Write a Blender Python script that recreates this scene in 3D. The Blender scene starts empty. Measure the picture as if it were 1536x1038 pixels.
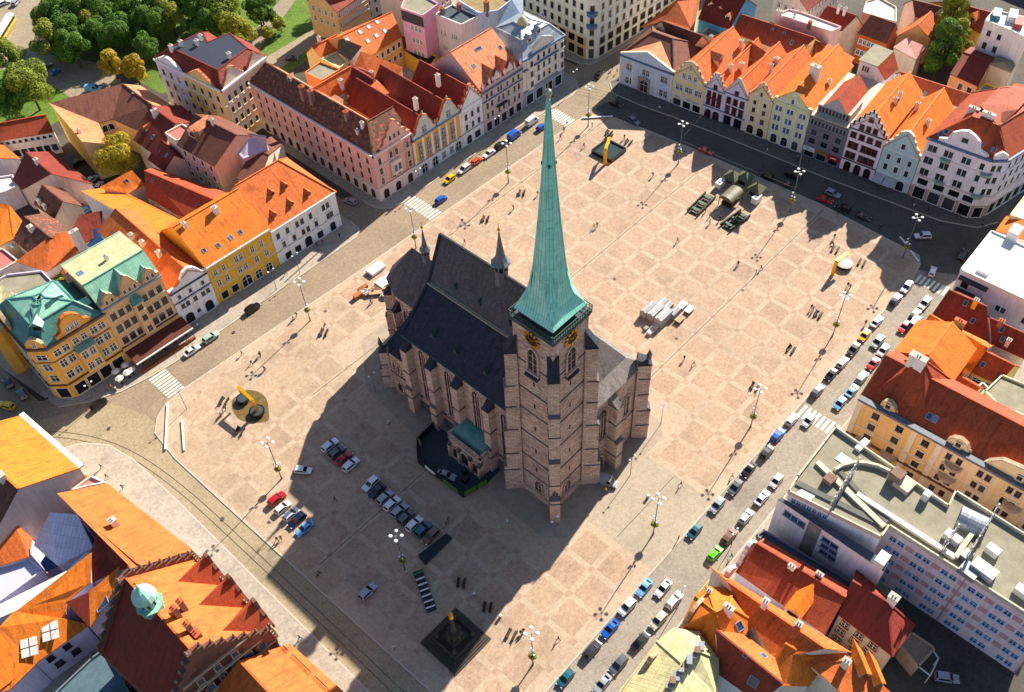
import bpy, bmesh, math, random
from mathutils import Vector, Matrix
from math import sin, cos, pi, radians, sqrt, atan2
random.seed(7)
D = bpy.data
SC = bpy.context.scene
COL = SC.collection

# ------------------------------------------------------------------ camera
CAM = Vector((-145.397, -105.518, 168.070))
YAW, PITCH, ROLL, FPX = 0.78794977, 0.864292284, -0.0575865532, 1435.18
fw = Vector((cos(PITCH)*cos(YAW), cos(PITCH)*sin(YAW), -sin(PITCH)))
r0 = Vector((sin(YAW), -cos(YAW), 0)); u0 = r0.cross(fw)
RT = cos(ROLL)*r0 + sin(ROLL)*u0
UP = -sin(ROLL)*r0 + cos(ROLL)*u0
cd = D.cameras.new('camera'); cam = D.objects.new('camera', cd); COL.objects.link(cam)
cd.sensor_width = 36; cd.lens = FPX/1536*36; cd.clip_start = 1; cd.clip_end = 5000
mw = Matrix.Identity(4)
for i in range(3):
    mw[i][0], mw[i][1], mw[i][2], mw[i][3] = RT[i], UP[i], -fw[i], CAM[i]
cam.matrix_world = mw
SC.camera = cam

# ------------------------------------------------------------------ sky, sun, exposure
SUN_AZ, SUN_EL = radians(8.3), radians(33.5)
w = D.worlds.new('World'); SC.world = w; w.use_nodes = True
nt = w.node_tree; bg = nt.nodes['Background']
sky = nt.nodes.new('ShaderNodeTexSky'); sky.sky_type = 'NISHITA'; sky.sun_disc = False
sky.sun_elevation = SUN_EL; sky.sun_rotation = pi/2 - SUN_AZ
sky.air_density = 1.0; sky.dust_density = 0.6; sky.ozone_density = 2.0
nt.links.new(sky.outputs[0], bg.inputs[0]); bg.inputs[1].default_value = 0.064
sl = D.lights.new('sun', 'SUN'); sl.energy = 4.8; sl.angle = radians(0.53); sl.color = (1.0, 0.905, 0.77)
so = D.objects.new('sun', sl); COL.objects.link(so)
sdir = Vector((cos(SUN_EL)*cos(SUN_AZ), cos(SUN_EL)*sin(SUN_AZ), sin(SUN_EL)))
so.rotation_euler = sdir.to_track_quat('Z', 'Y').to_euler(); so.location = sdir*300
vs = SC.view_settings; vs.view_transform = 'Standard'; vs.look = 'None'; vs.exposure = 1.32; vs.gamma = 1.0
vs.use_curve_mapping = False
SC.render.engine = 'CYCLES'
try:
    SC.cycles.max_bounces = 5; SC.cycles.diffuse_bounces = 3; SC.cycles.glossy_bounces = 2; SC.cycles.transmission_bounces = 2
except Exception: pass

# ------------------------------------------------------------------ photo pixel -> place
def ray(px): return ((px[0]-768)/FPX)*RT + ((519-px[1])/FPX)*UP + fw
def P(px, h=0.0):
    d = ray(px); t = (h-CAM.z)/d.z
    return CAM + d*t
def onplane(px, pt, n):
    d = ray(px); t = (pt-CAM).dot(n)/d.dot(n)
    return CAM + d*t
def Z(ox, oy, s): return lambda x, y: (ox+x*s, oy+y*s)
I = lambda x, y: (x, y)
T1=Z(0,420,240/1246); T2=Z(90,340,250/1298); T3=Z(240,230,280/1264); T4=Z(380,90,260/1227); T5=Z(570,60,280/1264); T6=Z(700,0,260/1349)
U1=Z(900,0,260/1285); U2=Z(1040,60,240/1311); U3=Z(1240,110,296/1336); U4=Z(1100,0,240/1311); U5=Z(1296,0,240/1311)
N1=Z(0,610,220/1202); N2=Z(0,780,220/885); N3=Z(140,800,300/1308); N4=Z(330,920,200/1536)
W5=Z(920,860,260/1516); W6=Z(1000,780,280/1321); W7=Z(1230,840,306/1536); W8=Z(1140,640,396/1536); W1=Z(1240,560,296/1397); W2=Z(1280,420,256/1208); W3=Z(1380,300,156/953)
E4=Z(0,200,150/708); E5=Z(60,100,260/1349); E6=Z(220,30,210/1090); E7=Z(430,0,230/1257); E8=Z(590,0,190/1409)
kk=400/1186
K1=Z(0,0,kk);K2=Z(380,0,kk);K3=Z(760,0,kk);K4=Z(1136,0,kk);K5=Z(0,340,kk);K6=Z(380,340,kk);K7=Z(760,340,kk);K8=Z(1136,340,kk);K9=Z(0,688,kk);K10=Z(380,688,kk);K11=Z(760,688,kk);K12=Z(1136,688,kk)
class Fac:
    """a straight facade line on the ground, A to B as seen from outside left to right"""
    def __init__(s, A, B):
        s.A = Vector((A[0],A[1],0)); s.B = Vector((B[0],B[1],0)); s.L = (s.B-s.A).length
        s.d = (s.B-s.A)/s.L; s.n = Vector((-s.d.y, s.d.x, 0))      # n points into the house
    def at(s, t, z=0.0, dep=0.0):
        p = s.A + s.d*t + s.n*dep; return Vector((p.x,p.y,z))
    def sz(s, px):
        p = onplane(px, s.A, s.n); return (p-s.A).dot(s.d), p.z

# ------------------------------------------------------------------ materials
def lin(c):
    if isinstance(c, str):
        c = c.lstrip('#'); c = [int(c[i:i+2],16)/255 for i in (0,2,4)]
        c = [x/12.92 if x <= .04045 else ((x+.055)/1.055)**2.4 for x in c]
    return (c[0], c[1], c[2], 1.0)
MATS = {}
def nmat(name):
    m = D.materials.new(name); m.use_nodes = True
    return m, m.node_tree, m.node_tree.nodes['Principled BSDF']
def N(nt, t, **k):
    n = nt.nodes.new(t)
    for a, v in k.items():
        if a.startswith('i_'):
            key = a[2:]; key = int(key) if key.isdigit() else key
            n.inputs[key].default_value = v
        else: setattr(n, a, v)
    return n
def ramp(nt, fac, stops):
    r = nt.nodes.new('ShaderNodeValToRGB'); e = r.color_ramp.elements
    while len(e) < len(stops): e.new(0.5)
    for x, (p, c) in zip(e, stops): x.position = p; x.color = c if len(c) == 4 else (*c, 1)
    nt.links.new(fac, r.inputs[0]); return r.outputs[0]
def mul(nt, a, b, f=1.0):
    m = nt.nodes.new('ShaderNodeMix'); m.data_type = 'RGBA'; m.blend_type = 'MULTIPLY'
    m.inputs[0].default_value = f; nt.links.new(a, m.inputs[6])
    if hasattr(b, 'default_value') and hasattr(b, 'links'): nt.links.new(b, m.inputs[7])
    else: m.inputs[7].default_value = b
    return m.outputs[2]
def plain(name, col, rough=0.75, var=0.18, scale=1.2, metal=0.0, bump=0.0, bscale=30.0, coat=0.0, spec=0.35, fine=0.0):
    """a painted or rendered surface with grime: colour, soft patches, fine grain"""
    if name in MATS: return MATS[name]
    m, nt, b = nmat(name); MATS[name] = m
    b.inputs['Roughness'].default_value = rough; b.inputs['Metallic'].default_value = metal
    b.inputs['Specular IOR Level'].default_value = spec
    if coat: b.inputs['Coat Weight'].default_value = coat
    c = lin(col)
    if var > 0:
        tc = N(nt, 'ShaderNodeNewGeometry')
        n1 = N(nt, 'ShaderNodeTexNoise', i_Scale=scale, i_Detail=6.0, i_Roughness=0.65)
        nt.links.new(tc.outputs['Position'], n1.inputs['Vector'])
        o = ramp(nt, n1.outputs[0], [(0.28, (c[0]*(1-var*1.3), c[1]*(1-var*1.35), c[2]*(1-var*1.4), 1)), (0.72, (min(1,c[0]*(1+var*.6)), min(1,c[1]*(1+var*.6)), min(1,c[2]*(1+var*.6)), 1))])
        if fine > 0:
            n2 = N(nt, 'ShaderNodeTexNoise', i_Scale=scale*9, i_Detail=3.0)
            nt.links.new(tc.outputs['Position'], n2.inputs['Vector'])
            g = ramp(nt, n2.outputs[0], [(0.3, (1-fine,)*3), (0.7, (1,1,1))])
            o = mul(nt, o, g)
        nt.links.new(o, b.inputs['Base Color'])
        if bump > 0:
            n3 = N(nt, 'ShaderNodeTexNoise', i_Scale=bscale, i_Detail=2.0)
            nt.links.new(tc.outputs['Position'], n3.inputs['Vector'])
            bp = N(nt, 'ShaderNodeBump', i_Strength=bump, i_Distance=0.05)
            nt.links.new(n3.outputs[0], bp.inputs['Height']); nt.links.new(bp.outputs[0], b.inputs['Normal'])
    else: b.inputs['Base Color'].default_value = c
    return m
def plaster(col, name=None):
    """house render: patches, streaks running down the wall"""
    name = name or 'plaster_'+col.lstrip('#')
    if name in MATS: return MATS[name]
    m, nt, b = nmat(name); MATS[name] = m
    b.inputs['Roughness'].default_value = 0.88; b.inputs['Specular IOR Level'].default_value = 0.2
    c = lin(col); c = tuple(min(.86, x*1.22) for x in c[:3])+(1,); g = N(nt, 'ShaderNodeNewGeometry')
    n1 = N(nt, 'ShaderNodeTexNoise', i_Scale=0.55, i_Detail=7.0, i_Roughness=0.7)
    nt.links.new(g.outputs['Position'], n1.inputs['Vector'])
    o = ramp(nt, n1.outputs[0], [(0.3, (c[0]*.88,c[1]*.86,c[2]*.83,1)), (0.62, c)])
    mp = N(nt, 'ShaderNodeMapping'); mp.inputs['Scale'].default_value = (2.2,2.2,0.16)
    nt.links.new(g.outputs['Position'], mp.inputs['Vector'])
    n2 = N(nt, 'ShaderNodeTexNoise', i_Scale=1.0, i_Detail=4.0)
    nt.links.new(mp.outputs[0], n2.inputs['Vector'])
    s = ramp(nt, n2.outputs[0], [(0.32, (.86,.84,.82)), (0.56, (1,1,1))])
    o = mul(nt, o, s); nt.links.new(o, b.inputs['Base Color'])
    return m
def tiles(name, col, var=0.35, row=0.36, colw=0.26, patch=None, dark=0.55, moss=0.0):
    """clay roof tiles laid in courses; UV is metres across and up the slope"""
    if name in MATS: return MATS[name]
    m, nt, b = nmat(name); MATS[name] = m
    b.inputs['Roughness'].default_value = 0.72; b.inputs['Specular IOR Level'].default_value = 0.3
    c = lin(col); uv = N(nt, 'ShaderNodeUVMap'); uv.uv_map = 'UVMap'
    br = N(nt, 'ShaderNodeTexBrick', i_Scale=1.0); br.offset = 0.5
    br.inputs['Brick Width'].default_value = colw; br.inputs['Row Height'].default_value = row
    br.inputs['Mortar Size'].default_value = 0.022; br.inputs['Mortar Smooth'].default_value = 0.3; br.inputs['Bias'].default_value = 0.0
    br.inputs['Color1'].default_value = (c[0]*(1-var*.55), c[1]*(1-var*.7), c[2]*(1-var*.6), 1)
    br.inputs['Color2'].default_value = (min(1,c[0]*(1+var*.25)), min(1,c[1]*(1+var*.35)), min(1,c[2]*(1+var*.4)), 1)
    br.inputs['Mortar'].default_value = (c[0]*dark, c[1]*dark*.9, c[2]*dark*.85, 1)
    nt.links.new(uv.outputs[0], br.inputs['Vector'])
    g = N(nt, 'ShaderNodeNewGeometry')
    n1 = N(nt, 'ShaderNodeTexNoise', i_Scale=0.35, i_Detail=6.0, i_Roughness=0.7)
    nt.links.new(g.outputs['Position'], n1.inputs['Vector'])
    st = ramp(nt, n1.outputs[0], [(0.30, (.66,.62,.60)), (0.5, (1,1,1)), (0.75, (1.0,.93,.90))])
    o = mul(nt, br.outputs[0], st)
    mp = N(nt, 'ShaderNodeMapping'); mp.inputs['Scale'].default_value = (1.6,0.14,1)
    nt.links.new(uv.outputs[0], mp.inputs['Vector'])
    n2 = N(nt, 'ShaderNodeTexNoise', i_Scale=1.0, i_Detail=5.0); nt.links.new(mp.outputs[0], n2.inputs['Vector'])
    s2 = ramp(nt, n2.outputs[0], [(0.33, (.72,.70,.68)), (0.52, (1,1,1))]); o = mul(nt, o, s2)
    if patch:
        n3 = N(nt, 'ShaderNodeTexNoise', i_Scale=0.9, i_Detail=8.0, i_Roughness=0.8)
        nt.links.new(g.outputs['Position'], n3.inputs['Vector'])
        f3 = ramp(nt, n3.outputs[0], [(0.52, (0,0,0)), (0.6, (1,1,1))])
        mx = nt.nodes.new('ShaderNodeMix'); mx.data_type = 'RGBA'
        nt.links.new(f3, mx.inputs[0]); nt.links.new(o, mx.inputs[6]); mx.inputs[7].default_value = lin(patch); o = mx.outputs[2]
    nt.links.new(o, b.inputs['Base Color'])
    bp = N(nt, 'ShaderNodeBump', i_Strength=0.55, i_Distance=0.06)
    nt.links.new(br.outputs['Fac'], bp.inputs['Height']); bp.invert = True
    nt.links.new(bp.outputs[0], b.inputs['Normal'])
    return m
def seam(name, col, col2, pitch=0.6, rough=0.55, metal=0.0, var=0.3, strength=.7):
    """sheet metal with standing seams running up the slope"""
    if name in MATS: return MATS[name]
    m, nt, b = nmat(name); MATS[name] = m
    b.inputs['Roughness'].default_value = rough; b.inputs['Metallic'].default_value = metal
    uv = N(nt, 'ShaderNodeUVMap'); uv.uv_map = 'UVMap'; g = N(nt, 'ShaderNodeNewGeometry')
    n1 = N(nt, 'ShaderNodeTexNoise', i_Scale=0.5, i_Detail=6.0, i_Roughness=0.7)
    nt.links.new(g.outputs['Position'], n1.inputs['Vector'])
    o = ramp(nt, n1.outputs[0], [(0.34, lin(col2)), (0.6, lin(col))])
    br = N(nt, 'ShaderNodeTexBrick', i_Scale=1.0); br.offset = 0.0
    br.inputs['Brick Width'].default_value = pitch; br.inputs['Row Height'].default_value = 2.1
    br.inputs['Mortar Size'].default_value = 0.035; br.inputs['Mortar Smooth'].default_value = 0.2
    br.inputs['Color1'].default_value = (1-var*.4,)*3+(1,); br.inputs['Color2'].default_value = (1,1,1,1); br.inputs['Mortar'].default_value = (.55,.57,.6,1)
    nt.links.new(uv.outputs[0], br.inputs['Vector'])
    o = mul(nt, o, br.outputs[0]); nt.links.new(o, b.inputs['Base Color'])
    bp = N(nt, 'ShaderNodeBump', i_Strength=strength, i_Distance=0.05); nt.links.new(br.outputs['Fac'], bp.inputs['Height'])
    nt.links.new(bp.outputs[0], b.inputs['Normal'])
    return m
def masonry(name, c1, c2, mort, bw=0.9, rh=0.42, soot=0.5):
    """coursed stone on upright walls (UV metres along, up), with sooty patches"""
    if name in MATS: return MATS[name]
    m, nt, b = nmat(name); MATS[name] = m
    b.inputs['Roughness'].default_value = 0.92; b.inputs['Specular IOR Level'].default_value = 0.2
    uv = N(nt, 'ShaderNodeUVMap'); uv.uv_map = 'UVMap'; g = N(nt, 'ShaderNodeNewGeometry')
    br = N(nt, 'ShaderNodeTexBrick', i_Scale=1.0); br.offset = 0.5
    br.inputs['Brick Width'].default_value = bw; br.inputs['Row Height'].default_value = rh
    br.inputs['Mortar Size'].default_value = 0.03; br.inputs['Mortar Smooth'].default_value = 0.2
    br.inputs['Color1'].default_value = lin(c1); br.inputs['Color2'].default_value = lin(c2); br.inputs['Mortar'].default_value = lin(mort)
    nt.links.new(uv.outputs[0], br.inputs['Vector'])
    n1 = N(nt, 'ShaderNodeTexNoise', i_Scale=0.28, i_Detail=8.0, i_Roughness=0.72)
    nt.links.new(g.outputs['Position'], n1.inputs['Vector'])
    s = ramp(nt, n1.outputs[0], [(0.34, (1-soot,1-soot*1.02,1-soot)), (0.46, (.95,.93,.93)), (0.6, (1,1,1))])
    o = mul(nt, br.outputs[0], s)
    n2 = N(nt, 'ShaderNodeTexNoise', i_Scale=3.0, i_Detail=4.0); nt.links.new(g.outputs['Position'], n2.inputs['Vector'])
    s2 = ramp(nt, n2.outputs[0], [(0.35, (.78,.77,.77)), (0.55, (1,1,1))]); o = mul(nt, o, s2)
    nt.links.new(o, b.inputs['Base Color'])
    bp = N(nt, 'ShaderNodeBump', i_Strength=0.7, i_Distance=0.06); bp.invert = True
    nt.links.new(br.outputs['Fac'], bp.inputs['Height']); nt.links.new(bp.outputs[0], b.inputs['Normal'])
    return m
def glassy(name, col, rough=0.12):
    if name in MATS: return MATS[name]
    m, nt, b = nmat(name); MATS[name] = m
    g = N(nt, 'ShaderNodeObjectInfo')
    c = lin(col)
    o = ramp(nt, g.outputs['Random'], [(0.0, (c[0]*.45,c[1]*.45,c[2]*.5,1)), (0.75, c), (1.0, (c[0]*2.4+.02,c[1]*2.3+.02,c[2]*2.1+.02,1))])
    nt.links.new(o, b.inputs['Base Color'])
    b.inputs['Roughness'].default_value = rough; b.inputs['Specular IOR Level'].default_value = 0.6
    return m

# ------------------------------------------------------------------ mesh building
class MB:
    def __init__(s): s.v = []; s.f = []; s.m = []; s.uv = []
    def face(s, pts, mi=0, uv=None):
        k = len(s.v); s.v += [Vector(p) for p in pts]; s.f.append(list(range(k, k+len(pts)))); s.m.append(mi); s.uv.append(uv)
    def box(s, c, sx, sy, sz, rz=0.0, mi=0, top=1.0):
        """box standing on c (centre of its base); top<1 tapers"""
        c = Vector(c); ca, sa = cos(rz), sin(rz)
        def q(x, y, z): return c + Vector((x*ca-y*sa, x*sa+y*ca, z))
        a, b = sx/2, sy/2
        lo = [q(-a,-b,0), q(a,-b,0), q(a,b,0), q(-a,b,0)]
        hi = [q(-a*top,-b*top,sz), q(a*top,-b*top,sz), q(a*top,b*top,sz), q(-a*top,b*top,sz)]
        s.prism(lo, hi, mi)
    def prism(s, lo, hi, mi=0, bottom=True):
        n = len(lo)
        for i in range(n):
            j = (i+1) % n; s.face([lo[i], lo[j], hi[j], hi[i]], mi)
        s.face(hi, mi)
        if bottom: s.face(lo[::-1], mi)
    def bar(s, a, b, w, h, mi=0):
        """square bar from a to b"""
        a, b = Vector(a), Vector(b); d = (b-a)
        if d.length < 1e-6: return
        d.normalize(); up = Vector((0,0,1)) if abs(d.z) < .95 else Vector((1,0,0))
        x = d.cross(up).normalized()*w/2; y = x.cross(d).normalized()*h/2
        s.prism([a-x-y, a+x-y, a+x+y, a-x+y], [b-x-y, b+x-y, b+x+y, b-x+y], mi)
    def tube(s, a, b, r1, r2=None, n=8, mi=0):
        a, b = Vector(a), Vector(b); r2 = r1 if r2 is None else r2; d = (b-a).normalized()
        up = Vector((0,0,1)) if abs(d.z) < .95 else Vector((1,0,0))
        x = d.cross(up).normalized(); y = d.cross(x)
        lo = [a + (x*cos(2*pi*i/n)+y*sin(2*pi*i/n))*r1 for i in range(n)]
        hi = [b + (x*cos(2*pi*i/n)+y*sin(2*pi*i/n))*r2 for i in range(n)]
        s.prism(lo, hi, mi)
    def lathe(s, c, prof, n=12, mi=0, ph=0.0, sq=None):
        c = Vector(c); rings = []
        for r, z in prof: rings.append([c+Vector((r*cos(2*pi*i/n+ph), r*sin(2*pi*i/n+ph), z)) for i in range(n)])
        for A, B in zip(rings, rings[1:]):
            for i in range(n): s.face([A[i], A[(i+1)%n], B[(i+1)%n], B[i]], mi)
        s.face(rings[0][::-1], mi); s.face(rings[-1], mi)
    def extr(s, pts2, O, U, V, W, mi=0):
        """polygon pts2 in plane O+u*U+v*V pushed along W"""
        O, U, V, W = Vector(O), Vector(U), Vector(V), Vector(W)
        a = [O+U*u+V*v for u, v in pts2]; b = [p+W for p in a]; s.prism(a, b, mi)
    def mesh(s, name, off=Vector((0,0,0)), smooth=False, weld=False):
        me = D.meshes.new(name)
        me.from_pydata([tuple(v-off) for v in s.v], [], s.f)
        ul = me.uv_layers.new(name='UVMap'); li = 0; up = Vector((0,0,1))
        data = []
        for fi, f in enumerate(s.f):
            if s.uv[fi]: data += [c for t in s.uv[fi] for c in t]; continue
            pts = [s.v[i] for i in f]; n = Vector((0,0,0))
            for i in range(len(pts)):
                a, b = pts[i], pts[(i+1) % len(pts)]
                n += Vector(((a.y-b.y)*(a.z+b.z), (a.z-b.z)*(a.x+b.x), (a.x-b.x)*(a.y+b.y)))
            if n.length < 1e-9: n = up.copy()
            n.normalize(); h = up.cross(n)
            if h.length < 0.05: h = Vector((1,0,0)); v = Vector((0,1,0))
            else: h.normalize(); v = n.cross(h)
            for p in pts: data += [p.dot(h), p.dot(v)]
        ul.data.foreach_set('uv', data)
        me.polygons.foreach_set('material_index', s.m)
        if weld:
            bm = bmesh.new(); bm.from_mesh(me); bmesh.ops.remove_doubles(bm, verts=bm.verts, dist=1e-4)
            bmesh.ops.recalc_face_normals(bm, faces=bm.faces); bm.to_mesh(me); bm.free()
        if smooth: me.polygons.foreach_set('use_smooth', [True]*len(me.polygons))
        me.update(); return me
def link(name, me, mats, parent=None, loc=(0,0,0), rz=0.0):
    o = D.objects.new(name, me); COL.objects.link(o)
    if mats is not None and me is not None and not me.materials:
        for m in (mats if isinstance(mats, (list, tuple)) else [mats]): me.materials.append(m)
    o.parent = parent; o.location = loc; o.rotation_euler = (0,0,rz)
    return o
def root(name, label, cat, loc=(0,0,0), rz=0.0, group=None):
    o = D.objects.new(name, None); COL.objects.link(o); o.empty_display_size = 1
    o.location = loc; o.rotation_euler = (0,0,rz); o['label'] = label; o['category'] = cat
    if group: o['group'] = group
    return o
def tag(o, label, cat, group=None):
    o['label'] = label; o['category'] = cat
    if group: o['group'] = group
    return o
def part(name, mb, mats, par, smooth=False, weld=False):
    """mesh in world coordinates hung under the (unrotated) root par"""
    off = Vector(par.location) if par else Vector((0,0,0))
    if par and par.parent: off = off + Vector(par.parent.location)
    return link(name, mb.mesh(name, off, smooth, weld), mats, par)
def copy_tree(o, parent=None):
    c = o.copy(); COL.objects.link(c); c.parent = parent
    for ch in list(o.children): copy_tree(ch, c)
    return c
# ------------------------------------------------------------------ palette
TILE = {
 'or': tiles('tile_orange', '#dc702e', .34), 'br': tiles('tile_bright_orange', '#e47c1e', .26),
 'rd': tiles('tile_red', '#b04e2a', .35), 'dk': tiles('tile_dark_red', '#963e28', .35),
 'bn': tiles('tile_brown', '#7a4a38', .35), 'ma': tiles('tile_maroon', '#84301f', .3),
 'pk': tiles('tile_pale', '#d98a5c', .4), 'md': tiles('tile_mottled', '#6b4a3c', .5, patch='#b0603a'),
 'po': tiles('tile_pale_mottled', '#c9906a', .45, patch='#a8643c'),
 'sl': tiles('slate_grey', '#6e6a68', .3, row=.3, colw=.3), 'dsl': tiles('slate_dark', '#3c3c42', .3, row=.3, colw=.3),
}
SEAM = {
 'green': seam('copper_green', '#8fc3a8', '#6fa78c', .6), 'teal': seam('copper_teal', '#4f8f84', '#3d6f6c', .7),
 'cream': seam('painted_sheet_cream', '#cfc493', '#b0a878', .7), 'silver': seam('zinc_sheet', '#aab0b6', '#878d94', .6, rough=.42, metal=.35),
 'blue': seam('blue_sheet', '#2f6aa8', '#265a94', .5), 'grey': seam('grey_sheet', '#8d8f88', '#74766e', .8),
 'olive': seam('olive_sheet', '#77785c', '#5e6048', .5),
}
FELT = plain('roof_felt', '#8f8b78', .9, .22, .35, fine=.15); FELT2 = plain('roof_felt_brown', '#7d7468', .9, .3, .3, fine=.2)
GRAVEL = plain('roof_white_membrane', '#e9e4da', .8, .1, .3)
PINKROOF = seam('pink_sheet', '#d88f86', '#c47468', .9)
WHITE = plain('white_paint', '#e8e6e0', .6, .08, .8); CREAM = plain('cream_trim', '#e3d6b4', .7, .1)
TRIMG = plain('grey_trim', '#8b929c', .7, .12); TRIMD = plain('dark_trim', '#3b3d45', .6, .15); TRIMB = plain('brown_trim', '#6b4a36', .7, .15)
TRIMBL = plain('blue_grey_trim', '#5d7690', .65, .12); TRIMP = plain('pale_pink_trim', '#e6cfc6', .75, .1); TRIMR = plain('maroon_trim', '#6c2430', .6, .1)
STONE = plain('sand_stone', '#b9a183', .85, .2, 1.5, fine=.15)
GLASS = glassy('window_glass', '#2a2f38'); GLASSB = glassy('window_glass_blue', '#3a5878'); GLASSW = glassy('window_curtained', '#7d8490', .3)
SHOP = glassy('shop_glass', '#1c2026'); DOORM = plain('dark_timber', '#3a241a', .6, .2)
BRICK = masonry('chimney_brick', '#8a4a36', '#75402f', '#a89888', .3, .1, .3); CAPM = plain('chimney_cap', '#b8afa4', .9, .2, 2)
WHCH = plaster('#ddd6cc', 'chimney_render'); POT = plain('clay_pot', '#b05a34', .8, .15)
IRON = plain('wrought_iron', '#2b2d2f', .5, .1, 3, metal=.3)

# ------------------------------------------------------------------ windows, shared meshes
WC = {}
def win_meshes(w, h, style, fr, bar, pane):
    key = (round(w,2), round(h,2), style, fr.name, bar.name, pane.name)
    if key in WC: return WC[key]
    mb = MB(); t = .15; pr = .12
    arch = style in 'a'
    zt = h - w/2 if arch else h
    def bx(x0, x1, z0, z1, y, mi): mb.prism([Vector((x0,0,z0)),Vector((x0,-y,z0)),Vector((x1,-y,z0)),Vector((x1,0,z0))],[Vector((x0,0,z1)),Vector((x0,-y,z1)),Vector((x1,-y,z1)),Vector((x1,0,z1))],mi)
    if style != 'p':
        bx(-w/2-t, -w/2, -.05, zt, pr, 0); bx(w/2, w/2+t, -.05, zt, pr, 0)
        bx(-w/2-t-.1, w/2+t+.1, -.2, -.03, .26, 0)
        if not arch: bx(-w/2-t, w/2+t, h, h+t, pr, 0)
        if style == 'h': bx(-w/2-.3, w/2+.3, h+.32, h+.5, .32, 0)
    else:
        bx(-w/2-.08, w/2+.08, -.14, -.02, .14, 0)
    ao = []
    if arch:
        r = w/2
        pts = [(r*cos(a), zt+r*sin(a)) for a in [pi*i/8 for i in range(9)]]
        pto = [((r+t)*cos(a), zt+(r+t)*sin(a)) for a in [pi*i/8 for i in range(9)]]
        for i in range(8):
            a, b, c, d = pts[i], pts[i+1], pto[i+1], pto[i]
            mb.prism([Vector((q[0],0,q[1])) for q in (a,b,c,d)], [Vector((q[0],-pr,q[1])) for q in (a,b,c,d)], 0)
        ao = pts
    b = .055
    if style == 's':
        n = max(1, int(w/1.4))
        for i in range(1, n): x = -w/2+w*i/n; bx(x-.04, x+.04, 0, h, .06, 1)
    else:
        bx(-b, b, 0, h-.02, .06, 1)
        if h > 1.1: bx(-w/2, w/2, h*.62-b, h*.62+b, .055, 1)
        bx(-w/2, -w/2+b*1.4, 0, zt, .055, 1); bx(w/2-b*1.4, w/2, 0, zt, .055, 1); bx(-w/2, w/2, 0, b*1.5, .055, 1)
        if not arch: bx(-w/2, w/2, h-b*1.5, h, .055, 1)
    me = mb.mesh('window'); me.materials.append(fr); me.materials.append(bar)
    pb = MB()
    if arch: pb.face([Vector((-w/2,-.025,0)), Vector((w/2,-.025,0))] + [Vector((x,-.025,z)) for x, z in ao])
    else: pb.face([Vector((-w/2,-.025,0)), Vector((w/2,-.025,0)), Vector((w/2,-.025,h)), Vector((-w/2,-.025,h))])
    pm = pb.mesh('pane'); pm.materials.append(pane)
    WC[key] = (me, pm); return WC[key]

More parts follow.
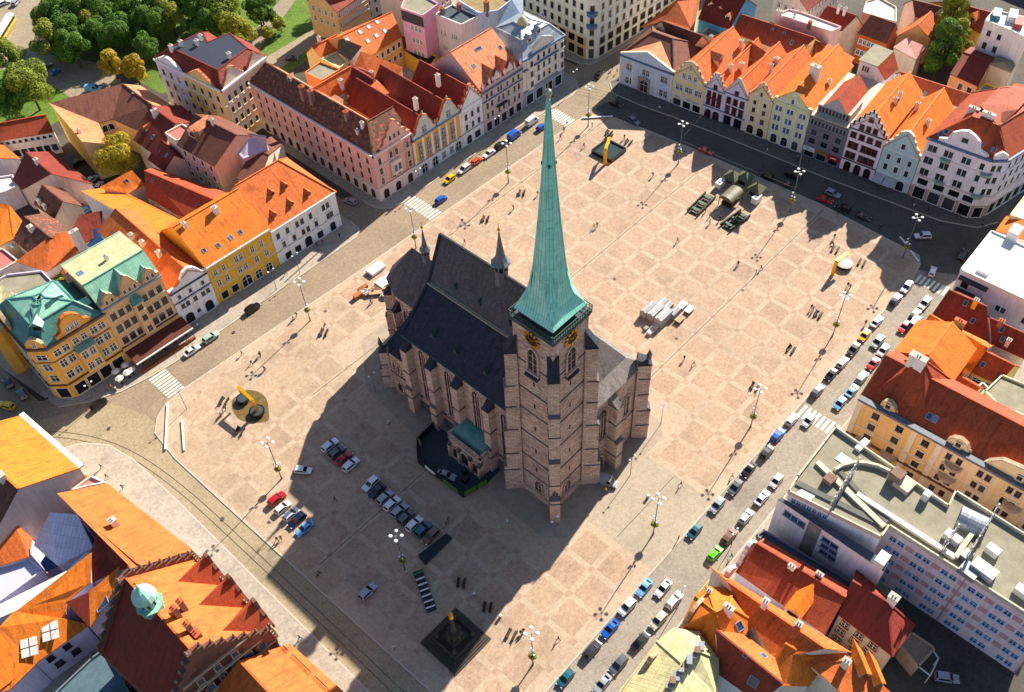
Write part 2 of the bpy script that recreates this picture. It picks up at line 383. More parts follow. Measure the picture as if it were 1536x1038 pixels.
class Bld:
    """a building: roof faces given by corners in place; walls drop from the roof's outline to the ground"""
    def __init__(s, name, label, V, F, wall, roof, ov=.35, rake=.12, group=None, cat='building', base=0.0, ridge=True, th=.22, walls=True, skip=()):
        s.V = [Vector(v) for v in V]; n = len(s.V)
        c = sum(s.V, Vector())/n; s.root = root(name, label, cat, (c.x, c.y, base), group=group); s.base = base
        roof = roof if isinstance(roof, (list, tuple)) else [roof]
        F = [(f, 0) if not isinstance(f, tuple) else f for f in F]
        FF = []
        for f, mi in F:
            f = list(f); nn = s.nrm([s.V[i] for i in f])
            if nn.z < 0: f = f[::-1]
            FF.append((f, mi))
        s.F = FF
        s.tris = []
        for f, mi in FF:
            for i in range(1, len(f)-1): s.tris.append((s.V[f[0]], s.V[f[i]], s.V[f[i+1]]))
        ed = {}
        for fi, (f, mi) in enumerate(FF):
            for i in range(len(f)):
                a, b = f[i], f[(i+1) % len(f)]
                ed.setdefault((min(a,b), max(a,b)), []).append((a, b, fi))
        bnd = [e[0] for e in ed.values() if len(e) == 1]
        # walls
        if walls:
            wb = MB()
            for a, b, fi in bnd:
                if (a,b) in skip or (b,a) in skip: continue
                A, B = s.V[a], s.V[b]
                wb.face([Vector((A.x,A.y,base)), Vector((B.x,B.y,base)), B-Vector((0,0,.04)), A-Vector((0,0,.04))])
            s.wall = part('wall', wb, wall, s.root)
        # roof with overhang and thickness
        off = {}
        for a, b, fi in bnd:
            A, B = s.V[a], s.V[b]; d = (B-A); o = ov if abs(d.z) < .6 else rake
            d = Vector((d.x, d.y)); 
            if d.length < 1e-5: continue
            d.normalize(); off.setdefault(a, []).append((Vector((d.y,-d.x)), o)); off.setdefault(b, []).append((Vector((d.y,-d.x)), o))
        vf = {}
        for f, mi in FF:
            nn = s.nrm([s.V[i] for i in f])
            for i in f: vf.setdefault(i, []).append(nn)
        NV = []
        for i, v in enumerate(s.V):
            if i not in off: NV.append(v.copy()); continue
            L = off[i]; dx = Vector((0,0))
            if len(L) == 1: dx = L[0][0]*L[0][1]
            else:
                (n1,o1),(n2,o2) = L[0], L[1]; det = n1.x*n2.y-n1.y*n2.x
                if abs(det) > .25: dx = Vector(((o1*n2.y-o2*n1.y)/det, (n1.x*o2-n2.x*o1)/det))
                else: dx = (n1*o1+n2*o2)/2
                if dx.length > 1.2: dx = dx.normalized()*1.2
            dz = 0
            for nn in vf.get(i, []):
                if nn.z > .1: dz += -(nn.x*dx.x+nn.y*dx.y)/nn.z
            dz /= max(1, len(vf.get(i, [1])))
            NV.append(v+Vector((dx.x, dx.y, max(-1.2, min(.4, dz)))))
        rb = MB(); T = Vector((0,0,th))
        for f, mi in FF: rb.face([NV[i]+T*.5 for i in f], mi)
        for f, mi in FF: rb.face([NV[i]-T*.5 for i in f[::-1]], mi)
        for a, b, fi in bnd:
            rb.face([NV[a]-T*.5, NV[b]-T*.5, NV[b]+T*.5, NV[a]+T*.5], FF[fi][1])
        s.roof = part('roof', rb, list(roof), s.root)
        if ridge:
            kb = MB(); k = 0
            for e in ed.values():
                if len(e) == 2:
                    n1 = s.nrm([s.V[i] for i in FF[e[0][2]][0]]); n2 = s.nrm([s.V[i] for i in FF[e[1][2]][0]])
                    if n1.dot(n2) < .97:
                        A, B = NV[e[0][0]], NV[e[0][1]]
                        c1 = sum((s.V[i] for i in FF[e[0][2]][0]), Vector())/len(FF[e[0][2]][0])
                        if (c1-A).dot(n2) < 0: kb.bar(A+T*.7, B+T*.7, .34, .2); k += 1
            if k: part('ridge_tiles', kb, roof[0], s.root)
    @staticmethod
    def nrm(p):
        n = Vector((0,0,0))
        for i in range(len(p)):
            a, b = p[i], p[(i+1) % len(p)]
            n += Vector(((a.y-b.y)*(a.z+b.z), (a.z-b.z)*(a.x+b.x), (a.x-b.x)*(a.y+b.y)))
        return n.normalized() if n.length > 1e-9 else Vector((0,0,1))
    def hit(s, px):
        d = ray(px); best = None
        for a, b, c in s.tris:
            n = (b-a).cross(c-a); k = d.dot(n)
            if abs(k) < 1e-9: continue
            t = (a-CAM).dot(n)/k; p = CAM+d*t
            ins = all(((e2-e1).cross(p-e1)).dot(n) >= -.02*n.length for e1, e2 in ((a,b),(b,c),(c,a)))
            if ins and (best is None or t < best[0]): best = (t, p, n.normalized() if n.z > 0 else -n.normalized())
        if best is None:
            a, b, c = s.tris[0]; n = (b-a).cross(c-a).normalized(); 
            if n.z < 0: n = -n
            best = (0, onplane(px, a, n), n)
        return best[1], best[2]
    def win(s, fac, t, z, w=1.1, h=1.8, style='c', fr=None, bar=None, pane=None, dep=0.0, n=1):
        me, pm = win_meshes(w, h, style, fr or s.fr, bar or s.bar, pane or s.pane)
        rz = atan2(fac.d.y, fac.d.x); p = fac.at(t, z, dep) - Vector(s.root.location)
        o = link('window' if style != 's' else 'shop_window', me, None, s.root, p, rz); link('pane', pm, None, o)
        return o
    fr = WHITE; bar = WHITE; pane = GLASS
    def grid(s, fac, s0, s1, rows, style='c', **k):
        """rows: (z, height, width, count or list of fractions[, style])"""
        for r in rows:
            z, h, w, n = r[:4]; st = r[4] if len(r) > 4 else style
            fs = n if isinstance(n, (list, tuple)) else [(i+.5)/n for i in range(n)]
            for fcc in fs: s.win(fac, s0+(s1-s0)*fcc, z, w, h, st, **k)
    def band(s, fac, s0, s1, z, h=.3, d=.3, mat=None, name='cornice'):
        mb = MB(); a, b = fac.at(s0), fac.at(s1); o = -fac.n*d
        A = [a, a+o, b+o, b]
        mb.prism([p+Vector((0,0,z)) for p in A], [p+Vector((0,0,z+h)) for p in A]); return part(name, mb, mat or WHITE, s.root)
    def face_slab(s, fac, s0, s1, z0, z1, mat, d=.012, name='ground_floor'):
        d = d if d > .09 else .012
        return s.band(fac, s0, s1, z0, z1-z0, d, mat, name)
    def parapet(s, fac, pts, mat, th=.5, out=.15, name='gable', cop=None):
        """upright shaped gable: pts = (s, z) along the facade"""
        out = out if out > .3 else .012
        mb = MB(); mb.extr([(p[0], p[1]) for p in pts], fac.at(0)-fac.n*out, fac.d, Vector((0,0,1)), fac.n*th)
        g = part(name, mb, mat, s.root)
        if cop:
            cb = MB(); q = [fac.at(p[0], p[1]) - fac.n*(out-th/2) for p in pts]
            for a, b in zip(q, q[1:]):
                if (b-a).length > .05 and max(a.z, b.z) > min(p[1] for p in pts)+.05: cb.bar(a+Vector((0,0,.06)), b+Vector((0,0,.06)), th+.22, .2)
            c = part('coping', cb, cop, g)
        return g
    def chimney(s, px, h=1.8, w=.9, l=None, mat=None, rz=0.0, pots=2, world=None):
        p, n = (world, None) if world is not None else s.hit(px); l = l or w
        mb = MB(); q = Vector((p.x, p.y, p.z-1.0)); mb.box(q, w, l, h+1.0, rz)
        o = part('chimney', mb, mat or WHCH, s.root)
        cb = MB(); t = q+Vector((0,0,h+1.0)); cb.box(t+Vector((0,0,.002)), w+.22, l+.22, .18, rz)
        for i in range(pots):
            v = (i-(pots-1)/2)*min(.5, l/max(1,pots)); cb.tube(t+Vector((-sin(rz)*v, cos(rz)*v, .18)), t+Vector((-sin(rz)*v, cos(rz)*v, .62)), .15, .12, 7)
        part('chimney_cap', cb, CAPM if mat is not BRICK else POT, o)
        return o
    def skylight(s, px, w=.8, l=1.2, pane=None):
        p, n = s.hit(px); h = Vector((0,0,1)).cross(n)
        if h.length < .05: h = Vector((1,0,0))
        h.normalize(); v = n.cross(h)
        mb = MB(); c = p+n*.1
        for (a, b, ww) in (((-w/2,-l/2),(w/2,-l/2),.12),((-w/2,l/2),(w/2,l/2),.12),((-w/2,-l/2),(-w/2,l/2),.12),((w/2,-l/2),(w/2,l/2),.12)):
            mb.bar(c+h*a[0]+v*a[1], c+h*b[0]+v*b[1], ww, .22)
        o = part('skylight', mb, TRIMG, s.root)
        pb = MB(); pb.face([c+h*x+v*y+n*.04 for x, y in ((-w/2,-l/2),(w/2,-l/2),(w/2,l/2),(-w/2,l/2))])
        part('pane', pb, pane or GLASSB, o)
    def dormer(s, px, w=1.6, h=1.3, roof=None, wall=None, kind='gable', pane=None, face=None):
        p, n = s.hit(px)
        g = Vector((n.x, n.y, 0)) if face is None else Vector((face[0], face[1], 0))
        if g.length < .05: return
        slope = Vector((n.x,n.y,0)).length/n.z; g.normalize(); x = Vector((-g.y, g.x, 0)); hh = h
        rise = w*.45 if kind == 'gable' else .35
        back = (hh)/max(.2, slope); backr = (hh+rise)/max(.2, slope)
        a, b = p+x*w/2, p-x*w/2; zz = Vector((0,0,1))
        a0, b0 = a-zz*.3, b-zz*.3; a1, b1 = a+zz*hh, b+zz*hh; t = p+zz*(hh+rise)
        mb = MB(); mb.face([b0,a0,a1,t,b1] if kind == 'gable' else [b0,a0,a1,b1])
        mb.face([a0, a1, a1-g*back]); mb.face([b0, b1-g*back, b1])
        o = part('dormer', mb, wall or s.wallm, s.root)
        rb = MB(); e = .15
        def slab(q):
            rb.face([v+zz*.06 for v in q]); rb.face([v-zz*.04 for v in q[::-1]])
            for i in range(len(q)): j=(i+1)%len(q); rb.face([q[i]-zz*.04, q[j]-zz*.04, q[j]+zz*.06, q[i]+zz*.06])
        if kind == 'gable':
            tf = t+g*.25; slab([a1+x*e-zz*e*.9+g*.25, tf, t-g*backr, a1+x*e-zz*e*.9-g*back]); slab([tf, b1-x*e-zz*e*.9+g*.25, b1-x*e-zz*e*.9-g*back, t-g*backr])
        else:
            slab([a1+x*e+g*.3, b1-x*e+g*.3, b1-x*e-g*(back+.6)+zz*rise, a1+x*e-g*(back+.6)+zz*rise])
        part('dormer_roof', rb, roof or s.roofm, o)
        pb = MB(); c = p+g*.03; ww, h0, h1 = w*.33, hh*.2, hh*.88
        pb.face([c-x*ww+zz*h0, c+x*ww+zz*h0, c+x*ww+zz*h1, c-x*ww+zz*h1]); part('pane', pb, pane or GLASS, o)

def free(name, label, V, F, wall, roof, **k):
    """V: (pixel, height) or vectors"""
    VV = [P(v[0], v[1]) if not isinstance(v, Vector) else v for v in V]
    b = Bld(name, label, VV, F, wall, roof, **k); b.wallm = wall if not isinstance(wall,(list,tuple)) else wall[0]; b.roofm = roof if not isinstance(roof, (list,tuple)) else roof[0]
    return b
def gabled(label, r1, r2, e1, e2, hr, he, wall, roof, name='house', back=1.0, hb=None, **k):
    """gable roof from its ridge and one visible eave (pixels); the far slope mirrors the near one"""
    R1, R2, A, B = P(r1,hr), P(r2,hr), P(e1,he), P(e2,he)
    hb = he if hb is None else hb
    C1 = R1+(R1-A)*back; C2 = R2+(R2-B)*back; C1.z = C2.z = hb
    return free(name, label, [R1,R2,A,B,C1,C2], [[2,3,1,0],[0,1,5,4]], wall, roof, **k)
def flat(label, pts, h, wall, roof, name='house', par=.6, parm=None, **k):
    VV = [P(p, h) if not isinstance(p, Vector) else Vector((p.x,p.y,h)) for p in pts]
    b = free(name, label, VV, [list(range(len(VV)))], wall, roof, ov=0.0, rake=0.0, ridge=False, **k)
    if par:
        mb = MB(); n = len(VV)
        for i in range(n): a, c = VV[i], VV[(i+1)%n]; d=(c-a).normalized()*.14; mb.bar(a-d+Vector((0,0,par/2-.1)), c+d+Vector((0,0,par/2-.1)), .3, par+.2)
        part('parapet', mb, parm or wall, b.root)
    return b
def rowh(label, fac, s0, s1, he, hr, dep, kind, wall, roof, name='town_house', back=None, hipA=0, hipB=0, rf=.5, group=None, he2=None, **k):
    """town house on a facade line. kind: 'perp' ridge runs back from the street, 'par' ridge along the street, 'flat'"""
    he2 = he if he2 is None else he2
    A, B, Cc, Dd = fac.at(s0,he), fac.at(s1,he2), fac.at(s1,he2,dep), fac.at(s0,he,dep)
    if kind == 'perp':
        m = (s0+s1)/2 if back is None else back
        R1, R2 = fac.at(m,hr), fac.at(m,hr,dep)
        V, F = [A,B,Cc,Dd,R1,R2], [[0,4,5,3],[4,1,2,5]]
    elif kind == 'par':
        R1, R2 = fac.at(s0+hipA,hr,dep*rf), fac.at(s1-hipB,hr,dep*rf)
        V, F = [A,B,Cc,Dd,R1,R2], [[0,1,5,4],[4,5,2,3]]
        if hipA: F.append([0,4,3])
        if hipB: F.append([1,2,5])
    else:
        V, F = [A,B,Cc,Dd], [[0,1,2,3]]
    b = free(name, label, V, F, wall, roof, group=group, **k)
    b.fac = fac; b.s0, b.s1, b.he = s0, s1, he
    return b
# ------------------------------------------------------------------ ground, roads, square
def struct(name, me, mat, z=0.0, parent=None):
    o = link(name, me, mat, parent, (0,0,z)); 
    if parent is None: o['kind'] = 'structure'
    return o
def poly_mesh(name, pts, z=0.0, skirt=0.0):
    mb = MB(); q = [Vector((p[0],p[1],z)) for p in pts]
    a = sum(q[i].x*q[(i+1)%len(q)].y-q[(i+1)%len(q)].x*q[i].y for i in range(len(q)))
    if a < 0: q = q[::-1]
    mb.face(q)
    if skirt:
        for i in range(len(q)):
            A, B = q[i], q[(i+1)%len(q)]; mb.face([A-Vector((0,0,skirt)), B-Vector((0,0,skirt)), B, A])
    return mb.mesh(name)
def cobble(name, c1, c2, size, mort, patch=.22, big=.05, bump=.35):
    m, nt, b = nmat(name); MATS[name] = m
    b.inputs['Roughness'].default_value = .85; b.inputs['Specular IOR Level'].default_value = .3
    GK = .74 if name not in ('grass',) else 1.0
    c1 = tuple(x*GK for x in lin(c1)[:3]); c2 = tuple(x*GK for x in lin(c2)[:3])
    g = N(nt, 'ShaderNodeNewGeometry')
    vo = N(nt, 'ShaderNodeTexVoronoi', i_Scale=1/size); vo.feature = 'F1'
    nt.links.new(g.outputs['Position'], vo.inputs['Vector'])
    sp = N(nt, 'ShaderNodeSeparateColor'); nt.links.new(vo.outputs['Color'], sp.inputs[0])
    o = ramp(nt, sp.outputs[0], [(0.0, lin(c1)), (1.0, lin(c2))])
    n1 = N(nt, 'ShaderNodeTexNoise', i_Scale=big, i_Detail=7.0, i_Roughness=.68); nt.links.new(g.outputs['Position'], n1.inputs['Vector'])
    o = mul(nt, o, ramp(nt, n1.outputs[0], [(.3, (1-patch*1.5,1-patch*1.5,1-patch*1.4)), (.5, (1-patch*.4,)*3), (.7, (1,1,1))]))
    n2 = N(nt, 'ShaderNodeTexNoise', i_Scale=1.1, i_Detail=8.0, i_Roughness=.75); nt.links.new(g.outputs['Position'], n2.inputs['Vector'])
    o = mul(nt, o, ramp(nt, n2.outputs[0], [(.36, (.80,.79,.78)), (.58, (1,1,1))]))
    oi = N(nt, 'ShaderNodeObjectInfo')
    o = mul(nt, o, ramp(nt, oi.outputs['Random'], [(0, (.93,.92,.90)), (.5, (1,.98,.96)), (1, (.98,1.0,.97))]))
    nt.links.new(o, b.inputs['Base Color'])
    bp = N(nt, 'ShaderNodeBump', i_Strength=bump, i_Distance=.03); nt.links.new(vo.outputs['Distance'], bp.inputs['Height']); bp.invert = True
    nt.links.new(bp.outputs[0], b.inputs['Normal'])
    return m
ROADE = cobble('road_setts_warm', '#a08e76', '#b8a68c', .22, None, .22)
ROADW = cobble('road_setts_grey', '#a39a8c', '#bab0a2', .22, None, .25, .07)
ROADN = cobble('road_setts_sand', '#a8987a', '#c0b092', .22, None, .25, .07)
ASPH = cobble('asphalt', '#76716a', '#86807a', .12, None, .3, .06, .15)
ROADS = cobble('road_setts_dark', '#625e58', '#787269', .22, None, .25, .07)  # dark road tone, lowered further to deepen the shade on the south road
WALKS = cobble('pavement_shaded_slabs', '#6f6a63', '#86807a', .5, None, .2, .15, .2)  # darker copy of the pavement slabs; south side shade put into the colour
BANDM = cobble('square_light_setts', '#cab098', '#d8bfa6', .24, None, .18)
PANM = cobble('square_pink_setts', '#bda087', '#d2b49a', .30, None, .20, .12)
PANW = cobble('square_worn_setts', '#c0a58b', '#d2b89d', .30, None, .22, .12)
CROSSM = cobble('square_crossing_setts', '#be9f87', '#cbac94', .26, None, .2)
APRM = plain('church_apron_slabs', '#a29582', .85, .2, .6, fine=.15)
PATHM = cobble('path_small_setts', '#bcae98', '#cdbfaa', .2, None, .15, .1)
WALKM = cobble('pavement_slabs', '#b8ad9d', '#cbc0b0', .5, None, .2, .15, .2)
KERB = plain('kerb_granite', '#b3a898', .8, .15, 2.0)
GROUND = cobble('yard_ground', '#57534c', '#66615a', .4, None, .35, .05)
PAINT = plain('road_paint', '#e6e2d8', .7, .12, 3.0, fine=.2); RAILM = plain('rail_steel', '#4d4a46', .35, .1, 3, metal=.6)
DRAIN = plain('drain_iron', '#4a423c', .7, .15, 3)

R = 2500
struct('ground', poly_mesh('ground', [(-R,-R),(R,-R),(R,R),(-R,R)]), GROUND, -.02)
struct('east_road', poly_mesh('east_road', [(-140,40),(50,36),(52,62),(-20,58),(-36,66),(-36,140),(-43,140),(-43,60),(-118,58),(-126,66),(-129,120),(-140,120)]), ROADE, 0.0)
struct('west_road', poly_mesh('west_road', [(-150,-62),(46,-61.5),(46,-76),(-150,-76)]), ROADW, .004)
struct('north_road', poly_mesh('north_road', [(-113,-90),(-112,44),(-116,54),(-150,72),(-150,44),(-121,40),(-121,-90)]), ROADN, .008)
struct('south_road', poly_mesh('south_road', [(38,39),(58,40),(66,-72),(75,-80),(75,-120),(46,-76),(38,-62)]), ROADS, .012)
struct('south_street', poly_mesh('south_street', [(43,38),(56,38),(140,44),(140,52),(56,56),(43,62),(43,140),(35,140),(36,60)]), ROADE, .016)
struct('church_lane', poly_mesh('church_lane', [(64,-66),(66,-80),(200,-100),(200,-86)]), ASPH, .02)

SQ = [(-113.0,-95),(-113.0,-62.6),(34.5,-62.3),(39.9,-61.5),(42.6,-59.7),(43.6,-31),(42.1,-7.5),(41.2,6.6),(39.7,23.5),(38.5,32.2),(36,37.5),(31,39.6),(-4.4,40.5),(-58.3,41.8),(-101.5,43.7),(-107.3,43.1),(-110.8,41.4),(-113.5,38.2),(-114.4,29.2),(-113.8,-1.5),(-112.8,-47.8)]
SQ = SQ[1:]
square = struct('town_square', poly_mesh('town_square', SQ, 0.0, .15), BANDM, .13)
def kerbs(par, pts, closed=True, z=.13, w=.32):
    n = len(pts)
    for i in range(n if closed else n-1):
        a, b = Vector((*pts[i],0)), Vector((*pts[(i+1)%n],0)); L = (b-a).length; k = max(1, int(L/14))
        mb = MB(); mb.bar(a+Vector((0,0,-.05)), b+Vector((0,0,-.05)), w, .13); 
        o = part('kerb', mb, KERB, None); o.parent = par
        o.location = (0,0,.0)
kerbs(square, SQ)
def sheet(name, pts, mat, z, par): return struct(name, poly_mesh(name, pts), mat, z, par)
APR = [(-76.8,-42.3),(-73.7,-45.8),(-42.0,-45.2),(-39,-42.8),(-39,4),(-46,24),(-66,24),(-75,12),(-76.5,-5)]
sheet('apron', APR, APRM, .006, square)
PTH = [(-68,-62.2),(-68,-45.9),(-48,-45.4),(-48,-62.1)]
sheet('path_setts', PTH, PATHM, .004, square)
# paving panels: five-metre squares of pink setts framed by pale bands
S = 6.7; HB = 2.74
pm = MB()
pm.prism([Vector((-HB,-HB,0)),Vector((HB,-HB,0)),Vector((HB,HB,0)),Vector((-HB,HB,0))],[Vector((-HB,-HB,.008)),Vector((HB,-HB,.008)),Vector((HB,HB,.008)),Vector((-HB,HB,.008))],bottom=False)
pme = pm.mesh('paving_panel'); pme.materials.append(PANM)
def inside(p, poly):
    c = False; n = len(poly)
    for i in range(n):
        a, b = poly[i], poly[(i+1)%n]
        if (a[1] > p[1]) != (b[1] > p[1]) and p[0] < (b[0]-a[0])*(p[1]-a[1])/(b[1]-a[1])+a[0]: c = not c
    return c
cells = []; cross = MB(); hc = .61
for i in range(-20, 9):
    for j in range(-11, 9):
        x, y = (i+.5)*S, (j+.5)*S
        if x < -68 and y < -20: x -= .3*S
        cs = [(x+a, y+b) for a in (-HB,HB) for b in (-HB,HB)]
        if all(inside(c, SQ) for c in cs) and not any(inside(c, APR) or inside(c, PTH) for c in cs): cells.append((x,y))
        cx, cy = x-S/2, y-S/2
        if all(inside((cx+a,cy+b), SQ) and not inside((cx+a,cy+b), APR) and not inside((cx+a,cy+b), PTH) for a in (-hc,hc) for b in (-hc,hc)):
            cross.face([Vector((cx+a,cy+b,.138)) for a,b in ((-hc,-hc),(hc,-hc),(hc,hc),(-hc,hc))])
cells.sort(key=lambda c: (c[0]-CAM.x)**2+(c[1]-CAM.y)**2)
pme2 = pme.copy(); pme2.materials.clear(); pme2.materials.append(PANW)
for x, y in cells[:300]: link('paving_panel', pme2 if x < -62 and y > -38 else pme, None, square, (x,y,.002))
o = part('paving_crossing', cross, CROSSM, None); o.parent = square; o.location = (0,0,-.13); o['kind'] = 'stuff'
if len(cells) > 300:
    rb = MB()
    for x, y in cells[300:]: rb.face([Vector((x+a,y+b,.008)) for a,b in ((-HB,-HB),(HB,-HB),(HB,HB),(-HB,HB))])
    o = part('far_paving', rb, PANM, None); o.parent = square; o['kind'] = 'stuff'
# drains
for a, b in (((-44,0),(41,0)),((-41,-33.5),(42.5,-33.5)),((-67,-52.9),(-48.5,-52.9)),((-84,20.1),(-62,20.1)),((-110,-13.4),(-78,-13.4)),((-30,33.5),(38,33.5))):
    mb = MB(); mb.bar(Vector((a[0],a[1],.008)), Vector((b[0],b[1],.008)), .14, .01); q = part('drain', mb, DRAIN, None); q.parent = square
# manholes
for px in (K7(1050,285),K7(480,235),K9(990,268),K5(485,898),K2(905,640),K10(70,285),K6(320,378),K7(755,500),K5(1040,470),K3(700,595)):
    p = P(px); mb = MB(); mb.lathe((p.x,p.y,.0), [(.42,0),(.42,.024)], 14); q = part('manhole_cover', mb, DRAIN, None); q.parent = square
# pavements
def pavement(name, pts, openk, mat=None):
    o = struct(name, poly_mesh(name, pts, 0.0, .15), mat or WALKM, .13); kerbs(o, openk, False); return o
e1 = [(-124,61),(-118.5,57.0),(-112,54),(-105,52.6),(-96.6,51.8),(-72.7,51.8),(-43.6,51.6),(-41,53),(-40.4,57)]
pavement('east_pavement_north', e1+[(-40.4,90),(-80,90),(-128,90)], e1)
e2 = [(-33,60),(-32.5,56),(-30,53),(-26,52.1),(-10.6,52.2),(9.9,51.3),(30.9,49.2),(39,48.6),(43,49.6),(45.5,52.5),(46.5,57)]
pavement('east_pavement_south', e2+[(46.5,100),(-33,100)], e2)
s1 = [(51,44),(47.6,40),(48,30),(49.5,20),(51.5,0),(53.8,-28),(57.5,-58),(61,-66),(66,-69)]
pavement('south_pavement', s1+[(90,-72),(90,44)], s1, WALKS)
w1 = [(62,-76.6),(46,-73.5),(38,-72.4),(-12,-72.2),(-60,-72.6),(-130,-73)]
pavement('west_pavement', w1+[(-130,-100),(62,-100)], w1)
n1 = [(-120.2,-90),(-120.2,20),(-120.6,36),(-122,43),(-125.5,48),(-131,51),(-150,56)]
pavement('north_pavement', n1+[(-170,50),(-170,-90)], n1)
s2 = [(52.5,64),(53,58),(55,54.5),(60,53.5),(140,49)]
pavement('far_pavement', s2+[(140,80),(52.5,140)], s2)
# painted crossings
def crossing(c1, c2, c3, c4, n, par):
    """quad corners; n stripes spread from the c1-c2 side to the c4-c3 side"""
    c1,c2,c3,c4 = [Vector((*c,0)) for c in (c1,c2,c3,c4)]
    for i in range(n):
        t0, t1 = (i+.22)/n, (i+.74)/n
        q = [c1.lerp(c4,t0), c2.lerp(c3,t0), c2.lerp(c3,t1), c1.lerp(c4,t1)]
        mb = MB(); mb.face([p+Vector((0,0,.026)) for p in q]); o = part('crossing_stripe', mb, PAINT, None); o.parent = par
er = D.objects['east_road']; wr = D.objects['west_road']; sr = D.objects['south_street']
crossing((-106,52.3),(-101.6,52.2),(-101.8,43.9),(-106,43.9), 9, er)
crossing((-26.4,51.9),(-22.4,51.9),(-22.2,41.4),(-26.4,41.4), 10, er)
crossing((26.8,49.2),(31.2,48.6),(30.6,40.2),(26.6,40.2), 9, er)
crossing((-18.6,-72),(-15,-72),(-15,-63),(-18.6,-63), 8, wr)
crossing((33.8,-71.8),(37.4,-71.8),(37,-62.8),(33.8,-62.8), 8, wr)
for a, b in (((-101,-71.5),(-92,-71.5)),((-66,-71.6),(-58,-71.6))):
    mb = MB(); mb.bar(Vector((*a,.02)), Vector((*b,.02)), .12, .008); q = part('yellow_line', mb, plain('yellow_paint','#d8b030',.7,.1,3), None); q.parent = wr
# tram rails
def rails(name, pts, par, gauge=1.45):
    def cr(t, p0, p1, p2, p3): return .5*((2*p1)+(-p0+p2)*t+(2*p0-5*p1+4*p2-p3)*t*t+(-p0+3*p1-3*p2+p3)*t**3)
    v = [Vector((*p,0)) for p in pts]; v = [v[0]*2-v[1]]+v+[v[-1]*2-v[-2]]; c = []
    for i in range(1, len(v)-2):
        for k in range(8): c.append(cr(k/8, v[i-1], v[i], v[i+1], v[i+2]))
    c.append(v[-2])
    for sgn in (-1, 1):
        mb = MB(); L = []
        for i, p in enumerate(c):
            d = (c[min(i+1,len(c)-1)]-c[max(i-1,0)]).normalized(); L.append((p+Vector((-d.y,d.x,0))*sgn*gauge/2, Vector((-d.y,d.x,0))))
        for (a,na),(b,nb) in zip(L, L[1:]): mb.face([a-na*.05+Vector((0,0,.03)), b-nb*.05+Vector((0,0,.03)), b+nb*.05+Vector((0,0,.03)), a+na*.05+Vector((0,0,.03))])
        o = part('tram_rail', mb, RAILM, None); o.parent = par
nr = D.objects['north_road']
rails('n', [(-160,76),(-140,66),(-129,55.6),(-121.5,42),(-118.3,25),(-117.3,0),(-116.8,-40),(-116.5,-95)], nr)
rails('s', [(39,150),(39.5,80),(41,60),(45,46),(47,36),(46.3,10),(47,-20),(48.5,-50),(52,-64),(62,-76),(80,-100)], D.objects['south_road'])
rails('s2', [(36.5,150),(36.8,80),(38.5,58),(42.6,44),(44.6,34),(44.1,10),(45.2,-20),(46.5,-50),(50,-66),(60,-79),(78,-103)], D.objects['south_road'])
# ------------------------------------------------------------------ cathedral
STN = masonry('cathedral_stone', '#e6c8b2', '#c09c86', '#947a68', 1.0, .45, .4)
STN2 = masonry('cathedral_ashlar', '#e4c7b1', '#c5a48e', '#98806e', 1.1, .5, .34)
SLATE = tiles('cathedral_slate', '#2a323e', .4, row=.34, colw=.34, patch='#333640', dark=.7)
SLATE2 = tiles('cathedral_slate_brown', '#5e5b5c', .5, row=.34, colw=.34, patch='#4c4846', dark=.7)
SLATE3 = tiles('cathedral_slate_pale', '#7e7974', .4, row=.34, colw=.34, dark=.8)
DRIP = plain('string_course_stone', '#5f595a', .85, .25, 1.5); LEADM = plain('turret_lead', '#6f747e', .5, .2, 1.5, metal=.35)
COPP = seam('spire_copper', '#a8f0d8', '#86dcc0', .55, rough=.45, var=.12, strength=.9); GOLD = plain('gilding', '#d9a520', .35, .1, 3, metal=.75)
CLKB = plain('clock_face', '#14161f', .5, .1); LEADGL = glassy('leaded_glass', '#171a20', .35); LOUV = plain('louvre_timber', '#3b211c', .7, .2, 2)
DGREEN = plain('dark_copper', '#2f4a48', .6, .3, 1.2)
ch = root('cathedral', 'gothic stone cathedral with tall green copper spire and dark slate roof on the square', 'church', (-57.5,-20,0))
TC = Vector((-65.9,-35.0,0)); TH = 4.5
def wallbox(name, x0, x1, y0, y1, z1, mat=STN, par=None, z0=0.0):
    mb = MB(); mb.box(((x0+x1)/2,(y0+y1)/2,z0), x1-x0, y1-y0, z1-z0); return part(name, mb, mat, par or ch)
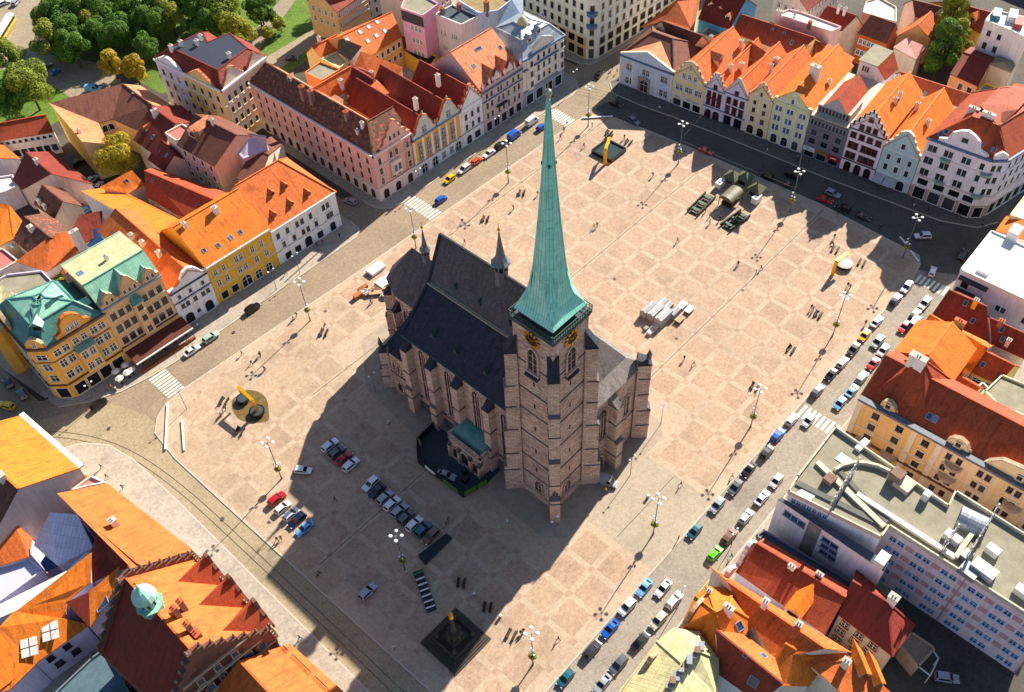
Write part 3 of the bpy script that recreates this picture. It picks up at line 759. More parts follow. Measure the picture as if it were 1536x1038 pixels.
def gothic(fac, s, z, w, h, name='gothic_window', mull=2, pane=None, rec=.22, mat=None):
    """pointed window: moulded surround, stone mullions, dark leaded pane"""
    r = w*1.0; zs = h - .87*r
    def arc(r2, off):
        L = [(r2/2*1, 0)]
        k = 7
        cx = -w/2
        pts = [(w/2+off, 0), (w/2+off, zs)]
        for i in range(1, k+1):
            a = (pi/3)*i/k; pts.append((-w/2+(w+off)*cos(a), zs+(w+off)*sin(a)))
        pts2 = [(-x, z2) for x, z2 in pts[::-1]][1:]
        return pts+pts2
    inn, out = arc(w, 0), arc(w, .42)
    mb = MB(); up = Vector((0,0,1))
    def at(p, d): return fac.at(s+p[0], z+p[1], d)
    for i in range(len(inn)-1):
        a, b, c, d = inn[i], inn[i+1], out[i+1], out[i]
        mb.prism([at(q,.02) for q in (a,b,c,d)], [at(q,-rec) for q in (a,b,c,d)])
    mb.prism([at(q,.02) for q in ((-w/2-.5,-.45),(w/2+.5,-.45),(w/2+.5,0),(-w/2-.5,0))], [at(q,-rec-.25) for q in ((-w/2-.5,-.45),(w/2+.5,-.45),(w/2+.5,0),(-w/2-.5,0))])
    o = part(name, mb, mat or STN2, ch)
    pb = MB(); pb.face([at(q,-.03) for q in inn]); part('pane', pb, pane or LEADGL, o)
    if mull:
        tb = MB()
        for i in range(1, mull+1):
            x = -w/2+w*i/(mull+1); tb.prism([at((x-.09,0),0),at((x-.09,0),-.12),at((x+.09,0),-.12),at((x+.09,0),0)], [at((x-.09,zs+.3*r),0),at((x-.09,zs+.3*r),-.12),at((x+.09,zs+.3*r),-.12),at((x+.09,zs+.3*r),0)])
        for zz in (.33*h, .62*h): tb.prism([at((-w/2,zz),0),at((-w/2,zz),-.1),at((w/2,zz),-.1),at((w/2,zz),0)], [at((-w/2,zz+.12),0),at((-w/2,zz+.12),-.1),at((w/2,zz+.12),-.1),at((w/2,zz+.12),0)])
        part('tracery', tb, STN2, o)
def buttress(p, d, w, steps, ztop, name='buttress', bands=(), cap=SLATE2):
    """p foot on the wall, d outward; steps (z_top, depth) from the ground up; sloped top to ztop at the wall"""
    p = Vector((p[0],p[1],0)); d = Vector((d[0],d[1],0)).normalized(); x = Vector((-d.y,d.x,0)); up = Vector((0,0,1))
    mb = MB(); z0 = 0; CB = []
    for i, (z1, dep) in enumerate(steps):
        cb = MB(); CB.append(cb)
        a = [p-x*w/2-d*.5, p-x*w/2+d*dep, p+x*w/2+d*dep, p+x*w/2-d*.5]
        mb.prism([q+up*z0 for q in a], [q+up*z1 for q in a])
        nd = steps[i+1][1] if i+1 < len(steps) else -.5; nz = z1+(dep-nd)*1.1 if i+1 < len(steps) else ztop
        # weathered slope on top of this step
        f = [p-x*w/2+d*(dep+.1)+up*(z1-.05), p+x*w/2+d*(dep+.1)+up*(z1-.05)]; b = [p+x*w/2+d*nd+up*nz, p-x*w/2+d*nd+up*nz]
        cb.face([f[0],f[1],b[0],b[1]]); cb.face([f[1], p+x*w/2+d*nd+up*(z1-.05), b[0]]); cb.face([f[0], b[1], p-x*w/2+d*nd+up*(z1-.05)])
        cb.prism([f[0]-up*.22-x*.08,f[1]-up*.22+x*.08,p+x*(w/2+.08)+d*(nd)+up*(z1-.27),p-x*(w/2+.08)+d*nd+up*(z1-.27)],[f[0]-x*.08,f[1]+x*.08,p+x*(w/2+.08)+d*nd+up*(z1-.05),p-x*(w/2+.08)+d*nd+up*(z1-.05)])
        z0 = z1
    o = part(name, mb, STN2, ch)
    for cb in CB: part('weathering', cb, cap if cb is CB[-1] else DRIP, o)
    if bands:
        for z in bands:
            bb = MB(); dep = next((dp for zt, dp in steps if z < zt), steps[-1][1])
            a = [p-x*(w/2+.12), p-x*(w/2+.12)+d*(dep+.12), p+x*(w/2+.12)+d*(dep+.12), p+x*(w/2+.12)]
            bb.prism([q+up*z for q in a], [q+up*(z+.28) for q in a]); part('string_course', bb, DRIP, o)
    return o
BANDS = (7.0, 12.7, 20.6, 27.7, 33.9, 41.5)
# tower
wallbox('tower_wall', TC.x-TH, TC.x+TH, TC.y-TH, TC.y+TH, 51.2)
pl = MB(); pl.box(TC, 2*TH+.6, 2*TH+.6, 1.6); part('plinth', pl, STN2, ch)
for z in BANDS:
    b = MB(); b.box(TC+Vector((0,0,z)), 2*TH+.26, 2*TH+.26, .26); part('string_course', b, DRIP, ch)
for sx, sy in ((-1,-1),(-1,1),(1,-1),(1,1)):
    low = 0 if not (sx > 0 and sy > 0) else 24
    buttress((TC.x+sx*TH, TC.y+sy*TH), (sx,sy), 2.0, [(8.6,3.2),(20.6,2.6),(33.9,2.1),(43.2,1.7)], 47.5, bands=BANDS[:5], cap=SLATE)
TN = Fac((TC.x-TH, TC.y+TH), (TC.x-TH, TC.y-TH)); TW = Fac((TC.x-TH, TC.y-TH), (TC.x+TH, TC.y-TH))
TS = Fac((TC.x+TH, TC.y-TH), (TC.x+TH, TC.y+TH)); TE = Fac((TC.x+TH, TC.y+TH), (TC.x-TH, TC.y+TH))
for fc in (TN, TW, TS, TE):
    gothic(fc, TH, 40.6, 2.1, 5.9, 'belfry_window', 1, LOUV, .3)
    sb = MB(); a = fc.at(TH-1.5,40.1), fc.at(TH+1.5,40.1); sb.face([a[0]-fc.n*.9-Vector((0,0,.7)), a[1]-fc.n*.9-Vector((0,0,.7)), a[1]+Vector((0,0,.4)), a[0]+Vector((0,0,.4))]); sb.face([a[0]-fc.n*.9-Vector((0,0,.7)),a[0]+Vector((0,0,.4)),a[0]-Vector((0,0,.7))]); sb.face([a[1]-fc.n*.9-Vector((0,0,.7)),a[1]-Vector((0,0,.7)),a[1]+Vector((0,0,.4))])
    part('window_sill', sb, SLATE, ch)
    # clock: dark ring, gilt rays for the hours, two hands
    cb = MB(); c0 = fc.at(TH, 48.9, -.02); n = 28
    ring = [(1.4*cos(2*pi*i/n), 1.4*sin(2*pi*i/n)) for i in range(n)]
    cb.prism([c0+fc.d*x+Vector((0,0,z)) for x, z in ring], [c0+fc.d*x+Vector((0,0,z))-fc.n*.22 for x, z in ring])
    ck = part('clock', cb, CLKB, ch)
    for i in range(12):
        a = 2*pi*i/12; u = Vector((0,0,1))*cos(a)+fc.d*sin(a); v = fc.n.cross(u)
        hb = MB(); q = c0-fc.n*.26
        hb.prism([q+u*1.15-v*.17, q+u*1.85-v*.24, q+u*1.85+v*.24, q+u*1.15+v*.17], [p-fc.n*.06 for p in (q+u*1.15-v*.17, q+u*1.85-v*.24, q+u*1.85+v*.24, q+u*1.15+v*.17)])
        part('hour_mark', hb, GOLD, ck)
    for a, L, wd in ((radians(305), .72, .2), (radians(60), 1.15, .14)):
        u = Vector((0,0,1))*cos(a)+fc.d*sin(a); hb = MB(); q = c0-fc.n*.32; hb.bar(q-u*.2, q+u*L, wd, .08); part('clock_hand', hb, GOLD, ck)
    # slits
    for z in (36.2, 29.8, 23.0, 15.5, 9.2):
        mb = MB(); p = fc.at(TH, z); mb.prism([p-fc.d*.2-fc.n*.03, p+fc.d*.2-fc.n*.03, p+fc.d*.2+fc.n*.1, p-fc.d*.2+fc.n*.1], [q+Vector((0,0,1.3)) for q in (p-fc.d*.2-fc.n*.03, p+fc.d*.2-fc.n*.03, p+fc.d*.2+fc.n*.1, p-fc.d*.2+fc.n*.1)]); part('slit_window', mb, CLKB, ch)
gothic(TN, TH+.4, 2.6, 1.7, 3.6, 'gothic_window', 1); gothic(TW, TH-.6, 2.6, 1.7, 3.6, 'gothic_window', 1)
# gallery
g = MB(); g.box(TC+Vector((0,0,51.2)), 2*TH+.8, 2*TH+.8, .7); g.box(TC+Vector((0,0,50.6)), 2*TH+.4, 2*TH+.4, .598)
gal = part('gallery', g, DGREEN, ch)
rb = MB(); e = TH+.36
for a, b in (((-e,-e),(e,-e)),((e,-e),(e,e)),((e,e),(-e,e)),((-e,e),(-e,-e))):
    A, B = TC+Vector((a[0],a[1],51.9)), TC+Vector((b[0],b[1],51.9)); d = (B-A)
    rb.bar(A+Vector((0,0,1.1)), B+Vector((0,0,1.1)), .14, .12); rb.bar(A+Vector((0,0,.55)), B+Vector((0,0,.55)), .07, .07)
    for i in range(17): rb.bar(A+d*i/16, A+d*i/16+Vector((0,0,1.1)), .09, .09)
part('railing', rb, DGREEN, gal)
wallbox('spire_drum', TC.x-3.4, TC.x+3.4, TC.y-3.4, TC.y+3.4, 53.7, STN, z0=51.92)
# spire: square flared foot, eight sides above
sp = MB(); rings = []
PR_ = [(53.5,4.3,0,0),(54.2,3.9,.1,4.1),(55.2,3.5,.28,3.75),(56.6,3.2,.52,3.4),(58.6,3.0,.8,3.12),(61.2,2.8,1,2.86),(66,0,1,2.36),(72,0,1,1.78),(78,0,1,1.26),(84,0,1,.82),(89,0,1,.5),(93.2,0,1,.2)]
for z, a, k, r in PR_:
    ring = []
    for i in range(8):
        ang = pi/8+i*pi/4; q = int(((ang) % (2*pi))//(pi/2)); ca = pi/4+q*pi/2
        sqp = Vector((a*sqrt(2)*cos(ca), a*sqrt(2)*sin(ca))); oc = Vector((r*cos(ang), r*sin(ang)))
        v = sqp*(1-k)+oc*k; ring.append(TC+Vector((v.x, v.y, z)))
    rings.append(ring)
for A, B in zip(rings, rings[1:]):
    for i in range(8):
        j = (i+1) % 8
        if (A[i]-A[j]).length < 1e-3: sp.face([A[i], B[j], B[i]])
        else: sp.face([A[i], A[j], B[j], B[i]])
sp.face(rings[-1])
spire = part('spire', sp, COPP, ch)
ub = MB(); ub.face([Vector((v.x,v.y,53.48)) for v in (rings[0][0],rings[0][2],rings[0][4],rings[0][6])]); part('spire_soffit', ub, DOORM, spire)
for i in range(8):
    rbm = MB()
    for A, B in zip(rings[2:], rings[3:]): rbm.bar(A[i], B[i], .16, .14)
    part('spire_rib', rbm, COPP, spire)
fb = MB(); fb.lathe(TC, [(.2,93.2),(.3,93.4),(.2,93.6),(.42,93.85),(.55,94.25),(.42,94.65),(.1,94.85),(.05,96.9)], 12); part('finial_ball', fb, plain('gilt_ball','#9aa08c',.3,.15,2,metal=.6), spire, True)
cb = MB(); cb.bar(TC+Vector((0,0,96.9)), TC+Vector((0,0,97.9)), .07, .07); cb.bar(TC+Vector((-.16,0.12,97.6)), TC+Vector((.16,-.12,97.6)), .07, .07); part('finial_cross', cb, GOLD, spire)
for q in range(4):
    a = pi/4+q*pi/2; d = Vector((cos(a), sin(a), 0)); x = Vector((-d.y,d.x,0)); bb = MB()
    tipb = TC+d*2.62+Vector((0,0,63.5)); foot = TC+d*5.75+Vector((0,0,53.75)); l_, r_ = TC+d*3.35+x*.95+Vector((0,0,57.6)), TC+d*3.35-x*.95+Vector((0,0,57.6)); mid_ = TC+d*3.62+Vector((0,0,57.8))
    bb.face([foot,r_,mid_]); bb.face([foot,mid_,l_]); bb.face([mid_,r_,tipb]); bb.face([l_,mid_,tipb]); part('broach', bb, COPP, spire)
for q in range(4):
    a = q*pi/2; d = Vector((cos(a), sin(a), 0)); x = Vector((-d.y,d.x,0)); lb = MB(); b0 = TC+d*2.55+Vector((0,0,59.5))
    lb.prism([b0-x*.28+d*.3, b0+x*.28+d*.3, b0+x*.28-d*.8, b0-x*.28-d*.8], [v+Vector((0,0,3.2))-d*.25 for v in (b0-x*.28+d*.3, b0+x*.28+d*.3, b0+x*.28-d*.8, b0-x*.28-d*.8)])
    t = b0+Vector((0,0,6.6))-d*.35; f = [v+Vector((0,0,3.2))-d*.25 for v in (b0-x*.28+d*.3, b0+x*.28+d*.3, b0+x*.28-d*.8, b0-x*.28-d*.8)]
    for i in range(4): lb.face([f[i], f[(i+1)%4], t])
    part('lucarne', lb, COPP, spire)
    lo = MB(); hb2 = TC+Vector((cos(a+pi/4), sin(a+pi/4), 0))*1.0+Vector((0,0,82.6)); lo.box(hb2, .25, .25, .4, a+pi/4); part('spire_hatch', lo, CLKB, spire)
# nave
NX0, NX1, NY0, NY1, NE = -70.0, -45.6, -40.0, 1.0, 23.4
nb = MB()
def ring_wall(mb, pts, z0, z1):
    for i in range(len(pts)):
        a, b = pts[i], pts[(i+1)%len(pts)]; mb.face([Vector((*a,z0)), Vector((*b,z0)), Vector((*b,z1)), Vector((*a,z1))])
ring_wall(nb, [(NX0,NY1),(NX0,-30),(-61.4,-30),(-61.4,NY0),(NX1,NY0),(NX1,NY1)], 0, NE)
part('nave_wall', nb, STN, ch)
XC, RZ, KX, KZ = -57.0, 41.0, -61.6, 31.2
gz = MB(); gz.face([Vector((NX0,NY1,NE)), Vector((KX,NY1,KZ)), Vector((XC,NY1,RZ)), Vector((NX1,NY1,NE))]); part('east_gable', gz, STN, ch)
rf = MB(); ov = .5
V = lambda x, y, z: Vector((x,y,z))
e0 = NX0-ov; s0 = NX1+.9; yE, yW = NY1+.3, -30.0
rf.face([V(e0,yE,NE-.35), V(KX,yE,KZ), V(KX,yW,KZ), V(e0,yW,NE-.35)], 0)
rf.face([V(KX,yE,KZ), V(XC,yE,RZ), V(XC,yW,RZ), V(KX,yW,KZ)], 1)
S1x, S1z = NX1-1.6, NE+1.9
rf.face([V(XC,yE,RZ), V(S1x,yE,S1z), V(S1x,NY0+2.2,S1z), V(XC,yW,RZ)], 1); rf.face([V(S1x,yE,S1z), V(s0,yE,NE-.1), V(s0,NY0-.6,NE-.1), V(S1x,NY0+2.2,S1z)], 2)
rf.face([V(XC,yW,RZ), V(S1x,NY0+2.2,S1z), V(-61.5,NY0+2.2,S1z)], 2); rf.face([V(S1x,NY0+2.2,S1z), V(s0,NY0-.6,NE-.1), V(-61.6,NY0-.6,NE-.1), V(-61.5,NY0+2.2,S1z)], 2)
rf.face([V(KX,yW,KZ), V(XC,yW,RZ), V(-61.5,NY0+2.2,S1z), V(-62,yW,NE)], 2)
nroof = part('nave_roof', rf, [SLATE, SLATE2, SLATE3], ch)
nb2 = MB(); nb2.bar(V(XC,yE,RZ+.1), V(XC,yW,RZ+.1), .4, .3); nb2.bar(V(e0,yE,NE-.3), V(KX,yE,KZ+.1), .5, .5); nb2.bar(V(KX,yE,KZ+.1), V(XC,yE,RZ+.1), .5, .5); nb2.bar(V(s0,yE,NE), V(XC,yE,RZ), .5, .5)
part('ridge_capping', nb2, SLATE, nroof)
wk = MB(); wk.box(V(KX-.1,(yE+yW)/2,KZ-.1), .8, abs(yE-yW), .35); part('roof_walkway', wk, plain('walkway_boards','#a59683',.8,.3,1.5), nroof)
gt = MB(); gt.bar(V(e0-.05,yE,NE-.4), V(e0-.05,yW,NE-.4), .35, .3); part('gutter', gt, DGREEN, nroof)
for y in (-5.5,-12.0,-20.0):
    for x, z, k in ((-67.4, 25.6, 1), (-60.2, 33.7, .8)):
        db = MB(); b0 = V(x-.8*k,y,z-.6*k); t = b0+V(.0,0,1.7*k); l, r = b0+V(0,.75*k,0), b0-V(0,.75*k,0); back = b0+V(2.3*k,0,1.6*k+.3)
        db.face([l,r,t]); db.face([r,back,t]); db.face([t,back,l]); part('roof_dormer', db, DGREEN, nroof)
# north side: buttresses and tall windows
NF = Fac((NX0,1.0), (NX0,-30.0))
for s in (1.0, 8.3, 15.6, 24.2): buttress(NF.at(s)[:2], (-1,0), 1.7, [(8.0,2.3),(20.4,1.9)], 22.6, bands=(5.0,13.0), cap=SLATE)
for s, z, h in ((4.8,5.2,16.6),(12.1,5.6,15.4),(19.9,8.4,12.6),(27.6,4.0,16.4)): gothic(NF, s, z, 1.9, h, mull=2)
nbnd = MB(); nbnd.bar(V(NX0-.1,NY1,4.4), V(NX0-.1,-29.6,4.4), .35, .3); nbnd.bar(V(NX0-.12,NY1,1.2), V(NX0-.12,-29.6,1.2), .5, 2.4); part('string_course', nbnd, DRIP, ch)
# west end
WF = Fac((-61.4,NY0), (NX1,NY0))
gothic(WF, 4.2, 10.6, 3.4, 10.0, mull=3); gothic(WF, 4.0, .3, 2.4, 4.6, 'west_portal', 0, DOORM, .5)
buttress((-54.2,NY0), (0,-1), 1.9, [(9.5,2.9),(20.5,2.3)], 23.0, bands=(4.6,9.6,15.0), cap=SLATE3)
buttress((NX1,NY0), (.85,-.85), 2.2, [(10,2.9),(24.5,2.2)], 26, bands=(4.6,9.6,15.0,20), cap=SLATE)
mb = MB(); mb.bar(V(-60.4,NY0-.1,9.6), V(NX1,NY0-.1,9.6), .3, .3); mb.bar(V(-60.4,NY0-.1,NE-.35), V(NX1+.2,NY0-.1,NE-.35), .5, .4); part('string_course', mb, DRIP, ch)
gothic(WF, 12.3, 11, 1.6, 6, mull=1)
SF = Fac((NX1,NY0), (NX1,NY1))
for s in (9,17.5,26,34.5): buttress(SF.at(s)[:2], (1,0), 1.7, [(9,2.6),(20.4,2.0)], 22.6, bands=(5,13), cap=SLATE3)
for s in (5,13.3,21.8,30.3,37.8): gothic(SF, s, 6.0, 1.9, 15.0, mull=2)
def pinnacle(x, y, z, h=3.2, w=.7, name='pinnacle'):
    pb = MB(); pb.box((x,y,z), w, w, h*.4); pb.box((x,y,z+h*.4), w*1.3, w*1.3, .15); 
    pb.box((x,y,z+h*.4+.15), w*1.05, w*1.05, h*.6, top=.08); part(name, pb, DRIP, ch)
pinnacle(NX1+1.2, NY0-1.2, 25.2, 2.6); pinnacle(TC.x-TH-1.9, TC.y+TH+1.9, 9.0, 2.8); pinnacle(TC.x+TH+1.9, TC.y-TH-1.9, 9.0, 2.8); pinnacle(TC.x-TH-1.9, TC.y-TH-1.9, 9.0, 2.0)
# choir and apse
CX, CN, CSx, CZ, CR = -57.0, -62.6, -51.4, 21.4, 31.4
ap = [(CN,NY1),(CN,11.5),(-60.4,16.6),(-57.0,18.4),(-53.6,16.6),(CSx,11.5),(CSx,NY1)]
cw = MB(); ring_wall(cw, ap, 0, CZ); part('choir_wall', cw, STN, ch)
cr = MB(); o = .5; aw = [(CX+(x-CX)*1.08, (y-NY1)*1.03+NY1) for x, y in ap]; rE = V(CX,11.0,CR)
cr.face([V(*aw[0],CZ-.2), V(*aw[1],CZ-.2), rE, V(CX,NY1,CR)]); cr.face([V(*aw[5],CZ-.2), V(*aw[6],CZ-.2), V(CX,NY1,CR), rE])
for i in range(1, 5): cr.face([V(*aw[i],CZ-.2), V(*aw[i+1],CZ-.2), rE])
croof = part('choir_roof', cr, SLATE2, ch)
cbd = MB(); b0 = V(-60.7,8.0,23.6); cbd.face([b0+V(0,.6,0), b0-V(0,.6,0), b0+V(0,0,1.5)]); cbd.face([b0-V(0,.6,0), b0+V(1.6,0,1.6), b0+V(0,0,1.5)]); cbd.face([b0+V(0,0,1.5), b0+V(1.6,0,1.6), b0+V(0,.6,0)]); part('roof_dormer', cbd, DGREEN, croof)
for a, b, d in (((CN,7.0),None,(-1,0)),((CN,11.5),None,(-1,.35)),((-60.4,16.6),None,(-.75,.75)),((-57,18.4),None,(-.1,1)),((-53.6,16.6),None,(.7,.7)),((CSx,11.5),None,(1,.3))): buttress(a, d, 1.2, [(10,2.1),(17,1.6)], 20.0, bands=(5,12), cap=SLATE)
CF = Fac((CN,12), (CN,1)); gothic(CF, 2.7, 6, 1.5, 12, mull=1)
AF = Fac((-60.4,16.6), (CN,11.5)); gothic(AF, 2.8, 6, 1.6, 12.5, mull=1)
# ridge turrets
def turret(x, y, z, r, hd, hs, mats, name='ridge_turret'):
    tb = MB(); tb.lathe((x,y,0), [(r*1.0,z-2.6*r),(r*.98,z+hd*.45)], 8, ph=pi/8); o = part(name, tb, LEADM, ch)
    ob = MB(); ob.lathe((x,y,0), [(r*.8,z+hd*.45),(r*.8,z+hd)], 8, ph=pi/8); part('lantern', ob, CLKB, o)
    pb = MB()
    for i in range(8): a = pi/8+i*pi/4; pb.bar(V(x+r*.92*cos(a),y+r*.92*sin(a),z+hd*.45), V(x+r*.92*cos(a),y+r*.92*sin(a),z+hd), .22, .22)
    part('lantern_post', pb, LEADM, o)
    sb = MB(); sb.lathe((x,y,0), [(r*1.45,z+hd-.1),(r*1.0,z+hd+.5),(r*.72,z+hd+hs*.18),(r*.42,z+hd+hs*.5),(.07,z+hd+hs)], 8, ph=pi/8); part('turret_spire', sb, LEADM, o)
    gb = MB(); gb.lathe((x,y,0), [(.06,z+hd+hs),(.3,z+hd+hs+.2),(.3,z+hd+hs+.5),(.05,z+hd+hs+.8),(.05,z+hd+hs+2)], 8); gb.bar(V(x-.35,y,z+hd+hs+1.6), V(x+.35,y,z+hd+hs+1.6), .08,.08); part('gilt_finial', gb, GOLD, o)
turret(XC, -15.0, 40.4, 1.35, 3.6, 7.6, None)
turret(CX, 6.8, 31.2, .85, 2.4, 5.6, None)
# sacristy in the corner of nave and choir
sx0, sx1, sy0, sy1 = -70.2, -62.6, 1.0, 8.6
sc = MB(); ring_wall(sc, [(sx0,sy0),(sx0,sy1),(sx1,sy1),(sx1,sy0)], 0, 13.0); part('sacristy_wall', sc, STN, ch)
sf = MB(); sf.face([V(sx0-.4,sy0,13), V(sx0-.4,sy1+.4,13), V(sx1,sy1-1,18.2), V(sx1,sy0,18.2)]); sf.face([V(sx0-.4,sy1+.4,13), V(sx1,sy1+.4,13), V(sx1,sy1-1,18.2)]); part('sacristy_roof', sf, SLATE, ch)
buttress((sx0,sy1), (-.7,.7), 1.4, [(7,1.8),(12.4,1.4)], 13.6, bands=(4,8), cap=SLATE); pinnacle(sx0-.6,sy1+.6,13.2,3.4,.6); pinnacle(sx0-.4,sy1-1.6,13.0,2.2,.5)
SFN = Fac((sx0,sy1), (sx0,sy0)); gothic(SFN, 2.2, 7.6, .7, 2.4, mull=0); gothic(SFN, 3.6, 7.6, .7, 2.4, mull=0); gothic(SFN, 3.0, .4, 1.5, 3.0, 'door', 0, DOORM)
sbn = MB(); sbn.bar(V(sx0-.1,sy0,6.2), V(sx0-.1,sy1,6.2), .3, .3); part('string_course', sbn, DRIP, ch)
# north porch with its barrel roof of copper sheets and a pierced parapet
px0, px1, py0, py1, ph = -74.6, -70.0, -23.4, -14.4, 6.4
pwm = MB(); ring_wall(pwm, [(px0,py1),(px0,py0),(px1,py0),(px1,py1)], 0, ph); porch = part('porch_wall', pwm, STN2, ch)
pr = MB(); nseg = 8
for i in range(nseg):
    a0, a1 = pi/2*i/nseg, pi/2*(i+1)/nseg; R_ = px1-px0-.9
    q0 = (px0+.9+R_*(1-cos(a0)), ph+2.6*sin(a0)); q1 = (px0+.9+R_*(1-cos(a1)), ph+2.6*sin(a1))
    pr.face([V(q0[0],py0+.3,q0[1]), V(q0[0],py1-.3,q0[1]), V(q1[0],py1-.3,q1[1]), V(q1[0],py0+.3,q1[1])])
for yy in (py0+.3, py1-.3):
    pr.face([V(px0+.9+(px1-px0-.9)*(1-cos(pi/2*i/nseg)), yy, ph+2.6*sin(pi/2*i/nseg)) for i in range(nseg+1)]+[V(px1,yy,ph)])
part('porch_roof', pr, SEAM['teal'], porch)
pp = MB()
for a, b in ((V(px0,py1,ph),V(px0,py0,ph)),(V(px0,py0,ph),V(px1,py0,ph)),(V(px0,py1,ph),V(px1,py1,ph))):
    d = b-a; pp.bar(a+V(0,0,.15), b+V(0,0,.15), .7, .3); pp.bar(a+V(0,0,1.1), b+V(0,0,1.1), .5, .25); k = int(d.length/.8)
    for i in range(k+1): pp.bar(a+d*i/k, a+d*i/k+V(0,0,1.1), .32, .32)
part('pierced_parapet', pp, STN2, porch)
PF = Fac((px0,py1), (px0,py0)); gothic(PF, 4.5, .2, 3.0, 4.6, 'portal', 0, DOORM, .4); gothic(PF, 1.6, .2, 1.5, 3.6, 'portal', 0, DOORM, .3); gothic(PF, 7.4, .2, 1.5, 3.6, 'portal', 0, DOORM, .3)
for s in (0.2, 3.0, 6.2, 8.8): buttress(PF.at(s)[:2], (-1,0), .6, [(4.5,.7)], 5.6)
# ------------------------------------------------------------------ east side of the square
EG = 'town houses along the east side of the square'
def V3(v, z): return Vector((v[0], v[1], z))
def mansard(label, pts, he, hm, inset, hr, wall, roof, name='town_house', inset2=None, **k):
    """footprint ring -> steep skirt -> flatter top"""
    n = len(pts); c = Vector((sum(p[0] for p in pts)/n, sum(p[1] for p in pts)/n))
    def ins(d):
        out = []
        for i in range(n):
            p = Vector((pts[i][0],pts[i][1])); a = Vector((pts[i-1][0],pts[i-1][1])); b = Vector((pts[(i+1)%n][0],pts[(i+1)%n][1]))
            d1, d2 = (p-a).normalized(), (b-p).normalized()
            n1, n2 = Vector((-d1.y,d1.x)), Vector((-d2.y,d2.x))
            if (c-p).dot(n1) < 0: n1 = -n1
            if (c-p).dot(n2) < 0: n2 = -n2
            det = n1.x*n2.y-n1.y*n2.x
            if abs(det) > .2: q = Vector((d*(n2.y-n1.y)/det, d*(n1.x-n2.x)/det))
            else: q = n1*d
            out.append(p+q)
        return out
    i1 = ins(inset); V = [V3(p, he) for p in pts]+[V3(p, hm) for p in i1]
    F = [([i,(i+1)%n,n+(i+1)%n,n+i],0) for i in range(n)]
    if hr > hm+.05:
        i2 = ins(inset2 or inset*2.2); V += [V3(p, hr) for p in i2]
        F += [([n+i,n+(i+1)%n,2*n+(i+1)%n,2*n+i],1) for i in range(n)]+[(list(range(2*n,3*n)),1)]
    else: F.append((list(range(n,2*n)),1))
    return free(name, label, V, F, wall, roof, **k)
fe = Fac(P(T1(595,915)), P(T3(1235,485)))
YEL = plaster('#d9a446'); TAN = plaster('#cfa878'); OCH = plaster('#d8a637'); WHT = plaster('#dcdce0'); PNK = plaster('#dba596'); PNKW = plaster('#dfc8bf')
GREYP = plaster('#b9aca8'); LGT = plaster('#d9cfc2'); LIL = plaster('#bdb6cc'); PALE = plaster('#d8c6b4'); SAND = plaster('#d2b184'); CRM = plaster('#ddcb9c')
# yellow corner house with shaped gables and copper roof
a = fe.at(0); c1 = Vector((-122.6,63.3,0)); b = mansard('yellow corner house with round gables, oriel and green copper roof', [(a.x,a.y),(fe.at(13.7).x,fe.at(13.7).y),(fe.at(13.7,0,15).x,fe.at(13.7,0,15).y),(-121.8,79.5),(c1.x,c1.y)], 17.0, 21.2, 3.4, 22.6, YEL, [SEAM['teal'],SEAM['green']], group=EG)
b.fr = CREAM; b.bar = WHITE
side = Fac((-121.8,79.5), (c1.x,c1.y)); cham = Fac((c1.x,c1.y), (a.x,a.y))
b.grid(fe, .6, 4.6, [(6.0,2.1,1.5,2),(9.8,2.1,1.5,2),(13.5,1.8,1.5,2)]); b.grid(fe, 9.4, 13.2, [(6.0,2.1,1.5,2),(9.8,2.1,1.5,2),(13.5,1.8,1.5,2)]); b.grid(fe, 5, 9, [(13.7,1.7,1.3,2)])
b.grid(cham, .3, 3.9, [(6.0,2.1,1.8,1),(9.8,2.1,1.8,1),(13.3,1.6,2.2,1)]); b.grid(side, 1, 16, [(6.0,2.0,1.4,5),(9.8,2.0,1.4,5),(13.5,1.6,1.4,5)])
b.grid(fe, .5, 13.2, [(.3,3.2,2.6,4,'s')], pane=SHOP); b.grid(cham, 0, 4.2, [(.3,3.2,2.6,1,'s')], pane=SHOP); b.grid(side, .5, 15.5, [(.3,3.0,2.2,5,'s')], pane=SHOP)
for fc, L in ((fe,13.7),(cham,cham.L),(side,side.L)): b.band(fc,0,L,16.8,.45,.5,TRIMB); b.band(fc,0,L,4.6,.3,.35,TRIMB,'string_course'); b.band(fc,0,L,12.4,.18,.15,TRIMB,'string_course')
ob = MB(); p0, p1 = fe.at(5.0)-fe.n*0, fe.at(9.0); o_ = -fe.n*1.1
ob.prism([p+Vector((0,0,5.0)) for p in (p0,p0+o_,p1+o_,p1)], [p+Vector((0,0,12.2)) for p in (p0,p0+o_,p1+o_,p1)]); part('oriel', ob, YEL, b.root)
ob = MB(); e_ = fe.d*.3; ob.prism([p+Vector((0,0,12.2)) for p in (p0-e_,p0-e_+o_*1.25,p1+e_+o_*1.25,p1+e_)], [p+Vector((0,0,13.4)) for p in (p0,p0+o_*.5,p1+o_*.5,p1)]); part('oriel_roof', ob, SEAM['teal'], b.root)
b.grid(fe, 5.2, 8.8, [(5.9,2.1,1.3,2),(9.6,2.0,1.3,2)], dep=-1.1)
b.parapet(fe, [(2.6,16.9),(11.0,16.9),(10.6,18.2),(9.6,18.6),(9.1,20.4),(8.0,21.6),(6.8,22.0),(5.6,21.6),(4.6,20.4),(4.2,18.6),(3.0,18.2)], YEL, .8, .1, 'gable', TILE['or']); b.grid(fe, 5.2, 8.4, [(18.0,1.3,.8,3)])
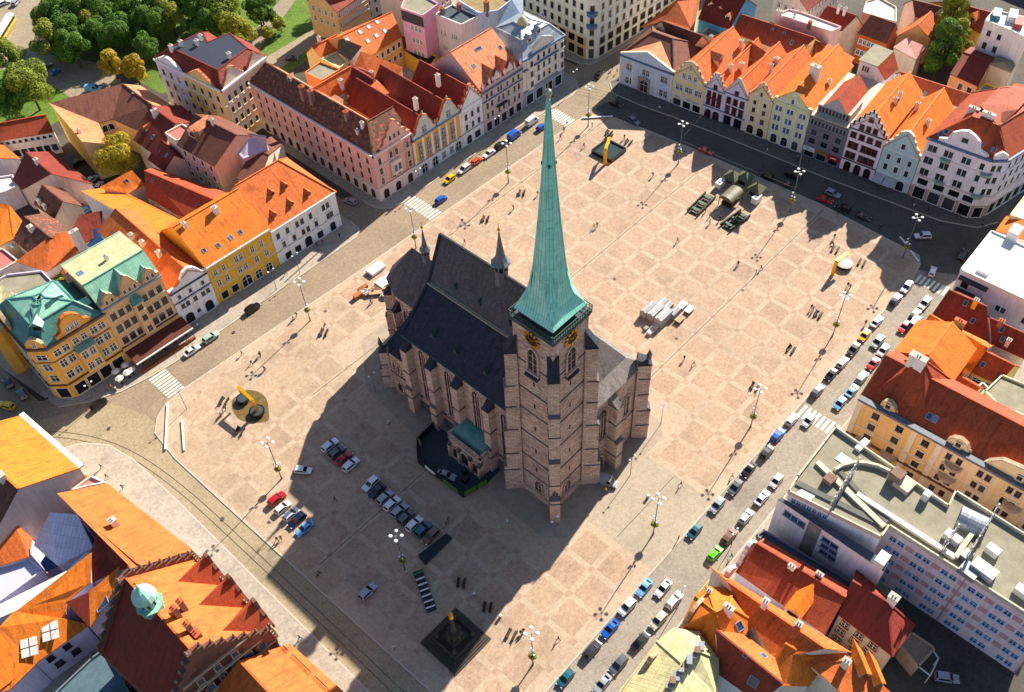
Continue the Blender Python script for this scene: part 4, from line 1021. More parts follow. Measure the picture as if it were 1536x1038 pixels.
b.parapet(cham, [(.1,16.9),(4.1,16.9),(3.9,18.6),(3.0,19.6),(2.1,20.2),(1.2,19.6),(.3,18.6)], YEL, .7, .1, 'gable', STONE); b.win(cham, 2.1, 17.6, .8, 1.3, 'a')
b.parapet(side, [(3,16.9),(9,16.9),(8.6,18.5),(7,20.2),(6,20.8),(5,20.2),(3.4,18.5)], YEL, .7, .1, 'gable', STONE)
b.dormer(T1(300,400), 2.6, 1.6, SEAM['green'], SEAM['teal']); b.dormer(T1(700,190), 2.4, 1.4, SEAM['green'], SEAM['teal'])
# tan house
b = free('town_house', 'tan four-storey house with shaped gables and copper roof above the terrace', [fe.at(13.75,18.0),fe.at(28.5,18.0),fe.at(28.5,18.0,17),fe.at(13.75,18.0,17),fe.at(13.75,22.6,4.6),fe.at(28.5,22.6,4.6),fe.at(28.5,21.6,15),fe.at(13.75,21.6,15)], [([0,1,5,4],0),([4,5,6,7],1),([7,6,2,3],0)], TAN, [SEAM['green'],SEAM['cream']], group=EG)
b.fr = CREAM; b.bar = TRIMB
b.grid(fe, 14.4, 18.2, [(5.8,2.3,1.5,2),(9.6,2.3,1.5,2),(13.6,2.1,1.4,2)]); b.grid(fe, 24.0, 28.0, [(5.8,2.3,1.5,2),(9.6,2.3,1.5,2),(13.6,2.1,1.4,2)]); b.grid(fe, 18.3, 24.0, [(5.8,2.2,1.3,[.13,.87]),(9.6,2.2,1.3,[.13,.87]),(13.6,2,1.2,[.13,.87])])
ob = MB(); p0, p1 = fe.at(19.9), fe.at(22.4); o_ = -fe.n*1.0
ob.prism([p+Vector((0,0,5.2)) for p in (p0,p0+o_,p1+o_,p1)], [p+Vector((0,0,15.2)) for p in (p0,p0+o_,p1+o_,p1)]); part('oriel', ob, TAN, b.root)
ob = MB(); ob.prism([p+Vector((0,0,15.2)) for p in (p0-fe.d*.2,p0-fe.d*.2+o_*1.3,p1+fe.d*.2+o_*1.3,p1+fe.d*.2)], [p+Vector((0,0,17.6)) for p in (p0+fe.d*.6,p0+fe.d*.6+o_*.3,p1-fe.d*.6+o_*.3,p1-fe.d*.6)]); part('oriel_roof', ob, SEAM['teal'], b.root)
b.grid(fe, 20, 22.3, [(6.0,1.8,1.2,1),(9.6,1.8,1.2,1),(13.0,1.6,1.4,1)], dep=-1.0)
for s0, s1, zt in ((14.0,18.2,21.4),(18.4,23.8,23.0),(24.2,28.3,21.4)):
    m = (s0+s1)/2; b.parapet(fe, [(s0,17.9),(s1,17.9),(s1,18.9),(s1-.7,19.2),(s1-.9,20.2),(m+.7,zt-.5),(m,zt),(m-.7,zt-.5),(s0+.9,20.2),(s0+.7,19.2),(s0,18.9)], TAN, .6, .12, 'gable', STONE); b.grid(fe, s0+.8, s1-.8, [(18.6,1.1,.6,3 if s1-s0 > 5 else 2,'a')])
    gb = MB(); q = [fe.at(s0+.2,18.6,.4), fe.at(m,zt-.4,.4), fe.at(s1-.2,18.6,.4)]; r = fe.at(m,zt-.4,5.2); gb.face([q[0],q[1],r,fe.at(s0+.2,18.6,1.2)]); gb.face([q[1],q[2],fe.at(s1-.2,18.6,1.2),r]); part('cross_roof', gb, SEAM['green'], b.root)
b.band(fe,13.75,28.5,17.6,.4,.4,TRIMG); b.band(fe,13.75,28.5,5.0,.35,.3,TRIMB,'string_course'); b.chimney(T2(370,260),1.2,.8); b.chimney(T2(60,400),1.6,.9,mat=BRICK); b.skylight(T2(160,365),1.2,1.6)
# small white gabled house
b = rowh('small white house with low shaped gable between tan and yellow houses', fe, 28.6, 38.7, 11.4, 14.7, 32, 'perp', WHT, TILE['or'], back=34.6, group=EG); b.bar = TRIMD
b.parapet(fe, [(28.6,11.2),(38.7,11.2),(38.7,12.0),(37.6,12.3),(37.0,13.4),(35.9,14.9),(34.6,15.4),(33.3,14.9),(32.2,13.4),(31.4,12.3),(28.6,12.0)], WHT, .55, .1, 'gable', WHITE)
b.band(fe,28.6,38.7,10.9,.3,.3,TRIMD); b.band(fe,28.6,38.7,7.7,.22,.2,TRIMD,'string_course')
b.grid(fe, 29.6, 38, [(8.6,1.2,.8,[.1,.45,.86]),(5.4,1.5,1.0,[.1,.25,.5,.76,.92],'h')]); b.grid(fe, 29, 38.4, [(.2,3.2,2.2,[.2,.78],'a'),(1.6,1.2,.9,[.48],'c')], pane=SHOP)
for px in (T2(565,95),T2(650,150),T2(780,230)): b.chimney(px,1.4,1.0)
# ochre house
b = rowh('long ochre-yellow house with bright orange roof and arched doorways', fe, 38.8, 57.0, 12.6, 19.3, 19, 'par', OCH, TILE['br'], rf=.52, group=EG); b.fr = CREAM
b.grid(fe, 39.6, 56.2, [(8.8,1.8,.95,[.06,.2,.42,.50,.70,.86]),(5.3,1.9,1.1,[.06,.2,.42,.52,.72,.9],'a')]); b.grid(fe, 39.6, 56.2, [(.8,2.2,1.8,[.08,.26],'s'),(.2,3.4,2.8,[.47],'a'),(.2,2.8,1.8,[.68,.87],'a')], pane=SHOP)
b.band(fe,38.8,57,12.2,.4,.45,WHITE); b.band(fe,38.8,57,8.1,.16,.14,CREAM,'string_course'); b.band(fe,38.8,57,4.6,.16,.14,CREAM,'string_course')
for px in (T3(300,660),T3(395,625),T3(480,573),T3(545,535)): b.skylight(px,.8,1.1)
b.chimney(T3(380,400),1.5,1.2); b.chimney(T3(170,500),1.2,.9)
# white corner house with little triangular dormers
b = rowh('white corner house with broad orange hipped roof and five small dormers', fe, 57.1, 77.1, 11.4, 19.6, 20, 'par', WHT, TILE['or'], rf=.55, hipB=7, group=EG); b.bar = TRIMD
b.grid(fe, 57.8, 76.6, [(7.9,1.8,1.0,[.05,.2,.36,.44,.58,.80,.87]),(4.6,1.8,1.0,[.1,.27,.42,.5,.64,.84,.9],'h')]); b.grid(fe, 57.8, 76.6, [(.4,2.2,1.8,[.12,.28,.66],'s'),(.2,3.2,2.2,[.46],'a'),(.2,2.8,1.8,[.88],'a')], pane=SHOP)
b.band(fe,57.1,77.1,11.0,.4,.4,WHITE); b.band(fe,57.1,77.1,4.1,.14,.12,TRIMG,'string_course')
for px in (T3(855,235),T3(765,285),T3(1010,285),T3(895,355),T3(780,430)): b.dormer(px,1.2,.9,TILE['or'],TRIMB)
sd = Fac(fe.at(77.1,0,0)[:2], fe.at(77.1,0,20)[:2]); b.grid(sd, 1, 19, [(7.9,1.8,1.0,6),(4.6,1.8,1.0,6),(.4,2.4,1.6,5,'s')])
# restaurant terrace under the tan house
t = root('restaurant_terrace', 'dark glazed restaurant terrace with white-edged awning below the tan house', 'terrace', fe.at(21.5))
mb = MB(); q = [fe.at(13.9,3.7), fe.at(29.0,3.7), fe.at(29.0,3.0,-4.6), fe.at(13.9,3.0,-4.6)]; mb.prism([v-Vector((0,0,.12)) for v in q], q); part('awning', mb, plain('brown_awning','#5b2f22',.8,.2), t)
mb = MB(); mb.bar(fe.at(13.9,3.02,-4.7), fe.at(29.0,3.02,-4.7), .25, .32); part('fascia', mb, WHITE, t)
for i in range(8):
    s = 14.2+i*2.06; mb = MB(); mb.bar(fe.at(s,0.12,-4.5), fe.at(s,3.0,-4.5), .14,.14); part('post', mb, TRIMB, t)
for i in range(7):
    s = 15.2+i*2.06; mb = MB(); mb.prism([fe.at(s-.95,.13,-5.3),fe.at(s+.95,.13,-5.3),fe.at(s+.95,.13,-4.75),fe.at(s-.95,.13,-4.75)],[fe.at(s-.95,.75,-5.3),fe.at(s+.95,.75,-5.3),fe.at(s+.95,.75,-4.75),fe.at(s-.95,.75,-4.75)]); o = part('planter', mb, plain('terracotta_box','#9a4f2a',.8,.2), t)
    mb = MB()
    for k in range(26):
        p = fe.at(s+random.uniform(-.9,.9), .7+random.uniform(0,.45), -5.02+random.uniform(-.3,.3)); r = random.uniform(.08,.16); d = Vector((random.uniform(-1,1),random.uniform(-1,1),random.uniform(-.3,1))).normalized(); x = d.orthogonal().normalized()*r; y = d.cross(x).normalized()*r; mb.face([p-x,p-y,p+x,p+y])
    part('flowers', mb, plain('planter_leaves','#5a6a24' if i%2 else '#8a5a28',.7,.3,4), o)['kind'] = 'stuff'
TBL = plain('dark_wicker','#2c221c',.8,.2,3)
for i in range(5):
    for k in range(2):
        s = 15.6+i*2.9; dp = -1.4-k*1.8; tb = root('cafe_table', 'small dark cafe table with two chairs under the terrace awning', 'table', fe.at(s,.13,dp), group='cafe tables on the restaurant terrace')
        mb = MB(); mb.tube(fe.at(s,.8,dp), fe.at(s,.86,dp), .4,.4,10); part('table_top', mb, DOORM, tb); mb = MB(); mb.tube(fe.at(s,.13,dp), fe.at(s,.8,dp), .05,.05,6); part('leg', mb, IRON, tb)
def parasol(p, col, label, r=1.5, h=2.5, n=8, group=None):
    t = root('parasol', label, 'parasol', p, group=group); p = Vector(p)
    mb = MB(); mb.lathe(p, [(r,h-.45),(.04,h)], n); part('canopy', mb, col, t); mb = MB(); mb.tube(p, p+Vector((0,0,h+.15)), .035,.035,6); part('pole', mb, IRON, t); mb = MB(); mb.lathe(p, [(.35,0),(.3,.12)], 10); part('base', mb, IRON, t)
PARW = plain('canvas_white','#e4ded0',.85,.1)
for px in (T1(970,655),T1(895,705),T1(1020,690),T1(985,715),T1(925,760)): parasol(P(px,2.2)-Vector((0,0,2.07)), PARW, 'cream round parasol on the pavement in front of the yellow corner house', 1.0, 2.3, group='parasols by the yellow corner house')

# ------------------------------------------------------------------ pink corner block and its row
fp = Fac(P(T4(905,1005)), P(T5(970,465)))
fpn = Fac((fp.A.x-.5, fp.A.y+51), fp.A[:2])
L = fpn.L
MOT = [TILE['md'], TILE['po']]
b = free('town_house', 'long pink corner house with arcaded ground floor and mottled dark roof', [fpn.at(0,15.2),fpn.at(L,15.2),fpn.at(L,15.2,13.0),fpn.at(L-8,15.2,13.0),fpn.at(L-8,15.2,10),fpn.at(0,15.2,10), fpn.at(3,20.4,5.0),fpn.at(L-6,20.4,5.0),fpn.at(L-5.5,20.4,13.0)], [([0,1,7,6],0),([1,2,8,7],0),([7,8,3,4],1),([6,7,4,5],1),([0,6,5],0)], PNK, MOT, group=EG)
b.fr = TRIMP; b.bar = TRIMB
NW = 14
b.grid(fpn, 1.5, L-.8, [(11.6,1.9,1.0,NW),(8.4,2.0,1.0,NW,'h'),(5.2,2.0,1.0,NW,'h')]); b.grid(fpn, 1.5, L-.8, [(.2,3.0,1.7,NW,'a')], pane=SHOP)
b.grid(fp, .6, 12.6, [(11.6,1.9,1.0,[.1,.42,.58,.9]),(8.4,2,1.0,[.1,.9],'h'),(5.2,2,1.0,[.1,.42,.58,.9],'h')]); b.grid(fp, .4, 12.6, [(.2,3.0,1.8,[.15,.5,.85],'a')], pane=SHOP)
b.face_slab(fpn, 0, L, 0.1, 4.2, PNKW); b.face_slab(fp, 0, 13.0, .1, 4.2, PNKW)
for fc, l in ((fpn,L),(fp,13.0)): b.band(fc,0,l,15.0,.5,.55,TRIMP); b.band(fc,0,l,4.2,.3,.3,TRIMP,'string_course'); b.band(fc,0,l,10.9,.18,.15,TRIMP,'string_course')
ob = MB(); p0, p1 = fp.at(5.0), fp.at(8.2); o_ = -fp.n*.9; ob.prism([p+Vector((0,0,6.4)) for p in (p0,p0+o_,p1+o_,p1)], [p+Vector((0,0,10.4)) for p in (p0,p0+o_,p1+o_,p1)]); part('oriel', ob, PNKW, b.root); b.grid(fp, 5.2, 8.0, [(7.4,2.0,1.0,2)], dep=-.9, pane=GLASSB)
b.parapet(fp, [(2.6,15.2),(13.0,15.2),(12.8,16.2),(11.4,16.6),(11.2,18.0),(10.0,18.4),(9.8,19.8),(9.0,20.2),(8.7,21.6),(7.6,22.2),(6.5,21.6),(6.2,20.2),(5.4,19.8),(5.2,18.4),(4.0,18.0),(3.8,16.6),(2.8,16.2)], PNK, .6, .1, 'gable', TILE['pk']); b.grid(fp, 5.4, 9.8, [(16.8,1.4,.8,3,'a')])
b.dormer(T4(255,150),1.6,1.2,TILE['po'],PNKW)
for px in (T4(360,270),T4(420,300)): b.chimney(px,3.6,1.3,mat=BRICK,pots=3)
b.chimney(T4(665,420),2.4,1.1,mat=BRICK); b.chimney(T4(775,480),1.6,.8); b.chimney(T4(740,520),1.0,.7)
lr = MB(); q = P(T4(845,625),16.2); lr.bar(q, q+Vector((0,0,9)), .3,.3); part('flagpole', lr, plain('pole_tan','#b08a5a',.6,.1), b.root)
# inner wings of the pink block
free('rear_wing', 'low wing with pale mottled roof inside the pink block', [(T4(450,340),14.5),(T4(590,255),14.5),(T4(660,300),12.5),(T4(530,390),12.5)], [[0,1,2,3]], PNKW, TILE['po'])
b = gabled('brick-red gabled rear house behind the pink block', T4(395,215), T4(690,45), T4(490,300), T4(700,170), 17.5, 13.5, PNKW, TILE['or'], 'rear_house'); b.chimney(T4(625,190),2.2,1.0)
b = gabled('dark maroon rear roof beside the red gabled house', T4(700,50), T4(850,140), T4(660,230), T4(800,280), 18, 13.8, CRM, TILE['ma'], 'rear_house', skip=()); b.chimney(T4(840,120),1.6,1.0)
free('rear_wing', 'small orange tiled annex between maroon roofs', [(T4(825,185),17),(T4(880,150),17),(T4(955,230),15.5),(T4(850,270),15.5)], [[0,1,2,3]], PNKW, TILE['or'])
b = free('rear_wing', 'orange lean-to roof behind the yellow baroque house', [(T4(895,285),15.5),(T4(1010,345),15.5),(T4(1180,415),14.5),(T4(1090,490),12.5),(T4(990,400),12.5)], [[0,1,2,3,4]], PNKW, TILE['or']); b.chimney(T4(945,365),2.0,1.0,2.2)
flat('flat-roofed grey felt building behind the pink block', [E7(155,605),E7(280,520),E7(440,580),E7(290,670)], 11.5, plaster('#c97f4a'), FELT)
# yellow baroque house
b = rowh('yellow baroque house with white pilasters and curved gables', fp, 13.1, 30.7, 12.2, 12.2, 5.5, 'flat', YEL, TILE['dk'], group=EG, ridge=False); b.fr = TRIMG
for s0, s1 in ((13.2,22.0),(22.0,30.7)):
    rb_ = free('roof_range', 'dark red steep roof range of the yellow baroque house' if s0 < 20 else 'second dark red steep roof range beside the white gabled house', [fp.at(s0,12.2,.5),fp.at(s1-.02,12.2,.5),fp.at(s1-.02,12.2,27),fp.at(s0,12.2,27),fp.at((s0+s1)/2,17.4,.5),fp.at((s0+s1)/2,17.4,27)], [[0,4,5,3],[4,1,2,5]], YEL, TILE['ma'] if s0 < 20 else TILE['dk'])
    m = (s0+s1)/2
    b.parapet(fp, [(s0+.2,12.1),(s1-.2,12.1),(s1-.3,13.4),(s1-1.2,13.8),(s1-1.6,15.2),(m+1.8,16.6),(m+1.4,17.6),(m,18.4),(m-1.4,17.6),(m-1.8,16.6),(s0+1.6,15.2),(s0+1.2,13.8),(s0+.3,13.4)], plaster('#b9c0b8'), .6, .12, 'gable', TILE['or']); b.win(fp, m, 13.2, 1.0, 1.6, 'c')
    for ss, zz in ((s0+.4,13.4),(m,18.4),(s1-.4,13.4)):
        fb_ = MB(); fb_.lathe(fp.at(ss,zz,.1), [(.3,0),(.34,.2),(.15,.35),(.28,.6),(.3,.9),(.05,1.3)], 8); part('urn', fb_, STONE, b.root)
    rb_.chimney(T5(245,450) if s0 < 20 else T5(395,290),2.4,1.0)
b.grid(fp, 13.8, 30.2, [(8.6,1.9,1.1,[.1,.28,.46,.62,.82]),(5.2,2.2,1.1,[.1,.28,.46,.62,.82],'h')]); b.grid(fp, 13.8, 30.2, [(.2,2.9,1.9,[.14,.38,.92],'a'),(1.2,1.6,1.0,[.58,.76],'c')], pane=SHOP)
b.face_slab(fp, 13.1, 30.7, .1, 4.2, plaster('#c9ccd2')); b.band(fp,13.1,30.7,12.0,.4,.45,TRIMG); b.band(fp,13.1,30.7,4.2,.25,.25,TRIMG,'string_course')
for s in (13.4,16.6,19.8,22.6,25.2,28.4,30.4): b.band(fp,s-.3,s+.3,4.5,7.5,.14,WHITE,'pilaster')
# narrow white stepped-gable house
b = rowh('narrow white house with red-capped stepped gable', fp, 30.8, 38.9, 12.5, 17.6, 20, 'perp', WHT, TILE['dk'], group=EG); b.bar = TRIMD
b.parapet(fp, [(30.9,12.4),(38.8,12.4),(38.6,14.0),(37.6,14.0),(37.4,15.6),(36.6,15.6),(36.4,17.2),(35.7,17.2),(35.4,18.6),(34.3,18.6),(34.0,17.2),(33.3,17.2),(33.1,15.6),(32.3,15.6),(32.1,14.0),(31.1,14.0)], WHT, .6, .12, 'gable', TILE['or'])
b.grid(fp, 31.3, 38.4, [(8.4,1.9,1.0,3,'h'),(5.0,1.9,1.0,3,'h'),(.2,2.9,1.9,[.25],'a'),(.6,2.3,2.2,[.72],'s')]); b.band(fp,30.8,38.9,12.2,.3,.35,WHITE); b.band(fp,30.8,38.9,4.3,.22,.2,TRIMG,'string_course')
# pinkish-grey neo-renaissance house with attic parapet
b = rowh('pinkish-grey four-storey house with pinnacled attic and wide orange roof', fp, 39.1, 55.0, 13.8, 21.6, 21, 'par', GREYP, TILE['pk'], rf=.55, group=EG); b.fr = TRIMP; b.bar = TRIMD
b.grid(fp, 39.6, 54.6, [(10.9,1.7,.95,[.08,.2,.38,.46,.62,.78,.92]),(7.6,2.0,.95,[.08,.2,.38,.5,.64,.8,.92],'h'),(4.3,2.0,.95,[.08,.2,.38,.5,.64,.8,.92],'h')]); b.grid(fp, 39.6, 54.6, [(.2,2.9,2.0,[.1,.3,.5,.7,.9],'s')], pane=SHOP)
b.band(fp,39.1,55,13.4,.4,.5,TRIMBL); b.band(fp,39.1,55,10.2,.3,.4,TRIMBL,'string_course'); b.band(fp,39.1,55,3.5,.25,.3,TRIMP,'string_course'); b.band(fp,39.1,55,6.9,.16,.16,TRIMP,'string_course')
b.parapet(fp, [(39.1,13.7),(55,13.7),(55,15.0),(39.1,15.0)], GREYP, .5, .1, 'attic_parapet', TRIMR)
for s in (39.5,42.2,44.0,46.4,48.2,50.4,52.0,54.6):
    pb = MB(); pb.box(fp.at(s,15.0,.1), .55,.55,1.0); pb.box(fp.at(s,16.0,.1), .55,.55,1.0, top=.1); part('pinnacle', pb, PNKW, b.root)
for s0, s1 in ((43.4,46.6),(48.6,51.8)):
    m = (s0+s1)/2; b.parapet(fp, [(s0,14.8),(s1,14.8),(s1-.4,16.4),(m+.5,17.6),(m,18.6),(m-.5,17.6),(s0+.4,16.4)], PNKW, .5, .12, 'gable', TRIMR)
    gb = MB(); r = fp.at(m,17.8,8); gb.face([fp.at(s0,15.0,.4),fp.at(m,17.8,.4),r,fp.at(s0,15.0,2.2)]); gb.face([fp.at(m,17.8,.4),fp.at(s1,15.0,.4),fp.at(s1,15.0,2.2),r]); part('cross_roof', gb, TILE['pk'], b.root)
bal = MB(); bal.prism([fp.at(44,6.6),fp.at(48,6.6),fp.at(48,6.6,-1),fp.at(44,6.6,-1)],[fp.at(44,6.85),fp.at(48,6.85),fp.at(48,6.85,-1),fp.at(44,6.85,-1)]); bal.bar(fp.at(44,7.7,-1),fp.at(48,7.7,-1),.08,.08)
for i in range(9): bal.bar(fp.at(44+i*.5,6.8,-1),fp.at(44+i*.5,7.7,-1),.05,.05)
part('balcony', bal, IRON, b.root); b.skylight(E8(1190,530),.8,1.1); b.skylight(E8(895,735),.8,1.1); b.skylight(E8(945,545),2.0,.9)
# pale corner house with zinc roof
A, B = fp.at(55.2), fp.at(72.6); fs2 = Fac(fp.at(72.6)[:2], fp.at(72.6,0,16)[:2])
b = mansard('pale grey corner house with bowed bays and zinc mansard roof', [p[:2] for p in (A, B, fp.at(72.6,0,16), fp.at(55.2,0,16))], 16.0, 19.6, 3.0, 21.2, LGT, [SEAM['silver'],SEAM['silver']], group=EG); b.bar = TRIMD
b.grid(fp, 55.8, 72.2, [(12.9,1.8,1.0,[.08,.2,.36,.5,.64,.8,.92]),(9.6,1.9,1.0,[.08,.2,.36,.5,.64,.8,.92]),(6.3,1.9,1.0,[.08,.2,.36,.5,.64,.8,.92])]); b.grid(fp, 55.8, 72.2, [(.4,3.2,2.8,4,'s')], pane=SHOP); b.grid(fs2, .8, 15.2, [(12.9,1.8,1.0,4),(9.6,1.9,1,4),(6.3,1.9,1,4),(.4,3,2.4,4,'s')])
b.face_slab(fp,55.2,72.6,.1,4.6,plaster('#8b95a8')); b.band(fp,55.2,72.6,15.6,.5,.6,TRIMBL); b.band(fp,55.2,72.6,12.2,.35,.6,TRIMBL,'string_course'); b.band(fp,55.2,72.6,5.0,.35,.4,TRIMG,'string_course')
for s in (56.8,69.6):
    ob = MB(); p0, p1 = fp.at(s), fp.at(s+2.6); o_ = -fp.n*.9; ob.prism([p+Vector((0,0,5.4)) for p in (p0,p0+o_*.9+fp.d*.5,p1+o_*.9-fp.d*.5,p1)], [p+Vector((0,0,15.4)) for p in (p0,p0+o_*.9+fp.d*.5,p1+o_*.9-fp.d*.5,p1)]); part('bay', ob, LGT, b.root); b.grid(fp, s+.5, s+2.1, [(6.3,1.9,1.2,1),(9.6,1.9,1.2,1),(12.9,1.8,1.2,1)], dep=-.82)
for px in (T6(480,190),T6(590,120)): b.skylight(px,.8,1.2)
dm = MB(); q = fp.at(63,20.6,7); dm.lathe(q, [(1.5,-1),(1.6,.8),(1.3,1.8),(.6,2.6),(.1,2.9)], 12); part('roof_cupola', dm, SEAM['cream'], b.root, True)
b.parapet(fp, [(59,15.9),(68.6,15.9),(67.8,17.6),(65.4,18.8),(63.8,19.4),(62.2,18.8),(59.8,17.6)], LGT, .6, .1, 'gable', SEAM['silver'])
for px in (T6(560,260),T6(490,330)): b.dormer(px,1.8,1.4,SEAM['silver'],LGT)
# far corner palace across the side street
b = mansard('tall cream and white corner palace with turreted corner bay across the street', [(56.2,57.6),(58.2,55.2),(112,52.0),(112,70),(74,73),(76,108),(57.5,110)], 20.5, 23.5, 3.0, 23.5, plaster('#e4dac8'), [SEAM['silver'],FELT], group=None); b.fr = CREAM; b.bar = TRIMD
f1 = Fac((57.5,110),(56.2,57.6)); f2 = Fac((58.2,55.2),(112,52)); f3 = Fac((56.2,57.6),(58.2,55.2))
b.grid(f1, 1, f1.L-.5, [(8.2,2.2,1.2,17),(12.0,2.2,1.2,17,'h'),(16,2.0,1.2,17)]); b.grid(f1, 1, f1.L-.5, [(.4,3.0,2.6,14,'s'),(4.4,2.4,2.6,14,'s')], pane=SHOP)
b.grid(f2, .6, f2.L-1, [(8.2,2.2,1.2,16),(12.0,2.2,1.2,16,'h'),(16,2.0,1.2,16)]); b.grid(f2, .6, f2.L-1, [(.4,3.0,2.4,14,'s'),(4.4,2.4,2.4,14,'s')], pane=SHOP); b.grid(f3, .4, 2.7, [(.4,3.2,1.6,1,'s'),(4.6,2.2,1.4,1),(8.2,2.2,1.3,1),(12,2.2,1.3,1),(16,2,1.3,1)])
b.face_slab(f1,0,f1.L,.1,7.2,plaster('#d2a95a')); 
for fc in (f1,f2,f3): b.band(fc,0,fc.L,20.2,.5,.5,WHITE); b.band(fc,0,fc.L,7.4,.35,.35,WHITE,'string_course'); b.band(fc,0,fc.L,11.3,.18,.16,WHITE,'string_course')
for zz in (11.2,15.2):
    bl = MB(); c_ = f3.at(1.5,zz,-.3); bl.lathe(c_, [(1.5,-.25),(1.7,0),(1.7,.9)], 12); part('balcony', bl, TRIMBL, b.root)
b2 = flat('dark stone house with shop awning next to the corner palace', [Vector((112.3,52,0)),Vector((150,50,0)),Vector((150,70,0)),Vector((112.3,72,0))], 18, plaster('#a08a78'), FELT); ff = Fac((112.3,52),(150,50)); b2.grid(ff,1,36,[(6,2,1.2,10),(9.6,2,1.2,10),(13.2,2,1.2,10),(.4,3.2,2.6,8,'s')]); b2.band(ff,0,37,4.4,.4,1.2,WHITE,'awning')
# ------------------------------------------------------------------ south side of the square
SG = 'gabled houses along the south side of the square'
fs = Fac(P(U1(140,615)), P(U3(970,985)))
def text_part(txt, fac, s, z, size, mat, par, dep=-.1, name='lettering'):
    cu = D.curves.new('lettering', 'FONT'); cu.body = txt; cu.size = size; cu.extrude = .02; cu.align_x = 'CENTER'
    tmp = D.objects.new('tmp', cu); COL.objects.link(tmp)
    dg = bpy.context.evaluated_depsgraph_get(); me = D.meshes.new_from_object(tmp.evaluated_get(dg)); D.objects.remove(tmp)
    p = fac.at(s, z, dep); rz = atan2(fac.d.y, fac.d.x)
    m = Matrix.Translation(p-Vector(par.location)) @ Matrix.Rotation(rz,4,'Z') @ Matrix.Rotation(pi/2,4,'X'); me.transform(m)
    me.materials.clear(); o = link(name, me, mat, par); return o
def gable_pts(s0, s1, z0, zt, kind):
    m = (s0+s1)/2; w = (s1-s0)/2; h = zt-z0
    if kind == 'tri': return [(s0,z0),(s1,z0),(s1,z0+.5),(m+.5,zt-.3),(m,zt),(m-.5,zt-.3),(s0,z0+.5)]
    if kind == 'bar':
        r = [(1,0),(1,.14),(.86,.2),(.8,.34),(.6,.46),(.54,.62),(.4,.7),(.34,.86),(.2,.94),(0,1)]
    elif kind == 'step':
        r = [(1,0),(1,.16),(.82,.18),(.8,.38),(.6,.4),(.58,.62),(.38,.64),(.36,.86),(.16,.88),(.14,1),(0,1)]
    else:
        r = [(1,0),(1,.1),(.9,.12),(.85,.22),(.76,.25),(.7,.37),(.6,.4),(.54,.52),(.44,.55),(.38,.67),(.28,.7),(.22,.83),(.12,.86),(0,1)]
    R = [(m+w*x, z0+h*y) for x, y in r]; Lf = [(m-w*x, z0+h*y) for x, y in r[::-1][1:]]
    return [(s0,z0)] + R + Lf[:-1] if False else R + Lf
BLU = plaster('#bccbe2'); VIO = plaster('#d0cce0'); GRN = plaster('#ccd2b0'); GRY = plaster('#6f6c74'); MINT = plaster('#a9c4c8'); RSE = plaster('#dfd2da')
DARKB = plain('dark_brick_plinth','#5a342c',.8,.2)
# blue palace with pediment
b = rowh('light blue neoclassical house with pediment and arched stone portal', fs, 0, 17.8, 9.8, 14.2, 18, 'par', BLU, TILE['bn'], rf=.5, hipA=5, hipB=6, group=SG)
b.parapet(fs, [(0,9.8),(17.8,9.8),(17.8,10.3),(8.9,13.6),(0,10.3)], BLU, .5, .1, 'pediment', CREAM); b.band(fs,0,17.8,9.4,.4,.4,TRIMBL)
pd = MB(); pd.face([fs.at(.5,10.2,.4),fs.at(8.9,13.4,.4),fs.at(8.9,13.4,9)]); pd.face([fs.at(8.9,13.4,.4),fs.at(17.3,10.2,.4),fs.at(8.9,13.4,9)]); part('pediment_roof', pd, TILE['pk'], b.root)
b.grid(fs, .8, 17.0, [(5.7,2.0,1.1,[.12,.2,.46,.54,.84,.92],'h'),(1.0,2.2,1.2,[.12,.21,.84,.93],'h')]); b.win(fs, 8.6, .2, 2.6, 3.9, 'a', fr=STONE, pane=DOORM)
for s in (.3,4.6,12.6,17.4): b.band(fs,s-.3,s+.3,.2,9.2,.15,WHITE,'pilaster')
po = MB(); po.prism([fs.at(6.7,.2),fs.at(7.2,.2),fs.at(7.2,.2,-.5),fs.at(6.7,.2,-.5)],[fs.at(6.7,4.4),fs.at(7.2,4.4),fs.at(7.2,4.4,-.5),fs.at(6.7,4.4,-.5)]); part('portal_pier', po, STONE, b.root)
po = MB(); po.prism([fs.at(10.0,.2),fs.at(10.5,.2),fs.at(10.5,.2,-.5),fs.at(10.0,.2,-.5)],[fs.at(10.0,4.4),fs.at(10.5,4.4),fs.at(10.5,4.4,-.5),fs.at(10.0,4.4,-.5)]); part('portal_pier', po, STONE, b.root)
b.parapet(fs, [(6.4,4.4),(10.8,4.4),(10.4,4.9),(8.6,5.5),(6.8,4.9)], STONE, .1, .6, 'portal_hood', TRIMG)
fw1 = Fac(fs.at(0,0,18)[:2], fs.at(0)[:2]); b.grid(fw1, .6, 17.4, [(5.7,2,1.1,6),(1.0,2.2,1.2,6)])
